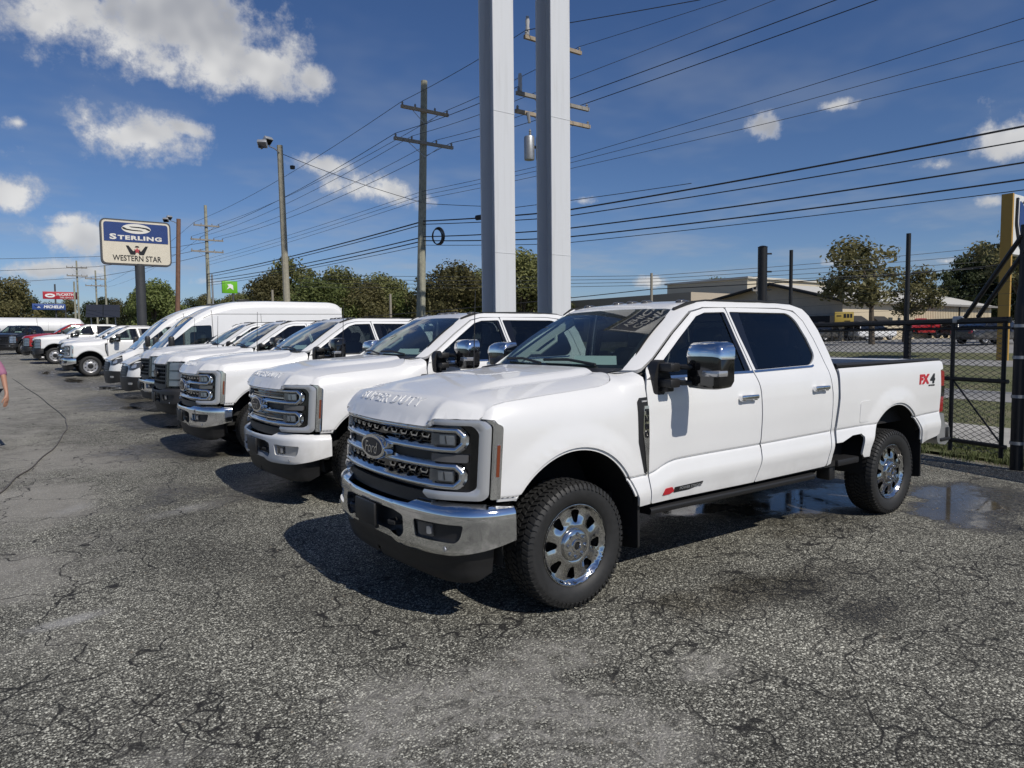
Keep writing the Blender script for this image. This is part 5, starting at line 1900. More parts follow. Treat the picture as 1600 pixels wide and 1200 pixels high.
column(12.62, 18.25, 'left of the two tall white steel sign columns')
column(14.42, 17.75, 'right of the two tall white steel sign columns')
brd = thing('pylon_sign', 'large blue and white dealership sign board high on the two columns', 'sign', (14.4, 17.9, 14.3))
MB().bbox((0, 0, 2.9), (9.4, .6, 5.8), .1).build('cabinet', mat('cabinet_white', (.62, .63, .64), .4), brd)
MB().box((0, -.312, 1.5), (9.0, .02, 2.7)).build('face_panel', mat('sign_blue', (.012, .025, .075), .3), brd, False)
for k, (s, z, h) in enumerate((('COMMERCIAL', 2.1, .8), ('VEHICLE CENTER', .9, .8))):
    me = text_mesh('lettering', s, 7.6, h, flat_place((0, -.325, z), (1, 0, 0), (0, 0, 1), (0, -1, 0)), depth=.012, bold=.02)
    link('lettering', me, DECALW, brd)
MB().lathe([(.0001, .33), (.9, .33), (.95, .31)], (0, 0, 0), 1, 40, -1).build('oval', mat('oval_blue', (.01, .03, .12), .25), brd)
brd.children[-1].location = (0, 0, 4.35)
brd.children[-1].scale = (2.6, 1, 1.05)
link('script', text_mesh('script', 'Ford', 3.2, 1.1, flat_place((0, -.34, 4.35), (1, 0, 0), (0, 0, 1), (0, -1, 0)), depth=.02, shear=.3), DECALW, brd)

# ================================================================== utility poles and wires
WOOD = mat('pole_wood', (.27, .265, .205), .85, grain=.35, gscale=5, bump=.4, bscale=25)
WOODR = mat('pole_wood_red', (.17, .095, .065), .85, grain=.35, gscale=5, bump=.4, bscale=25)
ARMW = mat('crossarm_wood', (.30, .245, .18), .85, grain=.3, gscale=6)
ARMG = mat('crossarm_grey', (.24, .225, .20), .85, grain=.3, gscale=6)
METAL = mat('galvanised', (.36, .37, .38), .45, .7, grain=.15, gscale=12)
INSUL = mat('insulator', (.22, .22, .22), .25, coat=.5)
WIRE = mat('wire_black', (.012, .012, .013), .6)
WIREG = mat('wire_grey', (.045, .047, .05), .5)


def pole(name, label, x, y, h, arms=(), lean=(0, 0), r0=.17, r1=.11, m=WOOD, group='wooden poles'):
    z0 = g1(x, y)
    o = thing(name, label, 'pole', (x, y, z0 - .1), 0, group)
    n = 7
    MB().tube([(lean[0] * k / n, lean[1] * k / n, (h + .1) * k / n) for k in range(n + 1)], [r0 + (r1 - r0) * k / n for k in range(n + 1)], 10).build('shaft', m, o)
    for (z, half, am, off) in arms:
        fx, fy = lean[0] * z / h, lean[1] * z / h
        a = MB().box((fx + off, fy - .17, z), (2 * half, .11, .12)).build('crossarm', am, o, False)
        for s in (-1, 1):
            MB().tube([(fx + off + s * half * .55, fy - .17, z - .05), (fx, fy - .14, z - .55)], .014, 4).build('brace', METAL, o)
            for q in (.95, .42):
                MB().lathe([(.02, .0), (.045, .02), (.03, .05), (.05, .08), (.03, .12), (.0001, .15)], (fx + off + s * half * q, fy - .17, z + .06), 2, 8).build('insulator', INSUL, a)
    return o


pA = pole('utility_pole', 'tall weathered utility pole with two crossarms left of the columns', 13.95, 25.95, 12.0, ((10.85, 1.08, ARMW, -.03), (9.55, 1.35, ARMG, -.05)), (.55, .2), .20, .13)
pB = pole('utility_pole', 'utility pole with transformers partly hidden by the right white column', 15.95, 19.75, 12.5, ((11.75, 1.25, ARMW, 0), (9.85, 1.6, ARMG, 0), (9.25, 1.65, ARMW, 0)), (0, 0), .20, .13)
pC = pole('utility_pole', 'distant utility pole with three crossarms near the green sign', 13.45, 59.6, 11.4, ((9.9, .95, ARMG, 0), (8.8, 1.2, ARMG, 0), (7.9, 1.2, ARMG, 0)), (0, 0), .18, .11)
MB().tube([(13.78, 59.5, 0.6), (13.72, 59.5, 7.0)], .07, 8).build('conduit', METAL, None)
_c = bpy.data.objects['conduit']
_c.parent = pC
_c.matrix_parent_inverse = Matrix.Translation(-pC.location)
# transformer bank and cut-outs on pole B
for k, (dx, dy) in enumerate(((-1.05, -.12), (-.70, -.32))):
    tr = MB().lathe([(.0001, -.42), (.17, -.42), (.18, -.38), (.18, .30), (.16, .36), (.0001, .38)], (dx, dy, 8.15), 2, 16).build('transformer', METAL, pB)
    MB().lathe([(.02, .0), (.05, .03), (.03, .07), (.05, .11), (.03, .15), (.05, .19), (.02, .26), (.0001, .28)], (dx + .04, dy, 8.50), 2, 8).build('bushing', INSUL, tr)
    MB().box(((dx - 0) / 2, dy / 2, 8.2), (abs(dx) + .1, .06, .08), math.atan2(dy, dx)).build('bracket', METAL, pB, False)
for (dx, z, h) in ((-1.12, 11.82, .62), (-1.45, 9.92, .58)):
    MB().lathe([(.06, .0), (.075, .05), (.06, .1), (.075, .2), (.06, .3), (.075, .45), (.05, h), (.0001, h + .02)], (dx, -.17, z), 2, 10).build('arrester', mat('porcelain', (.42, .42, .42), .3), pB)
for dx in (-1.2, -.55):
    MB().tube([(dx, -.26, 9.25), (dx + .03, -.30, 8.9)], [.07, .05], 8).build('fuse_cutout', INSUL, pB)

pole('light_pole', 'slim wooden pole carrying floodlights above the vans', 8.9, 26.9, 8.75, (), (-.12, .05), .14, .11, mat('pole_wood_grey', (.28, .26, .20), .85, grain=.3, gscale=6))
fl = bpy.data.objects['light_pole']


def floods(parent, x, y, z, s=1.0):
    MB().tube([(x, y, z), (x - .25 * s, y - .15 * s, z + .10 * s), (x - .45 * s, y - .25 * s, z + .12 * s)], .022 * s, 6).build('lamp_arm', METAL, parent)
    for k, (dx, dy, dz, a) in enumerate(((-.52, -.30, .28, 20), (-.62, -.10, .18, 70), (-.72, -.42, .12, -30))):
        M = Matrix.Rotation(R(a), 4, 'Z') @ Matrix.Rotation(R(50), 4, 'X')
        hd = MB().bbox((x + dx * s, y + dy * s, z + dz * s), (.30 * s, .13 * s, .26 * s), .02, 2, M).build('floodlight', mat('lamp_housing', (.40, .41, .42), .4, .5), parent)
        P = Vector((x + dx * s, y + dy * s, z + dz * s)) + (M @ Vector((0, -.072 * s, 0)))
        MB().bbox(tuple(P), (.25 * s, .008, .21 * s), .002, 1, M).build('lamp_glass', GLOSSB, hd)


floods(fl, -.12, .0, 8.55, 1.1)
MB().lathe([(.0001, -.08), (.09, -.06), (.10, .05), (.0001, .08)], (.32, .0, 8.1), 2, 10).build('photocell', BLACK, fl)
p2 = pole('light_pole', 'reddish pole with small floodlight just right of the blue and cream sign', 8.55, 46.4, 8.3, (), (.35, -.2), .15, .12, WOODR)
floods(p2, .3, -.2, 8.1, 1.0)
FARP = 'thin far poles'
for (x, y, h, lab, arms) in ((7.25, 93.3, 9.6, 'thin far pole with crossarms left of the sign board', ((8.9, 1.0, ARMG, 0), (8.0, 1.0, ARMG, 0))), (9.4, 97.0, 8.9, 'thin far pole with two crossarms behind the sign pole', ((8.0, 1.1, ARMG, 0), (7.2, 1.1, ARMG, 0))),
                             (9.2, 86.0, 8.6, 'brown far pole close to the left edge of the sign pole', ()), (6.5, 87.6, 6.9, 'wooden pole just right of the red tyre sign', ()),
                             (33.5, 31.5, 5.2, 'short grey utility pole above the nearest pickup roof', ()), (44.0, 31.2, 5.0, 'short pole with stay above the low tan building', ((4.2, .8, ARMG, 0),)),
                             (22.0, 45.0, 4.2, 'thin grey post before the treeline, left of the tall utility pole', ()), (15.0, 48.5, 4.4, 'thin pale post before the treeline above the van roof', ())):
    pole('far_pole', lab, x, y, h, arms, (0, 0), .10 if h < 6 else .12, .08, WOOD if h > 6 else mat('pale_post', (.26, .235, .19), .85, grain=.2), FARP)


def wire(label, pts, r=.011, sag=.0, m=WIRE, group=None, name='overhead_wire', n=10):
    path = []
    for a, b in zip(pts[:-1], pts[1:]):
        a, b = Vector(a), Vector(b)
        L = (b - a).length
        for k in range(n):
            t = k / n
            p = a.lerp(b, t)
            p.z -= 4 * sag * L / 30 * t * (1 - t)
            path.append(p)
    path.append(Vector(pts[-1]))
    o = MB().tube(path, r, 4, False).build(name, m, None, True, 60)
    tag(o, label, 'wire', group)
    return o


def ext(a, b, k):
    a, b = Vector(a), Vector(b)
    return tuple(a + (b - a) * k)


HI, MI, CO = 'high power lines', 'middle wires', 'low communication cables'
armA1, armA2 = 10.95, 9.65
zA, zB, zC = g1(13.95, 25.95) - .1, g1(15.95, 19.75) - .1, g1(13.45, 59.6) - .1
A1 = [(14.42 + s * 1.03, 25.95, zA + 11.05) for s in (-1, 1)]
A2 = [(14.34 + s * q, 25.93, zA + 9.75) for s, q in ((-1, 1.28), (-1, .55), (1, .55), (1, 1.28))]
B1 = [(15.95 + s * 1.19, 19.58, zB + 11.97) for s in (-1, 1)]
B2 = [(15.95 + s * q, 19.58, zB + 10.07) for s, q in ((-1, 1.52), (-1, .67), (1, .67), (1, 1.52))]
C1 = [(13.45 + s * .9, 59.43, zC + 10.1) for s in (-1, 1)]
C2 = [(13.45 + s * q, 59.43, zC + 9.0) for s, q in ((-1, 1.14), (-1, .5), (1, .5), (1, 1.14))]
WR = [((16.01, 19.48, 11.45), (17.62, 14.64, 11.9)), ((16.01, 19.48, 11.0), (17.88, 13.86, 11.67)), ((16.01, 19.48, 10.53), (18.32, 12.54, 11.28)), ((16.0, 19.49, 9.99), (18.83, 11.01, 10.83)), ((16.0, 19.49, 9.69), (19.15, 10.04, 10.55))]
MR = [((16.0, 19.5, 7.86), (20.16, 7.02, 9.25)), ((16.0, 19.5, 7.71), (20.17, 7.0, 8.74)), ((16.0, 19.5, 7.53), (20.17, 6.99, 8.25))]
CR = [((16.0, 19.51, 6.15), (20.18, 6.95, 6.71)), ((16.0, 19.51, 5.95), (20.19, 6.94, 6.37)), ((15.99, 19.52, 5.53), (20.19, 6.92, 5.85)), ((15.99, 19.52, 5.24), (20.2, 6.91, 5.45)), ((15.99, 19.52, 5.04), (20.2, 6.91, 5.2))]
far1 = [(13.2 + s, 130, 10.5) for s in (-.9, .9)]
for k in range(2):
    wire('high power line on the ' + ('left', 'right')[k] + ' end of the top crossarms', [far1[k], C1[k], A1[k], B1[k]], .011, .35, WIREG, HI)
for k in range(4):
    wire(('leftmost', 'second', 'third', 'rightmost')[k] + ' power line on the second crossarms of the roadside poles', [C2[k], A2[k], B2[k]], .012 if k % 3 == 0 else .010, .4, WIREG if k in (1, 2) else WIRE, HI)
for k, (a, b) in enumerate(WR):
    st = (B1[0], B1[1], B2[1], B2[2], B2[3])[k]
    wire(('topmost', 'second', 'third', 'fourth', 'lowest')[k] + ' power line climbing right from the transformer pole', [st, b, ext(a, b, 2.6)], (.014, .009, .009, .014, .014)[k], .05, WIRE if k in (0, 3, 4) else WIREG, HI)
for k, (a, b) in enumerate(MR):
    wire(('topmost', 'middle', 'lowest')[k] + ' of the three mid height wires rising to the right', [(13.43, 59.6, 8.2 - .25 * k), (14.2, 25.9, 7.75 - .16 * k), a, b, ext(a, b, 1.8)], .009, .10, WIREG if k else WIRE, MI)
zc0 = [6.55, 6.42, 5.92, 5.76, 5.58]
for k, (a, b) in enumerate(CR):
    wire(('topmost', 'second', 'third', 'fourth', 'lowest')[k] + ' of the five low cables slung between the roadside poles', [(13.40, 59.6, 7.0 - .22 * k), (14.22, 25.85, zc0[k]), a, b, ext(a, b, 1.8)], (.030, .020, .026, .026, .014)[k], (.14, .12, .16, .16, .1)[k], WIRE, CO)
wire('slack service drop from the utility pole towards the columns', [(14.3, 25.8, 7.25), (16.4, 22.5, 6.8), (19.5, 16.5, 7.0)], .014, .1, WIRE, CO)
wire('service wire from the floodlight pole to the tall pole', [(8.85, 26.9, 8.7), (14.15, 25.9, 7.3)], .012, .5, WIRE, MI)
for k in range(4):
    wire(('topmost', 'second', 'third', 'lowest')[k] + ' thin wire over the far crossing behind the right hand posts', [(33.5, 31.5, 5.6 - .2 * k), (62, 20 - 2 * k, 8.4 - .55 * k)], .022, .15, WIREG, 'far thin wires')
    wire(('topmost', 'second', 'third', 'lowest')[k] + ' thin wire running behind the columns to the short pole', [(18.0, 52, 6.6 - .3 * k), (33.5, 31.5, 5.6 - .2 * k)], .02, .15, WIREG, 'far thin wires')
wire('dark cable crossing behind the black posts to the shield sign', [(20.0, 45, 3.3), (33.5, 31.5, 4.75), (40, 19.0, 5.0), (44, 12.5, 5.6)], .035, .12, WIRE, 'far thin wires')
for k in range(3):
    wire(('topmost', 'middle', 'lowest')[k] + ' faint wire far over the white tank', [(-30, 75, 7.6 - 1.4 * k), (6.5, 66, 8.6 - .8 * k), (13.4, 59.6, 9.5 - .5 * k)], .02, .3, WIREG, 'far faint wires')
# coil of spare cable and splice case
ci = thing('cable_coil', 'coil of black spare cable hung by the tall utility pole', 'cable', (14.75, 25.6, 5.95))
for k in range(4):
    rr = .36 - .02 * k
    MB().tube([(rr * .55 * math.cos(a), .05 * k - rr * .35 * math.cos(a), rr * math.sin(a)) for a in [2 * math.pi * i / 24 for i in range(25)]], .020, 5, False).build('cable_loop', WIRE, ci)
tag(MB().tube([(15.05, 23.2, 6.38), (15.12, 22.9, 6.37)], [.10, .10], 10).build('splice_case', WIRE), 'black splice case on the thick cable beside the coil', 'cable box')

# ================================================================== blue and cream dealership sign
sg = thing('dealer_sign', 'blue and cream dealership sign board on a dark round pole', 'sign', (5.95, 41.7, g1(5.95, 41.7)))
DKF = mat('sign_frame', (.06, .062, .068), .5, grain=.1)
CREAM = mat('sign_cream', (.62, .57, .46), .45, grain=.06, gscale=3)
NAVY = mat('sign_navy', (.018, .045, .17), .4, grain=.05, gscale=3)
SWHITE = mat('sign_white', (.68, .66, .60), .45)
SGP = MB().tube([(.15, .0, -7.9), (.15, .0, -1.25)], .30, 24).build('pole_shaft', mat('sign_pole', (.045, .047, .05), .5, grain=.15, gscale=2), sg)
sg.location.z += 6.28
sg.scale = (.78, .78, .86)
Wd, Hd, zc = 4.05, 2.55, 0.0


def rrect(w, h, r, cx=0, cz=0):
    return rnd([(cx - w / 2, cz - h / 2, r), (cx + w / 2, cz - h / 2, r), (cx + w / 2, cz + h / 2, r), (cx - w / 2, cz + h / 2, r)], r, 6)


MB().prism(rrect(Wd + .14, Hd + .14, .34, 0, zc), 1, -.22, .22).build('frame', DKF, sg)
MB().prism(rrect(Wd - .04, Hd - .04, .26, 0, zc), 1, -.245, -.21).build('face_panel', CREAM, sg)
tp = rnd([(-Wd / 2 + .12, zc + .02, 0), (Wd / 2 - .12, zc + .02, 0), (Wd / 2 - .12, zc + Hd / 2 - .12, .18), (-Wd / 2 + .12, zc + Hd / 2 - .12, .18)], 0, 6)
MB().prism(tp, 1, -.262, -.24).build('blue_panel', NAVY, sg, False)


def FPl(z, off=-.262, x=0.0):
    return flat_place((x, off, z), (1, 0, 0), (0, 0, 1), (0, -1, 0))


link('lettering', text_mesh('lettering', 'S', .40, .34, FPl(zc + .30, x=-1.38), depth=.012, bold=.04), SWHITE, sg)
link('lettering', text_mesh('lettering', 'TERLING', 2.62, .26, FPl(zc + .275, x=.20), depth=.012, bold=.045, space=1.15), SWHITE, sg)
el = [(.86 * math.cos(2 * math.pi * k / 36), .29 * math.sin(2 * math.pi * k / 36) + zc + .82) for k in range(36)]
MB().prism(el, 1, -.275, -.258).build('logo_oval', SWHITE, sg, False)
for s in (-1, 1):
    bar = [(s * p[0], zc + .82 + s * p[1]) for p in ((-.80, -.03), (-.62, -.09), (-.2, -.125), (.42, -.125), (.30, -.075), (-.2, -.06), (-.55, -.02), (-.72, .06), (-.84, .08))]
    MB().prism(bar, 1, -.285, -.272).build('logo_stroke', DECALK, sg, False)
for s in (-1, 1):
    w_ = [(s * p[0], p[1] + zc - .45) for p in ((-.66, .26), (-.50, .26), (-.24, -.06), (-.14, -.02), (-.06, -.10), (-.12, -.27), (-.40, -.27))]
    MB().prism(w_, 1, -.26, -.24).build('logo_wing', DECALK, sg, False)
MB().prism([(-.14, zc - .28), (.14, zc - .28), (.08, zc - .19), (-.08, zc - .19)], 1, -.258, -.24).build('logo_cap', DECALK, sg, False)
star = []
for k in range(10):
    a = math.pi / 2 + k * math.pi / 5
    q = .20 if k % 2 == 0 else .085
    star.append((q * math.cos(a), q * math.sin(a) + zc - .47))
MB().prism(star, 1, -.275, -.25).build('logo_star', mat('star_red', (.40, .05, .06), .4), sg, False)
link('lettering', text_mesh('lettering', 'WESTERN STAR', 2.9, .34, FPl(zc - .94, -.245), depth=.012, bold=.015), DECALK, sg)

# ================================================================== other signs on the left
rs = thing('tyre_sign', 'red tyre service sign on a thin pole far left', 'sign', (5.66, 94.4, g1(5, 94)))
MB().tube([(-.5, 0, 0), (-.5, 0, 7.0)], .09, 8).build('pole_shaft', DKF, rs)
MB().bbox((0, 0, 5.75), (3.35, .2, .82), .02).build('sign_board', mat('sign_red', (.38, .018, .03), .4), rs)
link('lettering', text_mesh('lettering', 'McCARTHY', 1.85, .30, flat_place((.55, -.11, 5.86), (1, 0, 0), (0, 0, 1), (0, -1, 0)), depth=.02, bold=.02), DECALW, rs)
link('lettering', text_mesh('lettering', 'TIRE SERVICE', 1.3, .16, flat_place((.55, -.11, 5.52), (1, 0, 0), (0, 0, 1), (0, -1, 0)), depth=.02), DECALW, rs)
ov = [(.48 * math.cos(2 * math.pi * k / 20) - 1.0, .22 * math.sin(2 * math.pi * k / 20) + 5.72) for k in range(20)]
MB().prism(ov, 1, -.13, -.10).build('logo_oval', DECALW, rs, False)
MB().prism([(-1.2, 5.66), (-.8, 5.66), (-.72, 5.78), (-.9, 5.74), (-1.0, 5.82), (-1.1, 5.74), (-1.28, 5.78)], 1, -.14, -.125).build('logo_crown', mat('sign_red', (.38, .018, .03), .4), rs, False)
bs = thing('tyre_sign', 'blue tyre maker sign below the red sign', 'sign', (4.5, 94.0, g1(5, 94)))
MB().tube([(1.55, .2, 0), (1.55, .2, 4.6)], .07, 8).build('pole_shaft', DKF, bs)
MB().bbox((0, 0, 4.45), (3.1, .2, .66), .02).build('sign_board', mat('sign_blue2', (.03, .07, .24), .4), bs)
link('lettering', text_mesh('lettering', 'MICHELIN', 1.9, .32, flat_place((.45, -.11, 4.45), (1, 0, 0), (0, 0, 1), (0, -1, 0)), depth=.02, bold=.04, shear=.2), DECALW, bs)
MB().prism([(-1.4, 4.6), (-1.05, 4.32), (-.75, 4.32), (-.95, 4.5), (-1.15, 4.4)], 1, -.13, -.10).build('logo_mark', DECALW, bs, False)
gs = thing('green_sign', 'bright green sign board beside the distant utility pole', 'sign', (14.55, 58.6, g1(14, 58)))
MB().tube([(.5, 0, 0), (.5, 0, 4.6)], .08, 8).build('pole_shaft', DKF, gs)
MB().bbox((.25, 0, 5.05), (1.15, .2, .95), .02).build('sign_board', mat('sign_green', (.13, .42, .015), .4), gs)
MB().prism([(.0, 4.85), (.25, 5.0), (.5, 4.82), (.48, 5.2), (.3, 5.3), (.05, 5.25), (.15, 5.1)], 1, -.13, -.10).build('logo_mark', DECALW, gs, False)

# ================================================================== tank, dark screen, solar rack
tk = thing('storage_tank', 'long white horizontal storage tank behind a dark screen at the far left', 'tank', (-7.0, 86.0, g1(0, 86)), R(3))
TW = mat('tank_white', (.70, .70, .70), .35, grain=.05, gscale=2, coat=.3)
MB().lathe([(.0001, -15), (.5, -14.9), (.92, -14.5), (1.02, -14), (1.02, 13.2), (.92, 13.8), (.5, 14.15), (.0001, 14.25)], (0, 0, 2.05), 0, 32).build('shell', TW, tk)
for x in (-10, -5.0, 0, 5, 10):
    MB().lathe([(1.025, -.04), (1.04, -.04), (1.04, .04), (1.025, .04)], (x, 0, 2.05), 0, 32).build('band', mat('band_grey', (.4, .4, .4), .5), tk)
for x in (-9, 0, 9):
    MB().box((x, 0, .6), (.5, 1.6, 1.2)).build('saddle', mat('saddle_grey', (.16, .16, .16), .8), tk, False)
for z in (1.6, 2.0, 2.4):
    MB().tube([(13.6, -.75, z), (14.4, -.3, z)], .035, 6).build('pipe', METAL, tk)
sc = thing('screen_fence', 'dark mesh screen fence below the white tank', 'fence', (-10, 80.5, g1(-10, 80)), R(2))
MB().box((0, 0, .85), (30, .05, 1.8)).build('screen_cloth', mat('screen_dark', (.035, .036, .038), .9, grain=.4, gscale=2), sc, False)
for k in range(13):
    MB().tube([(-15 + 2.5 * k, -.06, 0), (-15 + 2.5 * k, -.06, 1.95)], .035, 6).build('fence_post', METAL, sc)
so = thing('solar_rack', 'tilted rack of four dark solar panels behind the far pickups', 'solar rack', (7.2, 69.8, g1(4, 70)), R(-8))
for i in range(2):
    for j in range(2):
        Mx = Matrix.Rotation(R(38), 4, 'X')
        c = Mx @ Vector(((i - .5) * 1.28, (j - .5) * .92, 0))
        pn = MB().bbox((c.x, c.y, c.z + 3.35), (1.24, .88, .04), .004, 1, Mx).build('solar_panel', mat('cell_dark', (.03, .032, .038), .2, coat=.6), so)
for s in (-1, 1):
    MB().tube([(s * .9, .2, 0), (s * .9, .2, 3.3)], .05, 6).build('rack_leg', METAL, so)
MB().bbox((0, .3, 1.1), (2.6, 1.0, 1.6), .03).build('equipment_box', mat('box_grey', (.30, .31, .32), .5), so)

# ================================================================== chain link fence and gate
FBLK = mat('fence_black', (.006, .006, .0065), .5, grain=.2, gscale=20)


def FP(y):
    return float(fence_x(y)), y


def link_mesh(y0, y1, z0, z1, pitch=.062, r=.0066):
    """Woven diamond mesh between two stations of the fence line."""
    vs, fs = [], []
    L = math.hypot(FP(y1)[0] - FP(y0)[0], y1 - y0)
    dx, dy = (FP(y1)[0] - FP(y0)[0]) / L, (y1 - y0) / L
    n = int(L / pitch)
    h = pitch / 2 * 1.05
    m = int((z1 - z0) / h)
    x0, yb = FP(y0)
    for k in range(n):
        pr = None
        for j in range(m + 1):
            s = (k + (1.0 if (j + k) % 2 else 0.0)) * pitch           # neighbours mirror each other, so the strands meet in diamonds
            s = min(s, L)
            o = .004 if (j // 1) % 2 == 0 else -.004
            c = (x0 + dx * s - dy * o, yb + dy * s + dx * o, z0 + j * h + g1(x0, yb))
            b = len(vs)
            vs.extend([(c[0] + dx * r, c[1] + dy * r, c[2]), (c[0] - dx * r * .5 - dy * r, c[1] - dy * r * .5 + dx * r, c[2]), (c[0] - dx * r * .5 + dy * r, c[1] - dy * r * .5 - dx * r, c[2])])
            if pr is not None:
                for q in range(3):
                    fs.append((pr + q, pr + (q + 1) % 3, b + (q + 1) % 3, b + q))
            pr = b
    me = bpy.data.meshes.new('chain_link')
    me.from_pydata(vs, [], fs)
    return me


def mesh_part(y0, y1, z0, z1, parent):
    o = struct(link('chain_link', link_mesh(y0, y1, z0, z1), FBLK, parent), 'stuff')
    return o


def bar(parent, name, a, b, r, m=FBLK, n=8):
    return MB().tube([a, b], r, n).build(name, m, parent)


gate = thing('fence_gate', 'black chain link gate right behind the tail of the nearest pickup', 'gate', (0, 0, 0))
gy0, gy1 = 3.72, 7.3
for z, r in ((1.93, .045), (1.83, .022), (1.13, .030), (.27, .030)):
    bar(gate, 'gate_rail', (*FP(gy0), z), (*FP(gy1), z), r)
for y in (gy0 + .06, 4.48, gy1 - .05):
    bar(gate, 'gate_upright', (*FP(y), .12), (*FP(y), 1.95), .028)
bar(gate, 'gate_brace', (*FP(4.48), 1.13), (*FP(gy0 + .06), .30), .012)
mesh_part(gy0 + .06, gy1, .16, 1.90, gate)
# raking braces from the gate top to the hinge post
for d in (0, .16):
    bar(gate, 'gate_strut', (FP(4.32)[0], 4.32 - d, 1.98), (FP(3.55)[0] - .02, 3.60 - d * .3, 2.98 - d * 1.1), .030)
MB().bbox((FP(4.42)[0], 4.42, 1.95), (.09, .12, .10), .02).build('clamp', METAL, gate)

fp = thing('fence_post', 'thick black hinge post of the gate at the right edge', 'post', (*FP(3.58), 0), 0, 'black fence posts')
MB().tube([(0, 0, 0), (0, 0, 2.1)], .075, 14).tube([(0, 0, 2.1), (0, 0, 2.35)], [.07, .05], 14).build('post_shaft', FBLK, fp)
MB().tube([(0, 0, 2.3), (0, 0, 3.12)], .045, 10).build('post_extension', FBLK, fp)
for z in (.35, .95, 1.45, 1.85):
    MB().lathe([(.077, -.02), (.085, -.02), (.085, .02), (.077, .02)], (0, 0, z), 2, 14).build('hinge_band', METAL, fp)
ds = thing('fence_post', 'second dark post standing against the hinge post at the right edge', 'post', (FP(3.3)[0] + .1, 3.32, 0), 0, 'black fence posts')
MB().tube([(0, 0, 0), (0, 0, 3.0)], .06, 12).build('post_shaft', FBLK, ds)
MB().bbox((0, 0, 1.9), (.12, .16, .2), .02).build('post_bracket', FBLK, ds)
for (y, h, r, lab) in ((8.35, 3.45, .088, 'thick black post with step bolts behind the cab of the nearest pickup'), (7.6, 3.3, .032, 'thin black post beside the thick post behind the cab'), (5.22, 3.25, .033, 'tall thin black post behind the bed of the nearest pickup')):
    q = thing('fence_post', lab, 'post', (*FP(y), 0), 0, 'black fence posts')
    MB().tube([(0, 0, 0), (0, 0, h)], r, 14).build('post_shaft', FBLK, q)
    if r > .05:
        for k in range(9):
            z = .6 + .34 * k
            MB().tube([(r * .5, -r * .5, z), (r + .045, -r - .02, z)], .016, 6).build('step_bolt', FBLK, q)
        MB().lathe([(.0001, .03), (r * .6, .02), (r + .01, 0)], (0, 0, h), 2, 14).build('post_cap', FBLK, q)
    else:
        MB().tube([(.02, -.02, 0), (.02, -.02, 1.95)], .045, 10).build('post_sleeve', FBLK, q)
bf = thing('chain_link_fence', 'black chain link fence running on beyond the gate behind the pickups', 'fence', (0, 0, 0))
for (ya, yb) in ((7.4, 10.4), (10.4, 13.4)):
    bar(bf, 'fence_rail', (*FP(ya), 1.93), (*FP(yb), 1.93), .03)
    bar(bf, 'fence_upright', (*FP(yb), 0), (*FP(yb), 2.0), .035)
    mesh_part(ya, yb, .05, 1.92, bf)
nf = thing('chain_link_fence', 'black chain link fence just right of the hinge post', 'fence', (0, 0, 0))
bar(nf, 'fence_rail', (*FP(3.4), 1.93), (*FP(-1.0), 1.93), .03)
bar(nf, 'fence_upright', (*FP(1.0), 0), (*FP(1.0), 2.0), .035)
mesh_part(-1.0, 3.4, .05, 1.92, nf)
for z in (2.12, 2.27, 2.42):
    wire({2.12: 'lowest', 2.27: 'middle', 2.42: 'topmost'}[z] + ' of three plain strands above the gate rail', [(*FP(3.6), z), (*FP(9.5), z)], .0025, .02, WIREG, 'strands above the gate', 'fence_strand')

# ================================================================== metal building across the road
BEIGE = mat('beige_metal', (.52, .44, .31), .55, grain=.05, gscale=1.5)
BROWN = mat('taupe_wall', (.50, .43, .34), .75, grain=.1, gscale=1.2)
ROOFM = mat('pale_roof', (.58, .56, .50), .5, grain=.06, gscale=.6)
DARKT = mat('dark_trim', (.02, .019, .018), .6)
AWN = mat('awning_black', (.014, .014, .015), .7)
bx0, bx1, by0, by1, bz, be, br = 62.0, 94.0, 35.0, 52.0, 1.2, 4.95, 6.75
bd = thing('metal_building', 'long beige metal building with pale roof across the road', 'building', (0, 0, 0))
ridge = 42.0
mb = MB()
mb.add([(bx0, by0, bz), (bx1, by0, bz), (bx1, by0, be), (bx0, by0, be)], [(0, 1, 2, 3)])
mb.add([(bx1, by0, bz), (bx1, by1, bz), (bx1, by1, be), (bx1, ridge, br), (bx1, by0, be)], [(0, 1, 2, 3, 4)])
mb.build('wall', BEIGE, bd, False)
MB().add([(bx0, by0, bz), (bx0, by0, be), (bx0, ridge, br), (bx0, by1, be), (bx0, by1, bz)], [(0, 1, 2, 3, 4)]).build('gable_wall', BROWN, bd, False)
mb = MB()
mb.add([(bx0 - .8, by0 - .5, be - .1), (bx1 + .4, by0 - .5, be - .1), (bx1 + .4, ridge, br + .05), (bx0 - .8, ridge, br + .05)], [(0, 1, 2, 3)])
mb.add([(bx0 - .8, by1 + .5, be - .1), (bx0 - .8, ridge, br + .051), (bx1 + .4, ridge, br + .051), (bx1 + .4, by1 + .5, be - .1)], [(0, 1, 2, 3)])
mb.build('roof', ROOFM, bd, False)
MB().tube([(bx0 - .85, by0 - .5, be - .12), (bx0 - .85, ridge, br + .02), (bx0 - .85, by1 + .5, be - .12)], .16, 6).build('gable_trim', DARKT, bd)
MB().box(((bx0 + bx1) / 2 - .2, by0 - .52, be - .17), (bx1 - bx0 + 1.2, .1, .2)).build('gutter', mat('gutter_grey', (.20, .19, .17), .6), bd, False)
for k in range(52):                                         # standing ribs of the cladding
    x = bx0 + 12 + k * .38
    MB().box((x, by0 - .02, (bz + be) / 2), (.06, .05, be - bz - .4)).build('rib', BEIGE, bd, False)
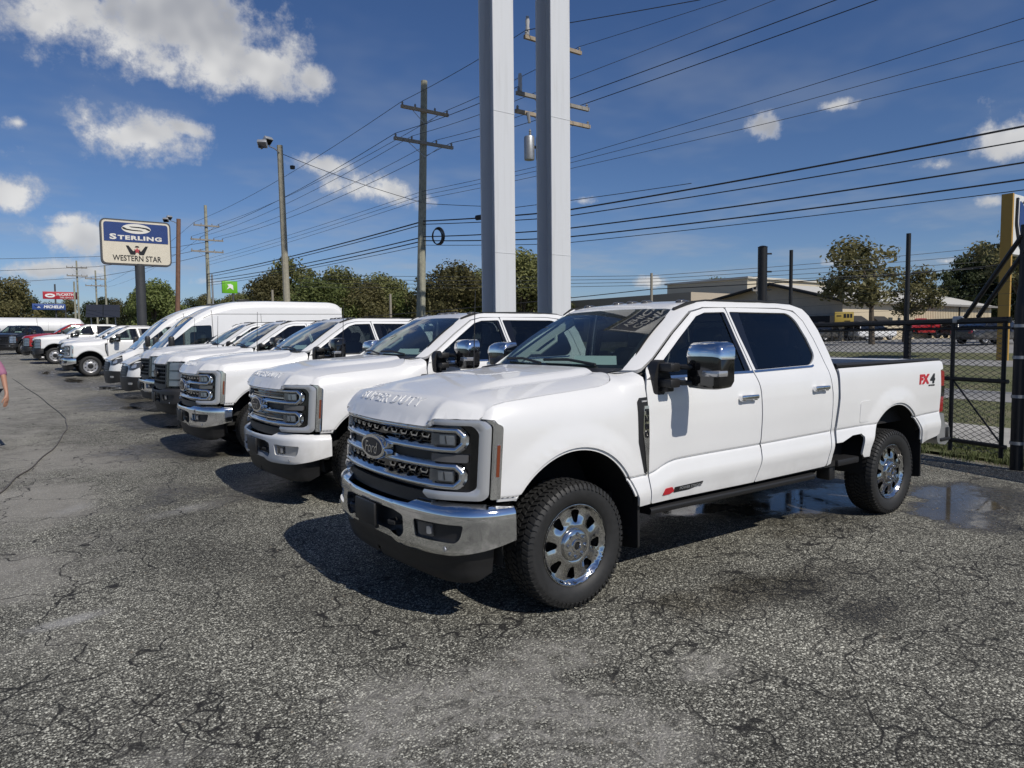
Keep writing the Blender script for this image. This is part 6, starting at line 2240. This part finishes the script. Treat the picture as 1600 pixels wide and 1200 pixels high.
for x in (bx0 + 12, bx0 + 23.5):
    MB().box((x, by0 - .08, (bz + be) / 2), (.16, .16, be - bz)).build('downpipe', DARKT, bd, False)
for (x, w, z, h) in ((bx0 + 8.6, .7, 3.0, .8), (bx0 + 10.3, .45, 3.0, .8), (bx0 + 24.5, .9, 2.9, 1.1)):
    wn = MB().box((x, by0 - .03, z), (w, .08, h)).build('window', DARKT, bd, False)
    MB().box((x, by0 - .08, z), (w * .8, .02, h * .85)).build('pane', GLOSSB, wn, False)
for (x, w) in ((bx0 + 1.6, 3.2), (bx0 + 6.2, 2.4)):
    MB().add([(x - w / 2, by0 - .05, 3.5), (x + w / 2, by0 - .05, 3.5), (x + w / 2 + .1, by0 - 1.3, 2.6), (x - w / 2 - .1, by0 - 1.3, 2.6), (x + w / 2 + .1, by0 - .05, 2.6), (x - w / 2 - .1, by0 - .05, 2.6)],
             [(0, 1, 2, 3), (1, 4, 2), (0, 3, 5), (3, 2, 4, 5)]).build('awning', AWN, bd, False)
    MB().box((x, by0 - .04, 2.0), (w * .8, .06, 1.5)).build('shop_window', GLOSSB, bd, False)
MB().box((bx0 - .6, 40.0, 3.05), (1.2, 9.0, .9)).build('awning', AWN, bd, False)
for k in range(5):
    MB().box((bx0 - .05, 36.4 + 1.7 * k, 2.0), (.08, 1.35, 1.4)).build('shop_window', GLOSSB, bd, False)
MB().box((bx0 - .1, 43.4, 5.4), (.2, 1.1, .6)).build('gable_vent', DARKT, bd, False)
ub = thing('metal_building', 'taller cream building block rising behind the pale roof', 'building', (0, 0, 0))
MB().box((96, 66, 5.3), (30, 14, 8.2)).build('wall', mat('cream_metal', (.56, .50, .38), .6, grain=.05), ub, False)
MB().box((96, 66, 9.5), (30.6, 14.6, .25)).build('roof_edge', ROOFM, ub, False)
lb = thing('low_building', 'low tan building with flat roof line left of the gable', 'building', (0, 0, 0))
MB().box((69.4, 63.6, 3.4), (14, 21.5, 4.6)).build('wall', mat('tan_wall', (.34, .29, .22), .8, grain=.1, gscale=1), lb, False)
MB().box((69.4, 63.6, 6.15), (15, 22.5, .95)).build('roof_edge', mat('tan_roof', (.36, .31, .24), .8, grain=.1), lb, False)
for k in range(6):
    MB().box((62.38, 55.5 + 3.2 * k, 3.2), (.1, 1.6, 1.2)).build('window', GLOSSB, lb, False)
ys_ = thing('banner_sign', 'small yellow sign in front of the shaded gable wall', 'sign', (59.6, 33.6, 1.2), R(-40))
MB().bbox((.1, 0, 2.0), (1.6, .1, 1.1), .01).build('sign_board', mat('sign_yellow', (.36, .26, .05), .5), ys_)
for (x, z, w, h) in ((.15, 2.2, .22, .34), (.42, 2.2, .20, .34), (.68, 2.2, .18, .34), (.35, 1.75, .5, .08), (-.35, 2.2, .4, .10)):
    MB().box((x, -.056, z), (w, .012, h)).build('sign_mark', DECALK, ys_, False)
for s in (-1, 1):
    MB().box((s * .9, 0, .7), (.08, .08, 1.4)).build('leg', DARKT, ys_, False)

# ================================================================== yellow pylon with shield board
yp = thing('pylon_sign', 'tall yellow pylon with a white shield board at the right edge', 'sign', (34.6, 12.4, g1(34.6, 12.4)), R(0))
YEL = mat('pylon_yellow', (.40, .235, .045), .5, grain=.06, gscale=2)
MB().box((0, 0, 3.5), (.14, .42, 7.0)).build('pylon_shaft', YEL, yp, False)
MB().box((1.75, .0, 5.75), (3.0, .30, 2.5)).build('board', mat('board_white', (.66, .66, .64), .5), yp, False)
sh = [(x_ - .42, z_) for x_, z_ in [(.95, 7.0), (1.45, 6.75), (2.0, 7.0), (2.55, 6.75), (3.05, 7.0), (3.1, 5.9), (2.75, 5.1), (2.0, 4.55), (1.25, 5.1), (.9, 5.9)]]
MB().prism(rnd([(x - .1, z - .1) for x, z in sh], .12), 1, -.23, -.14).build('shield_rim', mat('shield_black', (.012, .012, .014), .4), yp, False)
MB().prism(rnd([(1.58 + (x - 1.58) * .93 - .1, 5.85 + (z - 5.85) * .93 - .1) for x, z in sh], .1), 1, -.25, -.22).build('shield_line', DECALW, yp, False)
MB().prism(rnd([(1.58 + (x - 1.58) * .87 - .1, 5.85 + (z - 5.85) * .87 - .1) for x, z in sh], .1), 1, -.27, -.24).build('shield_field', NAVY, yp, False)
MB().prism([(.7, 5.75), (1.1, 5.6), (1.5, 5.75), (1.9, 5.6), (2.3, 5.75), (1.5, 4.9)], 1, -.285, -.262).build('shield_emblem', mat('shield_silver', (.5, .5, .5), .4), yp, False)

r_, f_ = (math.cos(YAW), -math.sin(YAW)), (math.sin(YAW), math.cos(YAW))


def spot(px, d):
    """Where a bearing meets a given distance."""
    k = (px - 800) / F_PX * d
    return f_[0] * d + r_[0] * k, f_[1] * d + r_[1] * k


# ================================================================== parked cars across the road and far left
def make_car(name, label, loc, rz, pm, kind='suv', group='cars parked across the road'):
    T = thing(name, label, 'car', loc, rz, group)
    hr = {'suv': 1.72, 'sedan': 1.44}[kind]
    belt = 1.02 if kind == 'suv' else .90
    hw = .93
    L0, L1 = -.90, 3.75

    def body():
        mb = MB()
        rings = []
        prof = [(L0, .45, .66, .70), (L0 + .06, .34, .80, .84), (L0 + .35, .30, .92, .90), (.2, .28, belt - .04, .93), (.75, .27, belt, .935), (2.6, .27, belt + .02, .935), (3.3, .28, belt + (.02 if kind == 'suv' else .05), .92), (3.65, .34, belt, .86), (L1, .45, belt - .12, .78)]
        for (x, z0, z1, w) in prof:
            rings.append([(x, y * w, z) for (y, z) in ((-.92, z0), (-1, z0 + .12), (-1, z1 - .12), (-.93, z1), (0, z1 + .03), (.93, z1), (1, z1 - .12), (1, z0 + .12), (.92, z0))])
        return mb.loft(rings).mesh('body', angle=28)
    PT(('cbody', kind), 'body', pm, T, body)

    def house():
        mb = MB()
        rear = 3.62 if kind == 'suv' else 3.0
        rings = []
        for (t, xa, xb, w) in ((0, .45, rear, .87), (.55, .85, rear - .12, .78), (1.0, 1.25, rear - (.30 if kind == 'suv' else .65), .66)):
            z = belt - .02 + (hr - .04 - belt) * t
            rings.append([(x, y * w, z) for (x, y) in ((xa, -1), ((xa + xb) / 2, -1.02), (xb, -1), (xb + .03, 0), (xb, 1), ((xa + xb) / 2, 1.02), (xa, 1), (xa - .05, 0))])
        return mb.loft(rings).mesh('glasshouse', angle=40)
    PT(('chouse', kind), 'glasshouse', GLOSSB, T, house)

    def roof():
        mb = MB()
        rear = 3.62 if kind == 'suv' else 3.0
        xb = rear - (.30 if kind == 'suv' else .65)
        rings = []
        for (z, k) in ((hr - .05, 1.0), (hr - .015, .985), (hr, .90)):
            rings.append([(1.25 + (xb - 1.25) * (.5 + (s - .5) * k), y * .675 * k, z) for (s, y) in ((0, -1), (.5, -1.02), (1, -1), (1.02, 0), (1, 1), (.5, 1.02), (0, 1), (-.02, 0))])
        mb.loft(rings)
        for sg in (-1, 1):
            for (xa, xc) in ((.45, 1.27), (rear - .02, xb)):
                mb.tube([(xa, sg * .865, belt - .02), (xc, sg * .66, hr - .05)], .045, 5)
            mb.tube([(2.05, sg * .885, belt - .02), (2.1, sg * .67, hr - .05)], .035, 5)
        return mb.mesh('roof', angle=40)
    PT(('croof', kind), 'roof', pm, T, roof)
    for sg in (-1, 1):
        PT(('chl', sg), 'headlight', REFLECT, T, lambda: MB().bbox((L0 + .14, sg * .66, .74), (.16, .36, .14), .03).mesh('headlight'))
        PT(('ctl', sg, kind), 'tail_light', REDL, T, lambda: MB().bbox((L1 - .06, sg * .66, belt - .14), (.14, .26, .18), .03).mesh('tail_light'))
        PT(('cmir', sg, kind), 'mirror', BLACK, T, lambda: MB().bbox((.70, sg * 1.02, belt + .08), (.12, .20, .14), .03).mesh('mirror'))
    PT('cgr', 'grille', BLACK, T, lambda: MB().bbox((L0 + .02, 0, .68), (.08, .9, .16), .02).bbox((L0 + .04, 0, .46), (.08, 1.3, .16), .02).mesh('grille'))
    for x in (0, 2.75):
        for sg in (-1, 1):
            w = wheel(T, (x, sg * .80, .345), 'steel', sg, STEELW)
            w.scale = (.83, .8, .83)
    return T


def gcar(x, y):
    return (x, y, g1(x, y) + .018)


make_car('parked_car', 'white car parked beside the red pickup across the road', gcar(*spot(1378, 66)), R(165), WHITE, 'suv')
make_truck('pickup_truck', 'bright red pickup parked across the road behind the fence', gcar(*spot(1452, 74)), dict(WORK, paint=RED, rimmat=CHROME, rim='alloy', bumper=CHROME), 'far pickups', rz=R(166))
make_car('parked_car', 'dark sport utility car right of the red pickup', gcar(*spot(1512, 74)), R(175), BLACKP, 'suv')
make_car('parked_car', 'grey car second to the right of the red pickup', gcar(*spot(1535, 78)), R(170), GREYP, 'suv')
make_car('parked_car', 'small red car near the yellow pylon across the road', gcar(*spot(1556, 70)), R(130), RED, 'sedan')
make_car('parked_car', 'silver car behind the yellow pylon across the road', gcar(*spot(1580, 74)), R(172), SILVERP, 'suv')
make_car('parked_car', 'black car at the foot of the yellow pylon', gcar(*spot(1572, 46)), R(160), BLACKP, 'sedan')
make_car('parked_car', 'black car in front of the shaded gable wall', gcar(*spot(1318, 66)), R(160), BLACKP, 'suv')
make_car('parked_car', 'silver sport utility car cut by the left edge', (*spot(-4, 62), g1(*spot(-4, 62))), R(75), SILVERP, 'suv', 'far cars on the left')
make_car('parked_car', 'dark red car mostly hidden between red pickup and white car', gcar(*spot(1410, 80)), R(170), paint('maroon_paint', (.14, .008, .012)), 'suv')

# ================================================================== trees
LEAF = {}


def leaf_mat(name, a, b):
    m = bpy.data.materials.new(name)
    m.use_nodes = True
    t = NT(m.node_tree)
    p = t.n['Principled BSDF']
    g = t.node('ShaderNodeNewGeometry')
    oi = t.node('ShaderNodeObjectInfo')
    P = t.node('ShaderNodeTexCoord').outputs['Object']
    n = t.noise(P, .9, 4, .6)
    f = t.math('ADD', t.math('MULTIPLY', t.ramp(n, .3, .7), .55), t.math('MULTIPLY', g.outputs['Random Per Island'], .45))
    col = t.mix(f, a, b)
    col = t.mix(1.0, col, t.ramp(oi.outputs['Random'], 0, 1, .75, 1.25, False), 'MULTIPLY')
    t.put(p.inputs['Base Color'], col)
    p.inputs['Roughness'].default_value = .6
    p.inputs['Specular IOR Level'].default_value = .25
    tr = t.node('ShaderNodeBsdfTranslucent')
    t.put(tr.inputs[0], col)
    mx = t.node('ShaderNodeMixShader')
    mx.inputs[0].default_value = .34
    t.link(p.outputs[0], mx.inputs[1])
    t.link(tr.outputs[0], mx.inputs[2])
    t.link(mx.outputs[0], t.n['Material Output'].inputs[0])
    return m


OAK = leaf_mat('oak_leaf', (.080, .095, .032), (.240, .240, .095))
OAKB = leaf_mat('oak_leaf_dull', (.080, .082, .032), (.225, .200, .088))
OAKC = leaf_mat('oak_leaf_green', (.075, .105, .030), (.210, .240, .082))
DARKL = leaf_mat('pine_leaf', (.028, .040, .018), (.090, .108, .048))
PALE = leaf_mat('pale_leaf', (.110, .112, .048), (.250, .225, .105))
BARK = mat('bark', (.085, .068, .05), .9, grain=.4, gscale=5, bump=.5, bscale=18)


def crown_mesh(seed, H, Rad, z0, n=5200, leaf=.30, lobes=16, sparse=0.0, tall=1.0):
    rg = np.random.RandomState(seed)
    C = []
    for k in range(lobes):
        a = rg.uniform(0, 2 * np.pi)
        t = rg.uniform(0, 1)
        z = z0 + (H - z0) * (.12 + .80 * t)
        rr = Rad * (math.sin(math.pi * min(1, .22 + .72 * t)) ** .7) * rg.uniform(.25, .80)
        C.append((rr * math.cos(a), rr * math.sin(a), z, Rad * rg.uniform(.26, .46) * (1 - sparse * .35)))
    C = np.array(C)
    w = C[:, 3] ** 2
    idx = rg.choice(len(C), n, p=w / w.sum())
    d = rg.normal(size=(n, 3))
    d /= np.linalg.norm(d, axis=1)[:, None]
    rad = C[idx, 3] * (rg.uniform(0, 1, n) ** (.35 if sparse < .5 else .6)) * rg.uniform(.85, 1.18, n)
    P = C[idx, :3] + d * rad[:, None] * np.array([1, 1, .78 * tall])
    u = rg.normal(size=(n, 3))
    u -= (u * d).sum(1)[:, None] * d * .55
    u /= np.linalg.norm(u, axis=1)[:, None]
    v = np.cross(u, rg.normal(size=(n, 3)))
    v /= np.linalg.norm(v, axis=1)[:, None]
    s = leaf * rg.uniform(.45, 1.1, n)[:, None]
    V = np.stack([P - u * s, P + v * s * .45, P + u * s, P - v * s * .5], 1).reshape(-1, 3)
    me = bpy.data.meshes.new('crown')
    me.from_pydata(V.tolist(), [], [(4 * i, 4 * i + 1, 4 * i + 2, 4 * i + 3) for i in range(n)])
    return me, C


def trunk_mesh(C, z0, H, r=.22, seed=0):
    mb = MB()
    rg = random.Random(seed)
    top = z0 + (H - z0) * .55
    mb.tube([(0, 0, -.3), (.05, .03, z0 * .5), (-.03, .05, z0), (.05, -.04, top)], [r * 1.25, r, r * .85, r * .3], 8)
    for c in C[::2]:
        zs = z0 * rg.uniform(.75, 1.0) + max(0, c[2] - z0) * .2
        p1 = (c[0] * .4, c[1] * .4, zs + (c[2] - zs) * .55)
        mb.tube([(0, 0, zs), p1, (c[0], c[1], c[2])], [r * .5, r * .3, r * .1], 5, False)
    return mb.mesh('trunk')


PROTO = {}
for key, a in dict(oak1=(11, 10.0, 5.2, 2.2, 10500, .25, 24), oak2=(12, 9.0, 4.6, 1.8, 9500, .25, 22), oak3=(13, 11.0, 4.4, 2.5, 9500, .25, 22), dark1=(21, 13.0, 4.2, 2.0, 9500, .28, 22), dark2=(22, 11.0, 5.0, 1.5, 9500, .28, 22)).items():
    me, C = crown_mesh(*a)
    PROTO[key] = (me, trunk_mesh(C, a[3], a[1], .24, a[0]))
me, C = crown_mesh(31, 7.6, 3.6, 2.7, 3600, .20, 22, .8)
PROTO['thin'] = (me, trunk_mesh(C, 2.4, 7.6, .15, 31))
me, C = crown_mesh(33, 8.6, 2.3, 3.2, 1500, .24, 14, .8, 1.2)
PROTO['wisp'] = (me, trunk_mesh(C, 3.0, 8.6, .12, 33))


def tree(label, key, x, y, s=1.0, rz=0.0, m=OAK, group='trees of the far treeline', sz=None):
    o = thing('tree', label, 'tree', (x, y, g1(x, y)), R(rz), group)
    o.scale = (s, s, sz or s)
    link('crown', PROTO[key][0], m, o)
    link('trunk', PROTO[key][1], BARK, o)
    return o


rgt = random.Random(5)
ORD = ['first', 'second', 'third', 'fourth', 'fifth', 'sixth', 'seventh', 'eighth', 'ninth', 'tenth', 'eleventh', 'twelfth', 'thirteenth', 'fourteenth', 'fifteenth', 'sixteenth']
TL = 'trees of the far treeline'
for k, (px, d, s) in enumerate([(385, 92, .60), (425, 84, .80), (470, 88, .92), (500, 78, .80), (535, 90, .98), (565, 80, .76), (600, 92, .82), (632, 84, .70), (668, 84, .80), (700, 80, .98), (735, 92, .70), (765, 86, .82), (815, 82, 1.0), (842, 92, .84), (870, 95, .7)]):
    x, y = spot(px, d)
    tree(ORD[k] + ' tree from the left in the leafy treeline behind vans and columns', ('oak1', 'oak2', 'oak3')[k % 3], x, y, s * rgt.uniform(.95, 1.05), rgt.uniform(0, 360), (OAK, OAKB, OAK, OAKC)[k % 4], TL, s * rgt.uniform(.85, 1.1)).scale.x *= 1.25
for k in range(16):
    x, y = spot(370 + 32 * k, 104 + rgt.uniform(-5, 7))
    tree(ORD[k] + ' tree from the left at the dark back of the treeline', ('oak2', 'oak1', 'dark2')[k % 3], x, y, .95 * rgt.uniform(.8, 1.1), rgt.uniform(0, 360), DARKL if k % 3 else OAKB, 'trees at the back of the treeline', .72)
for k, (px, d, s) in enumerate([(-60, 120, .9), (-20, 116, .95), (18, 112, .92), (45, 118, .70), (75, 122, .62), (105, 126, .62), (140, 124, .64), (165, 122, .62), (190, 128, .70), (215, 118, .66), (300, 120, .66), (330, 124, .66), (350, 118, .62)]):
    x, y = spot(px, d)
    tree(ORD[k] + ' dark tree from the left behind the tank and signs', ('dark2', 'dark1')[k % 2], x, y, s * 1.1, rgt.uniform(0, 360), (DARKL, OAKB)[k % 3 == 2], 'dark trees on the far left', s)
for k, (px, d, s) in enumerate([(245, 85, .72), (232, 92, .7), (262, 90, .66)]):
    x, y = spot(px, d)
    tree(('nearest', 'left', 'right')[k] + ' green tree between the dealer sign pole and the vans', 'oak2', x, y, s * 1.1, rgt.uniform(0, 360), OAKC, 'green trees by the dealer sign')
for k, (px, d, s) in enumerate([(905, 150, .72), (935, 155, .8), (975, 160, .55)]):
    x, y = spot(px, d)
    tree(('left', 'middle', 'right')[k] + ' small far tree just above the roof of the nearest pickup', 'oak2', x, y, s, 40 * k, DARKL, 'small far trees')
for k, (px, d, s) in enumerate([(1085, 120, .85), (1110, 124, 1.0), (1138, 122, .9)]):
    x, y = spot(px, d)
    tree(('left', 'middle', 'right')[k] + ' rounded green tree behind the low tan building', 'oak1', x, y, s, 70 * k, OAK, 'rounded trees behind the tan building')
x, y = spot(1362, 52)
tree('thin leaved pale tree in front of the beige building', 'thin', x, y, 1.32, 20, PALE, None, 1.0)
x, y = spot(1412, 55)
tree('smaller grey green tree right of the pale tree', 'thin', x, y, .92, 200, PALE, None, .74)
x, y = spot(1470, 95)
tree('wispy tree standing alone right of the beige building', 'wisp', x, y, 1.15, 0, DARKL)
for k, (px, d, s) in enumerate([(1518, 100, 1.0), (1545, 104, 1.08), (1572, 98, 1.0), (1590, 96, 1.0), (1622, 98, 1.1)]):
    x, y = spot(px, d)
    tree(ORD[k] + ' tall dark tree from the left behind the yellow pylon', ('dark1', 'dark2')[k % 2], x, y, s, 50 * k, DARKL, 'dark trees on the right')
x, y = spot(1592, 48)
tree('open leafy tree close behind the yellow pylon', 'thin', x, y, 1.12, 110, PALE)

# ================================================================== hose on the ground
hp = [(.30, 33.9), (.55, 29.5), (.71, 26.2), (.86, 23.0), (.95, 20.5), (1.03, 17.6), (.99, 16.4), (.92, 15.7), (.76, 14.3), (.56, 13.1), (.39, 12.2), (.22, 11.4), (.09, 10.85), (-.09, 9.93), (-.4, 8.9), (-.9, 7.8)]
pp = []
for k in range(len(hp) - 1):
    for q in range(4):
        t_ = q / 4
        x, y = hp[k][0] + (hp[k + 1][0] - hp[k][0]) * t_, hp[k][1] + (hp[k + 1][1] - hp[k][1]) * t_
        pp.append((x + .015 * math.sin(3 * k + q), y, g1(x, y) + .012))
tag(MB().tube(pp, .010, 6).build('hose', mat('hose_dark', (.10, .09, .08), .6)), 'dark wash hose snaking across the open lot on the left', 'hose')

# ================================================================== person at the left edge
SKIN = mat('skin', (.36, .19, .125), .5, grain=.08, gscale=30)
SHIRT = mat('shirt_mauve', (.30, .125, .20), .85, grain=.1, gscale=14)
JEAN = mat('trousers', (.05, .06, .085), .85, grain=.15, gscale=30)
HAIR = mat('hair', (.03, .022, .016), .7)


def skin_mesh(name, verts, edges, sub=2):
    me = bpy.data.meshes.new(name)
    me.from_pydata([v[:3] for v in verts], edges, [])
    ob = bpy.data.objects.new(name, me)
    COL.objects.link(ob)
    md = ob.modifiers.new('skin', 'SKIN')
    for i, v in enumerate(verts):
        rr = v[3] if hasattr(v[3], '__len__') else (v[3], v[3])
        me.skin_vertices[0].data[i].radius = rr
        me.skin_vertices[0].data[i].use_root = (i == 0)
    md.use_smooth_shade = True
    sb = ob.modifiers.new('sub', 'SUBSURF')
    sb.levels = sb.render_levels = sub
    dg = bpy.context.evaluated_depsgraph_get()
    out = bpy.data.meshes.new_from_object(ob.evaluated_get(dg))
    bpy.data.objects.remove(ob)
    out.polygons.foreach_set('use_smooth', [True] * len(out.polygons))
    out.name = name
    return out


def make_person():
    # local frame: faces -y, z up, 1.76 m tall
    o = thing('person', 'person in a mauve short sleeved shirt walking at the left edge', 'person', (-.25, 13.97, g1(0, 13.9)), R(-44))
    V, E = [], []

    def ch(pts, start=None):
        prev = start
        for p in pts:
            V.append(p)
            if prev is not None:
                E.append((prev, len(V) - 1))
            prev = len(V) - 1
        return prev
    ch([(0, 0, .95, (.15, .115))])
    ch([(0, .0, 1.12, (.145, .105)), (0, .005, 1.30, (.165, .115)), (0, .01, 1.43, (.15, .10)), (0, .0, 1.51, .058), (0, -.012, 1.56, .056), (0, -.02, 1.61, (.070, .085)), (0, -.02, 1.68, (.076, .094)), (0, -.01, 1.74, (.058, .072))], 0)
    for s in (-1, 1):
        sw = -.05 if s > 0 else .06
        k_ = 1.0 if s > 0 else 0.0                     # the near arm swings out from the body
        sh_ = ch([(s * .17, .01, 1.42, .062), (s * (.225 + .06 * k_), .02 + sw * .3, 1.28, .050), (s * (.25 + .125 * k_), .03 + sw, 1.15, .043), (s * (.262 + .20 * k_), sw * 1.6 - .01, 1.02, .037), (s * (.265 + .265 * k_), sw * 2.0 - .04, .91, .027)], 3)
        bx_ = .285 * k_
        pm_ = ch([(s * (.265 + bx_), sw * 2.1 - .055, .83, (.022, .040)), (s * (.262 + bx_), sw * 2.2 - .062, .785, (.019, .042))], sh_)
        for q, (dy, ln) in enumerate(((-.030, .070), (-.010, .082), (.012, .078), (.032, .062))):
            ch([(s * (.260 + bx_), sw * 2.2 - .062 + dy, .755, .0095), (s * (.252 + bx_), sw * 2.2 - .068 + dy, .755 - ln * .55, .0088), (s * (.240 + bx_), sw * 2.2 - .066 + dy, .755 - ln, .0075)], pm_)
        ch([(s * (.258 + bx_), sw * 2.1 - .10, .81, .011), (s * (.250 + bx_), sw * 2.1 - .122, .775, .0095), (s * (.244 + bx_), sw * 2.1 - .130, .745, .008)], pm_ - 1)
        st = .16 * s
        kn = ch([(s * .095, 0, .86, .092), (s * .105, -st * .5, .68, .078), (s * .105, -st * .9, .50, .058), (s * .105, -st * .9 + .03, .32, .055), (s * .105, -st * 1.0 + .05, .10, .040)], 0)
        ch([(s * .108, -st * 1.0 - .03, .045, .038), (s * .112, -st * 1.0 - .13, .032, .034)], kn)
    body = skin_mesh('body', V, E)
    b = link('body', body, SKIN, o)
    # shirt
    V2, E2 = [], []
    V2.append((0, 0, .93, (.172, .135)))
    for i, p in enumerate([(0, 0, 1.12, (.170, .128)), (0, .005, 1.30, (.186, .135)), (0, .01, 1.43, (.165, .118)), (0, .0, 1.475, (.085, .08))]):
        V2.append(p)
        E2.append((i, i + 1))
    for s in (-1, 1):
        sw = -.05 if s > 0 else .06
        k = 3
        for p in [(s * .175, .01, 1.415, .080), (s * (.228 + (.06 if s > 0 else 0)), .02 + sw * .3, 1.28, .072), (s * (.25 + (.125 if s > 0 else 0)), .028 + sw * .9, 1.135, .070)]:
            V2.append(p)
            E2.append((k, len(V2) - 1))
            k = len(V2) - 1
    link('shirt', skin_mesh('shirt', V2, E2), SHIRT, o)
    V3, E3 = [(0, 0, .955, (.165, .128))], []
    for s in (-1, 1):
        k = 0
        st = .16 * s
        for p in [(s * .095, 0, .86, .105), (s * .105, -st * .5, .68, .092), (s * .105, -st * .9, .50, .076), (s * .105, -st * .9 + .03, .32, .072), (s * .105, -st * 1.0 + .05, .09, .068)]:
            V3.append(p)
            E3.append((k, len(V3) - 1))
            k = len(V3) - 1
    link('trousers', skin_mesh('trousers', V3, E3), JEAN, o)
    hb = MB()
    rings = []
    for (z, rx, ry, oy) in ((1.60, .068, .05, .045), (1.66, .082, .085, .015), (1.72, .084, .092, .004), (1.765, .066, .076, .0), (1.785, .03, .035, .0)):
        rings.append([(rx * math.cos(a), oy - .012 + ry * math.sin(a), z) for a in [2 * math.pi * i / 16 for i in range(16)]])
    hb.loft(rings).build('hair', HAIR, o, True, 60)
    fc = MB()
    fc.bbox((0, -.108, 1.655), (.026, .034, .045), .010, 2)
    fc.build('nose', SKIN, o)
    MB().bbox((0, -.100, 1.608), (.048, .014, .012), .004, 2).build('mouth', mat('lips', (.30, .12, .09), .5), o)
    for s in (-1, 1):
        MB().bbox((s * .032, -.098, 1.682), (.024, .014, .012), .004, 2).build('eye', mat('eye_dark', (.05, .04, .035), .2), o)
        MB().bbox((s * .080, -.005, 1.665), (.016, .035, .055), .006, 2).build('ear', SKIN, o)
        st = .16 * s
        MB().bbox((s * .11, -st * 1.0 - .045, .045), (.10, .28, .09), .035, 2).build('shoe', mat('shoe', (.04, .035, .03), .6), o)
    return o


make_person()
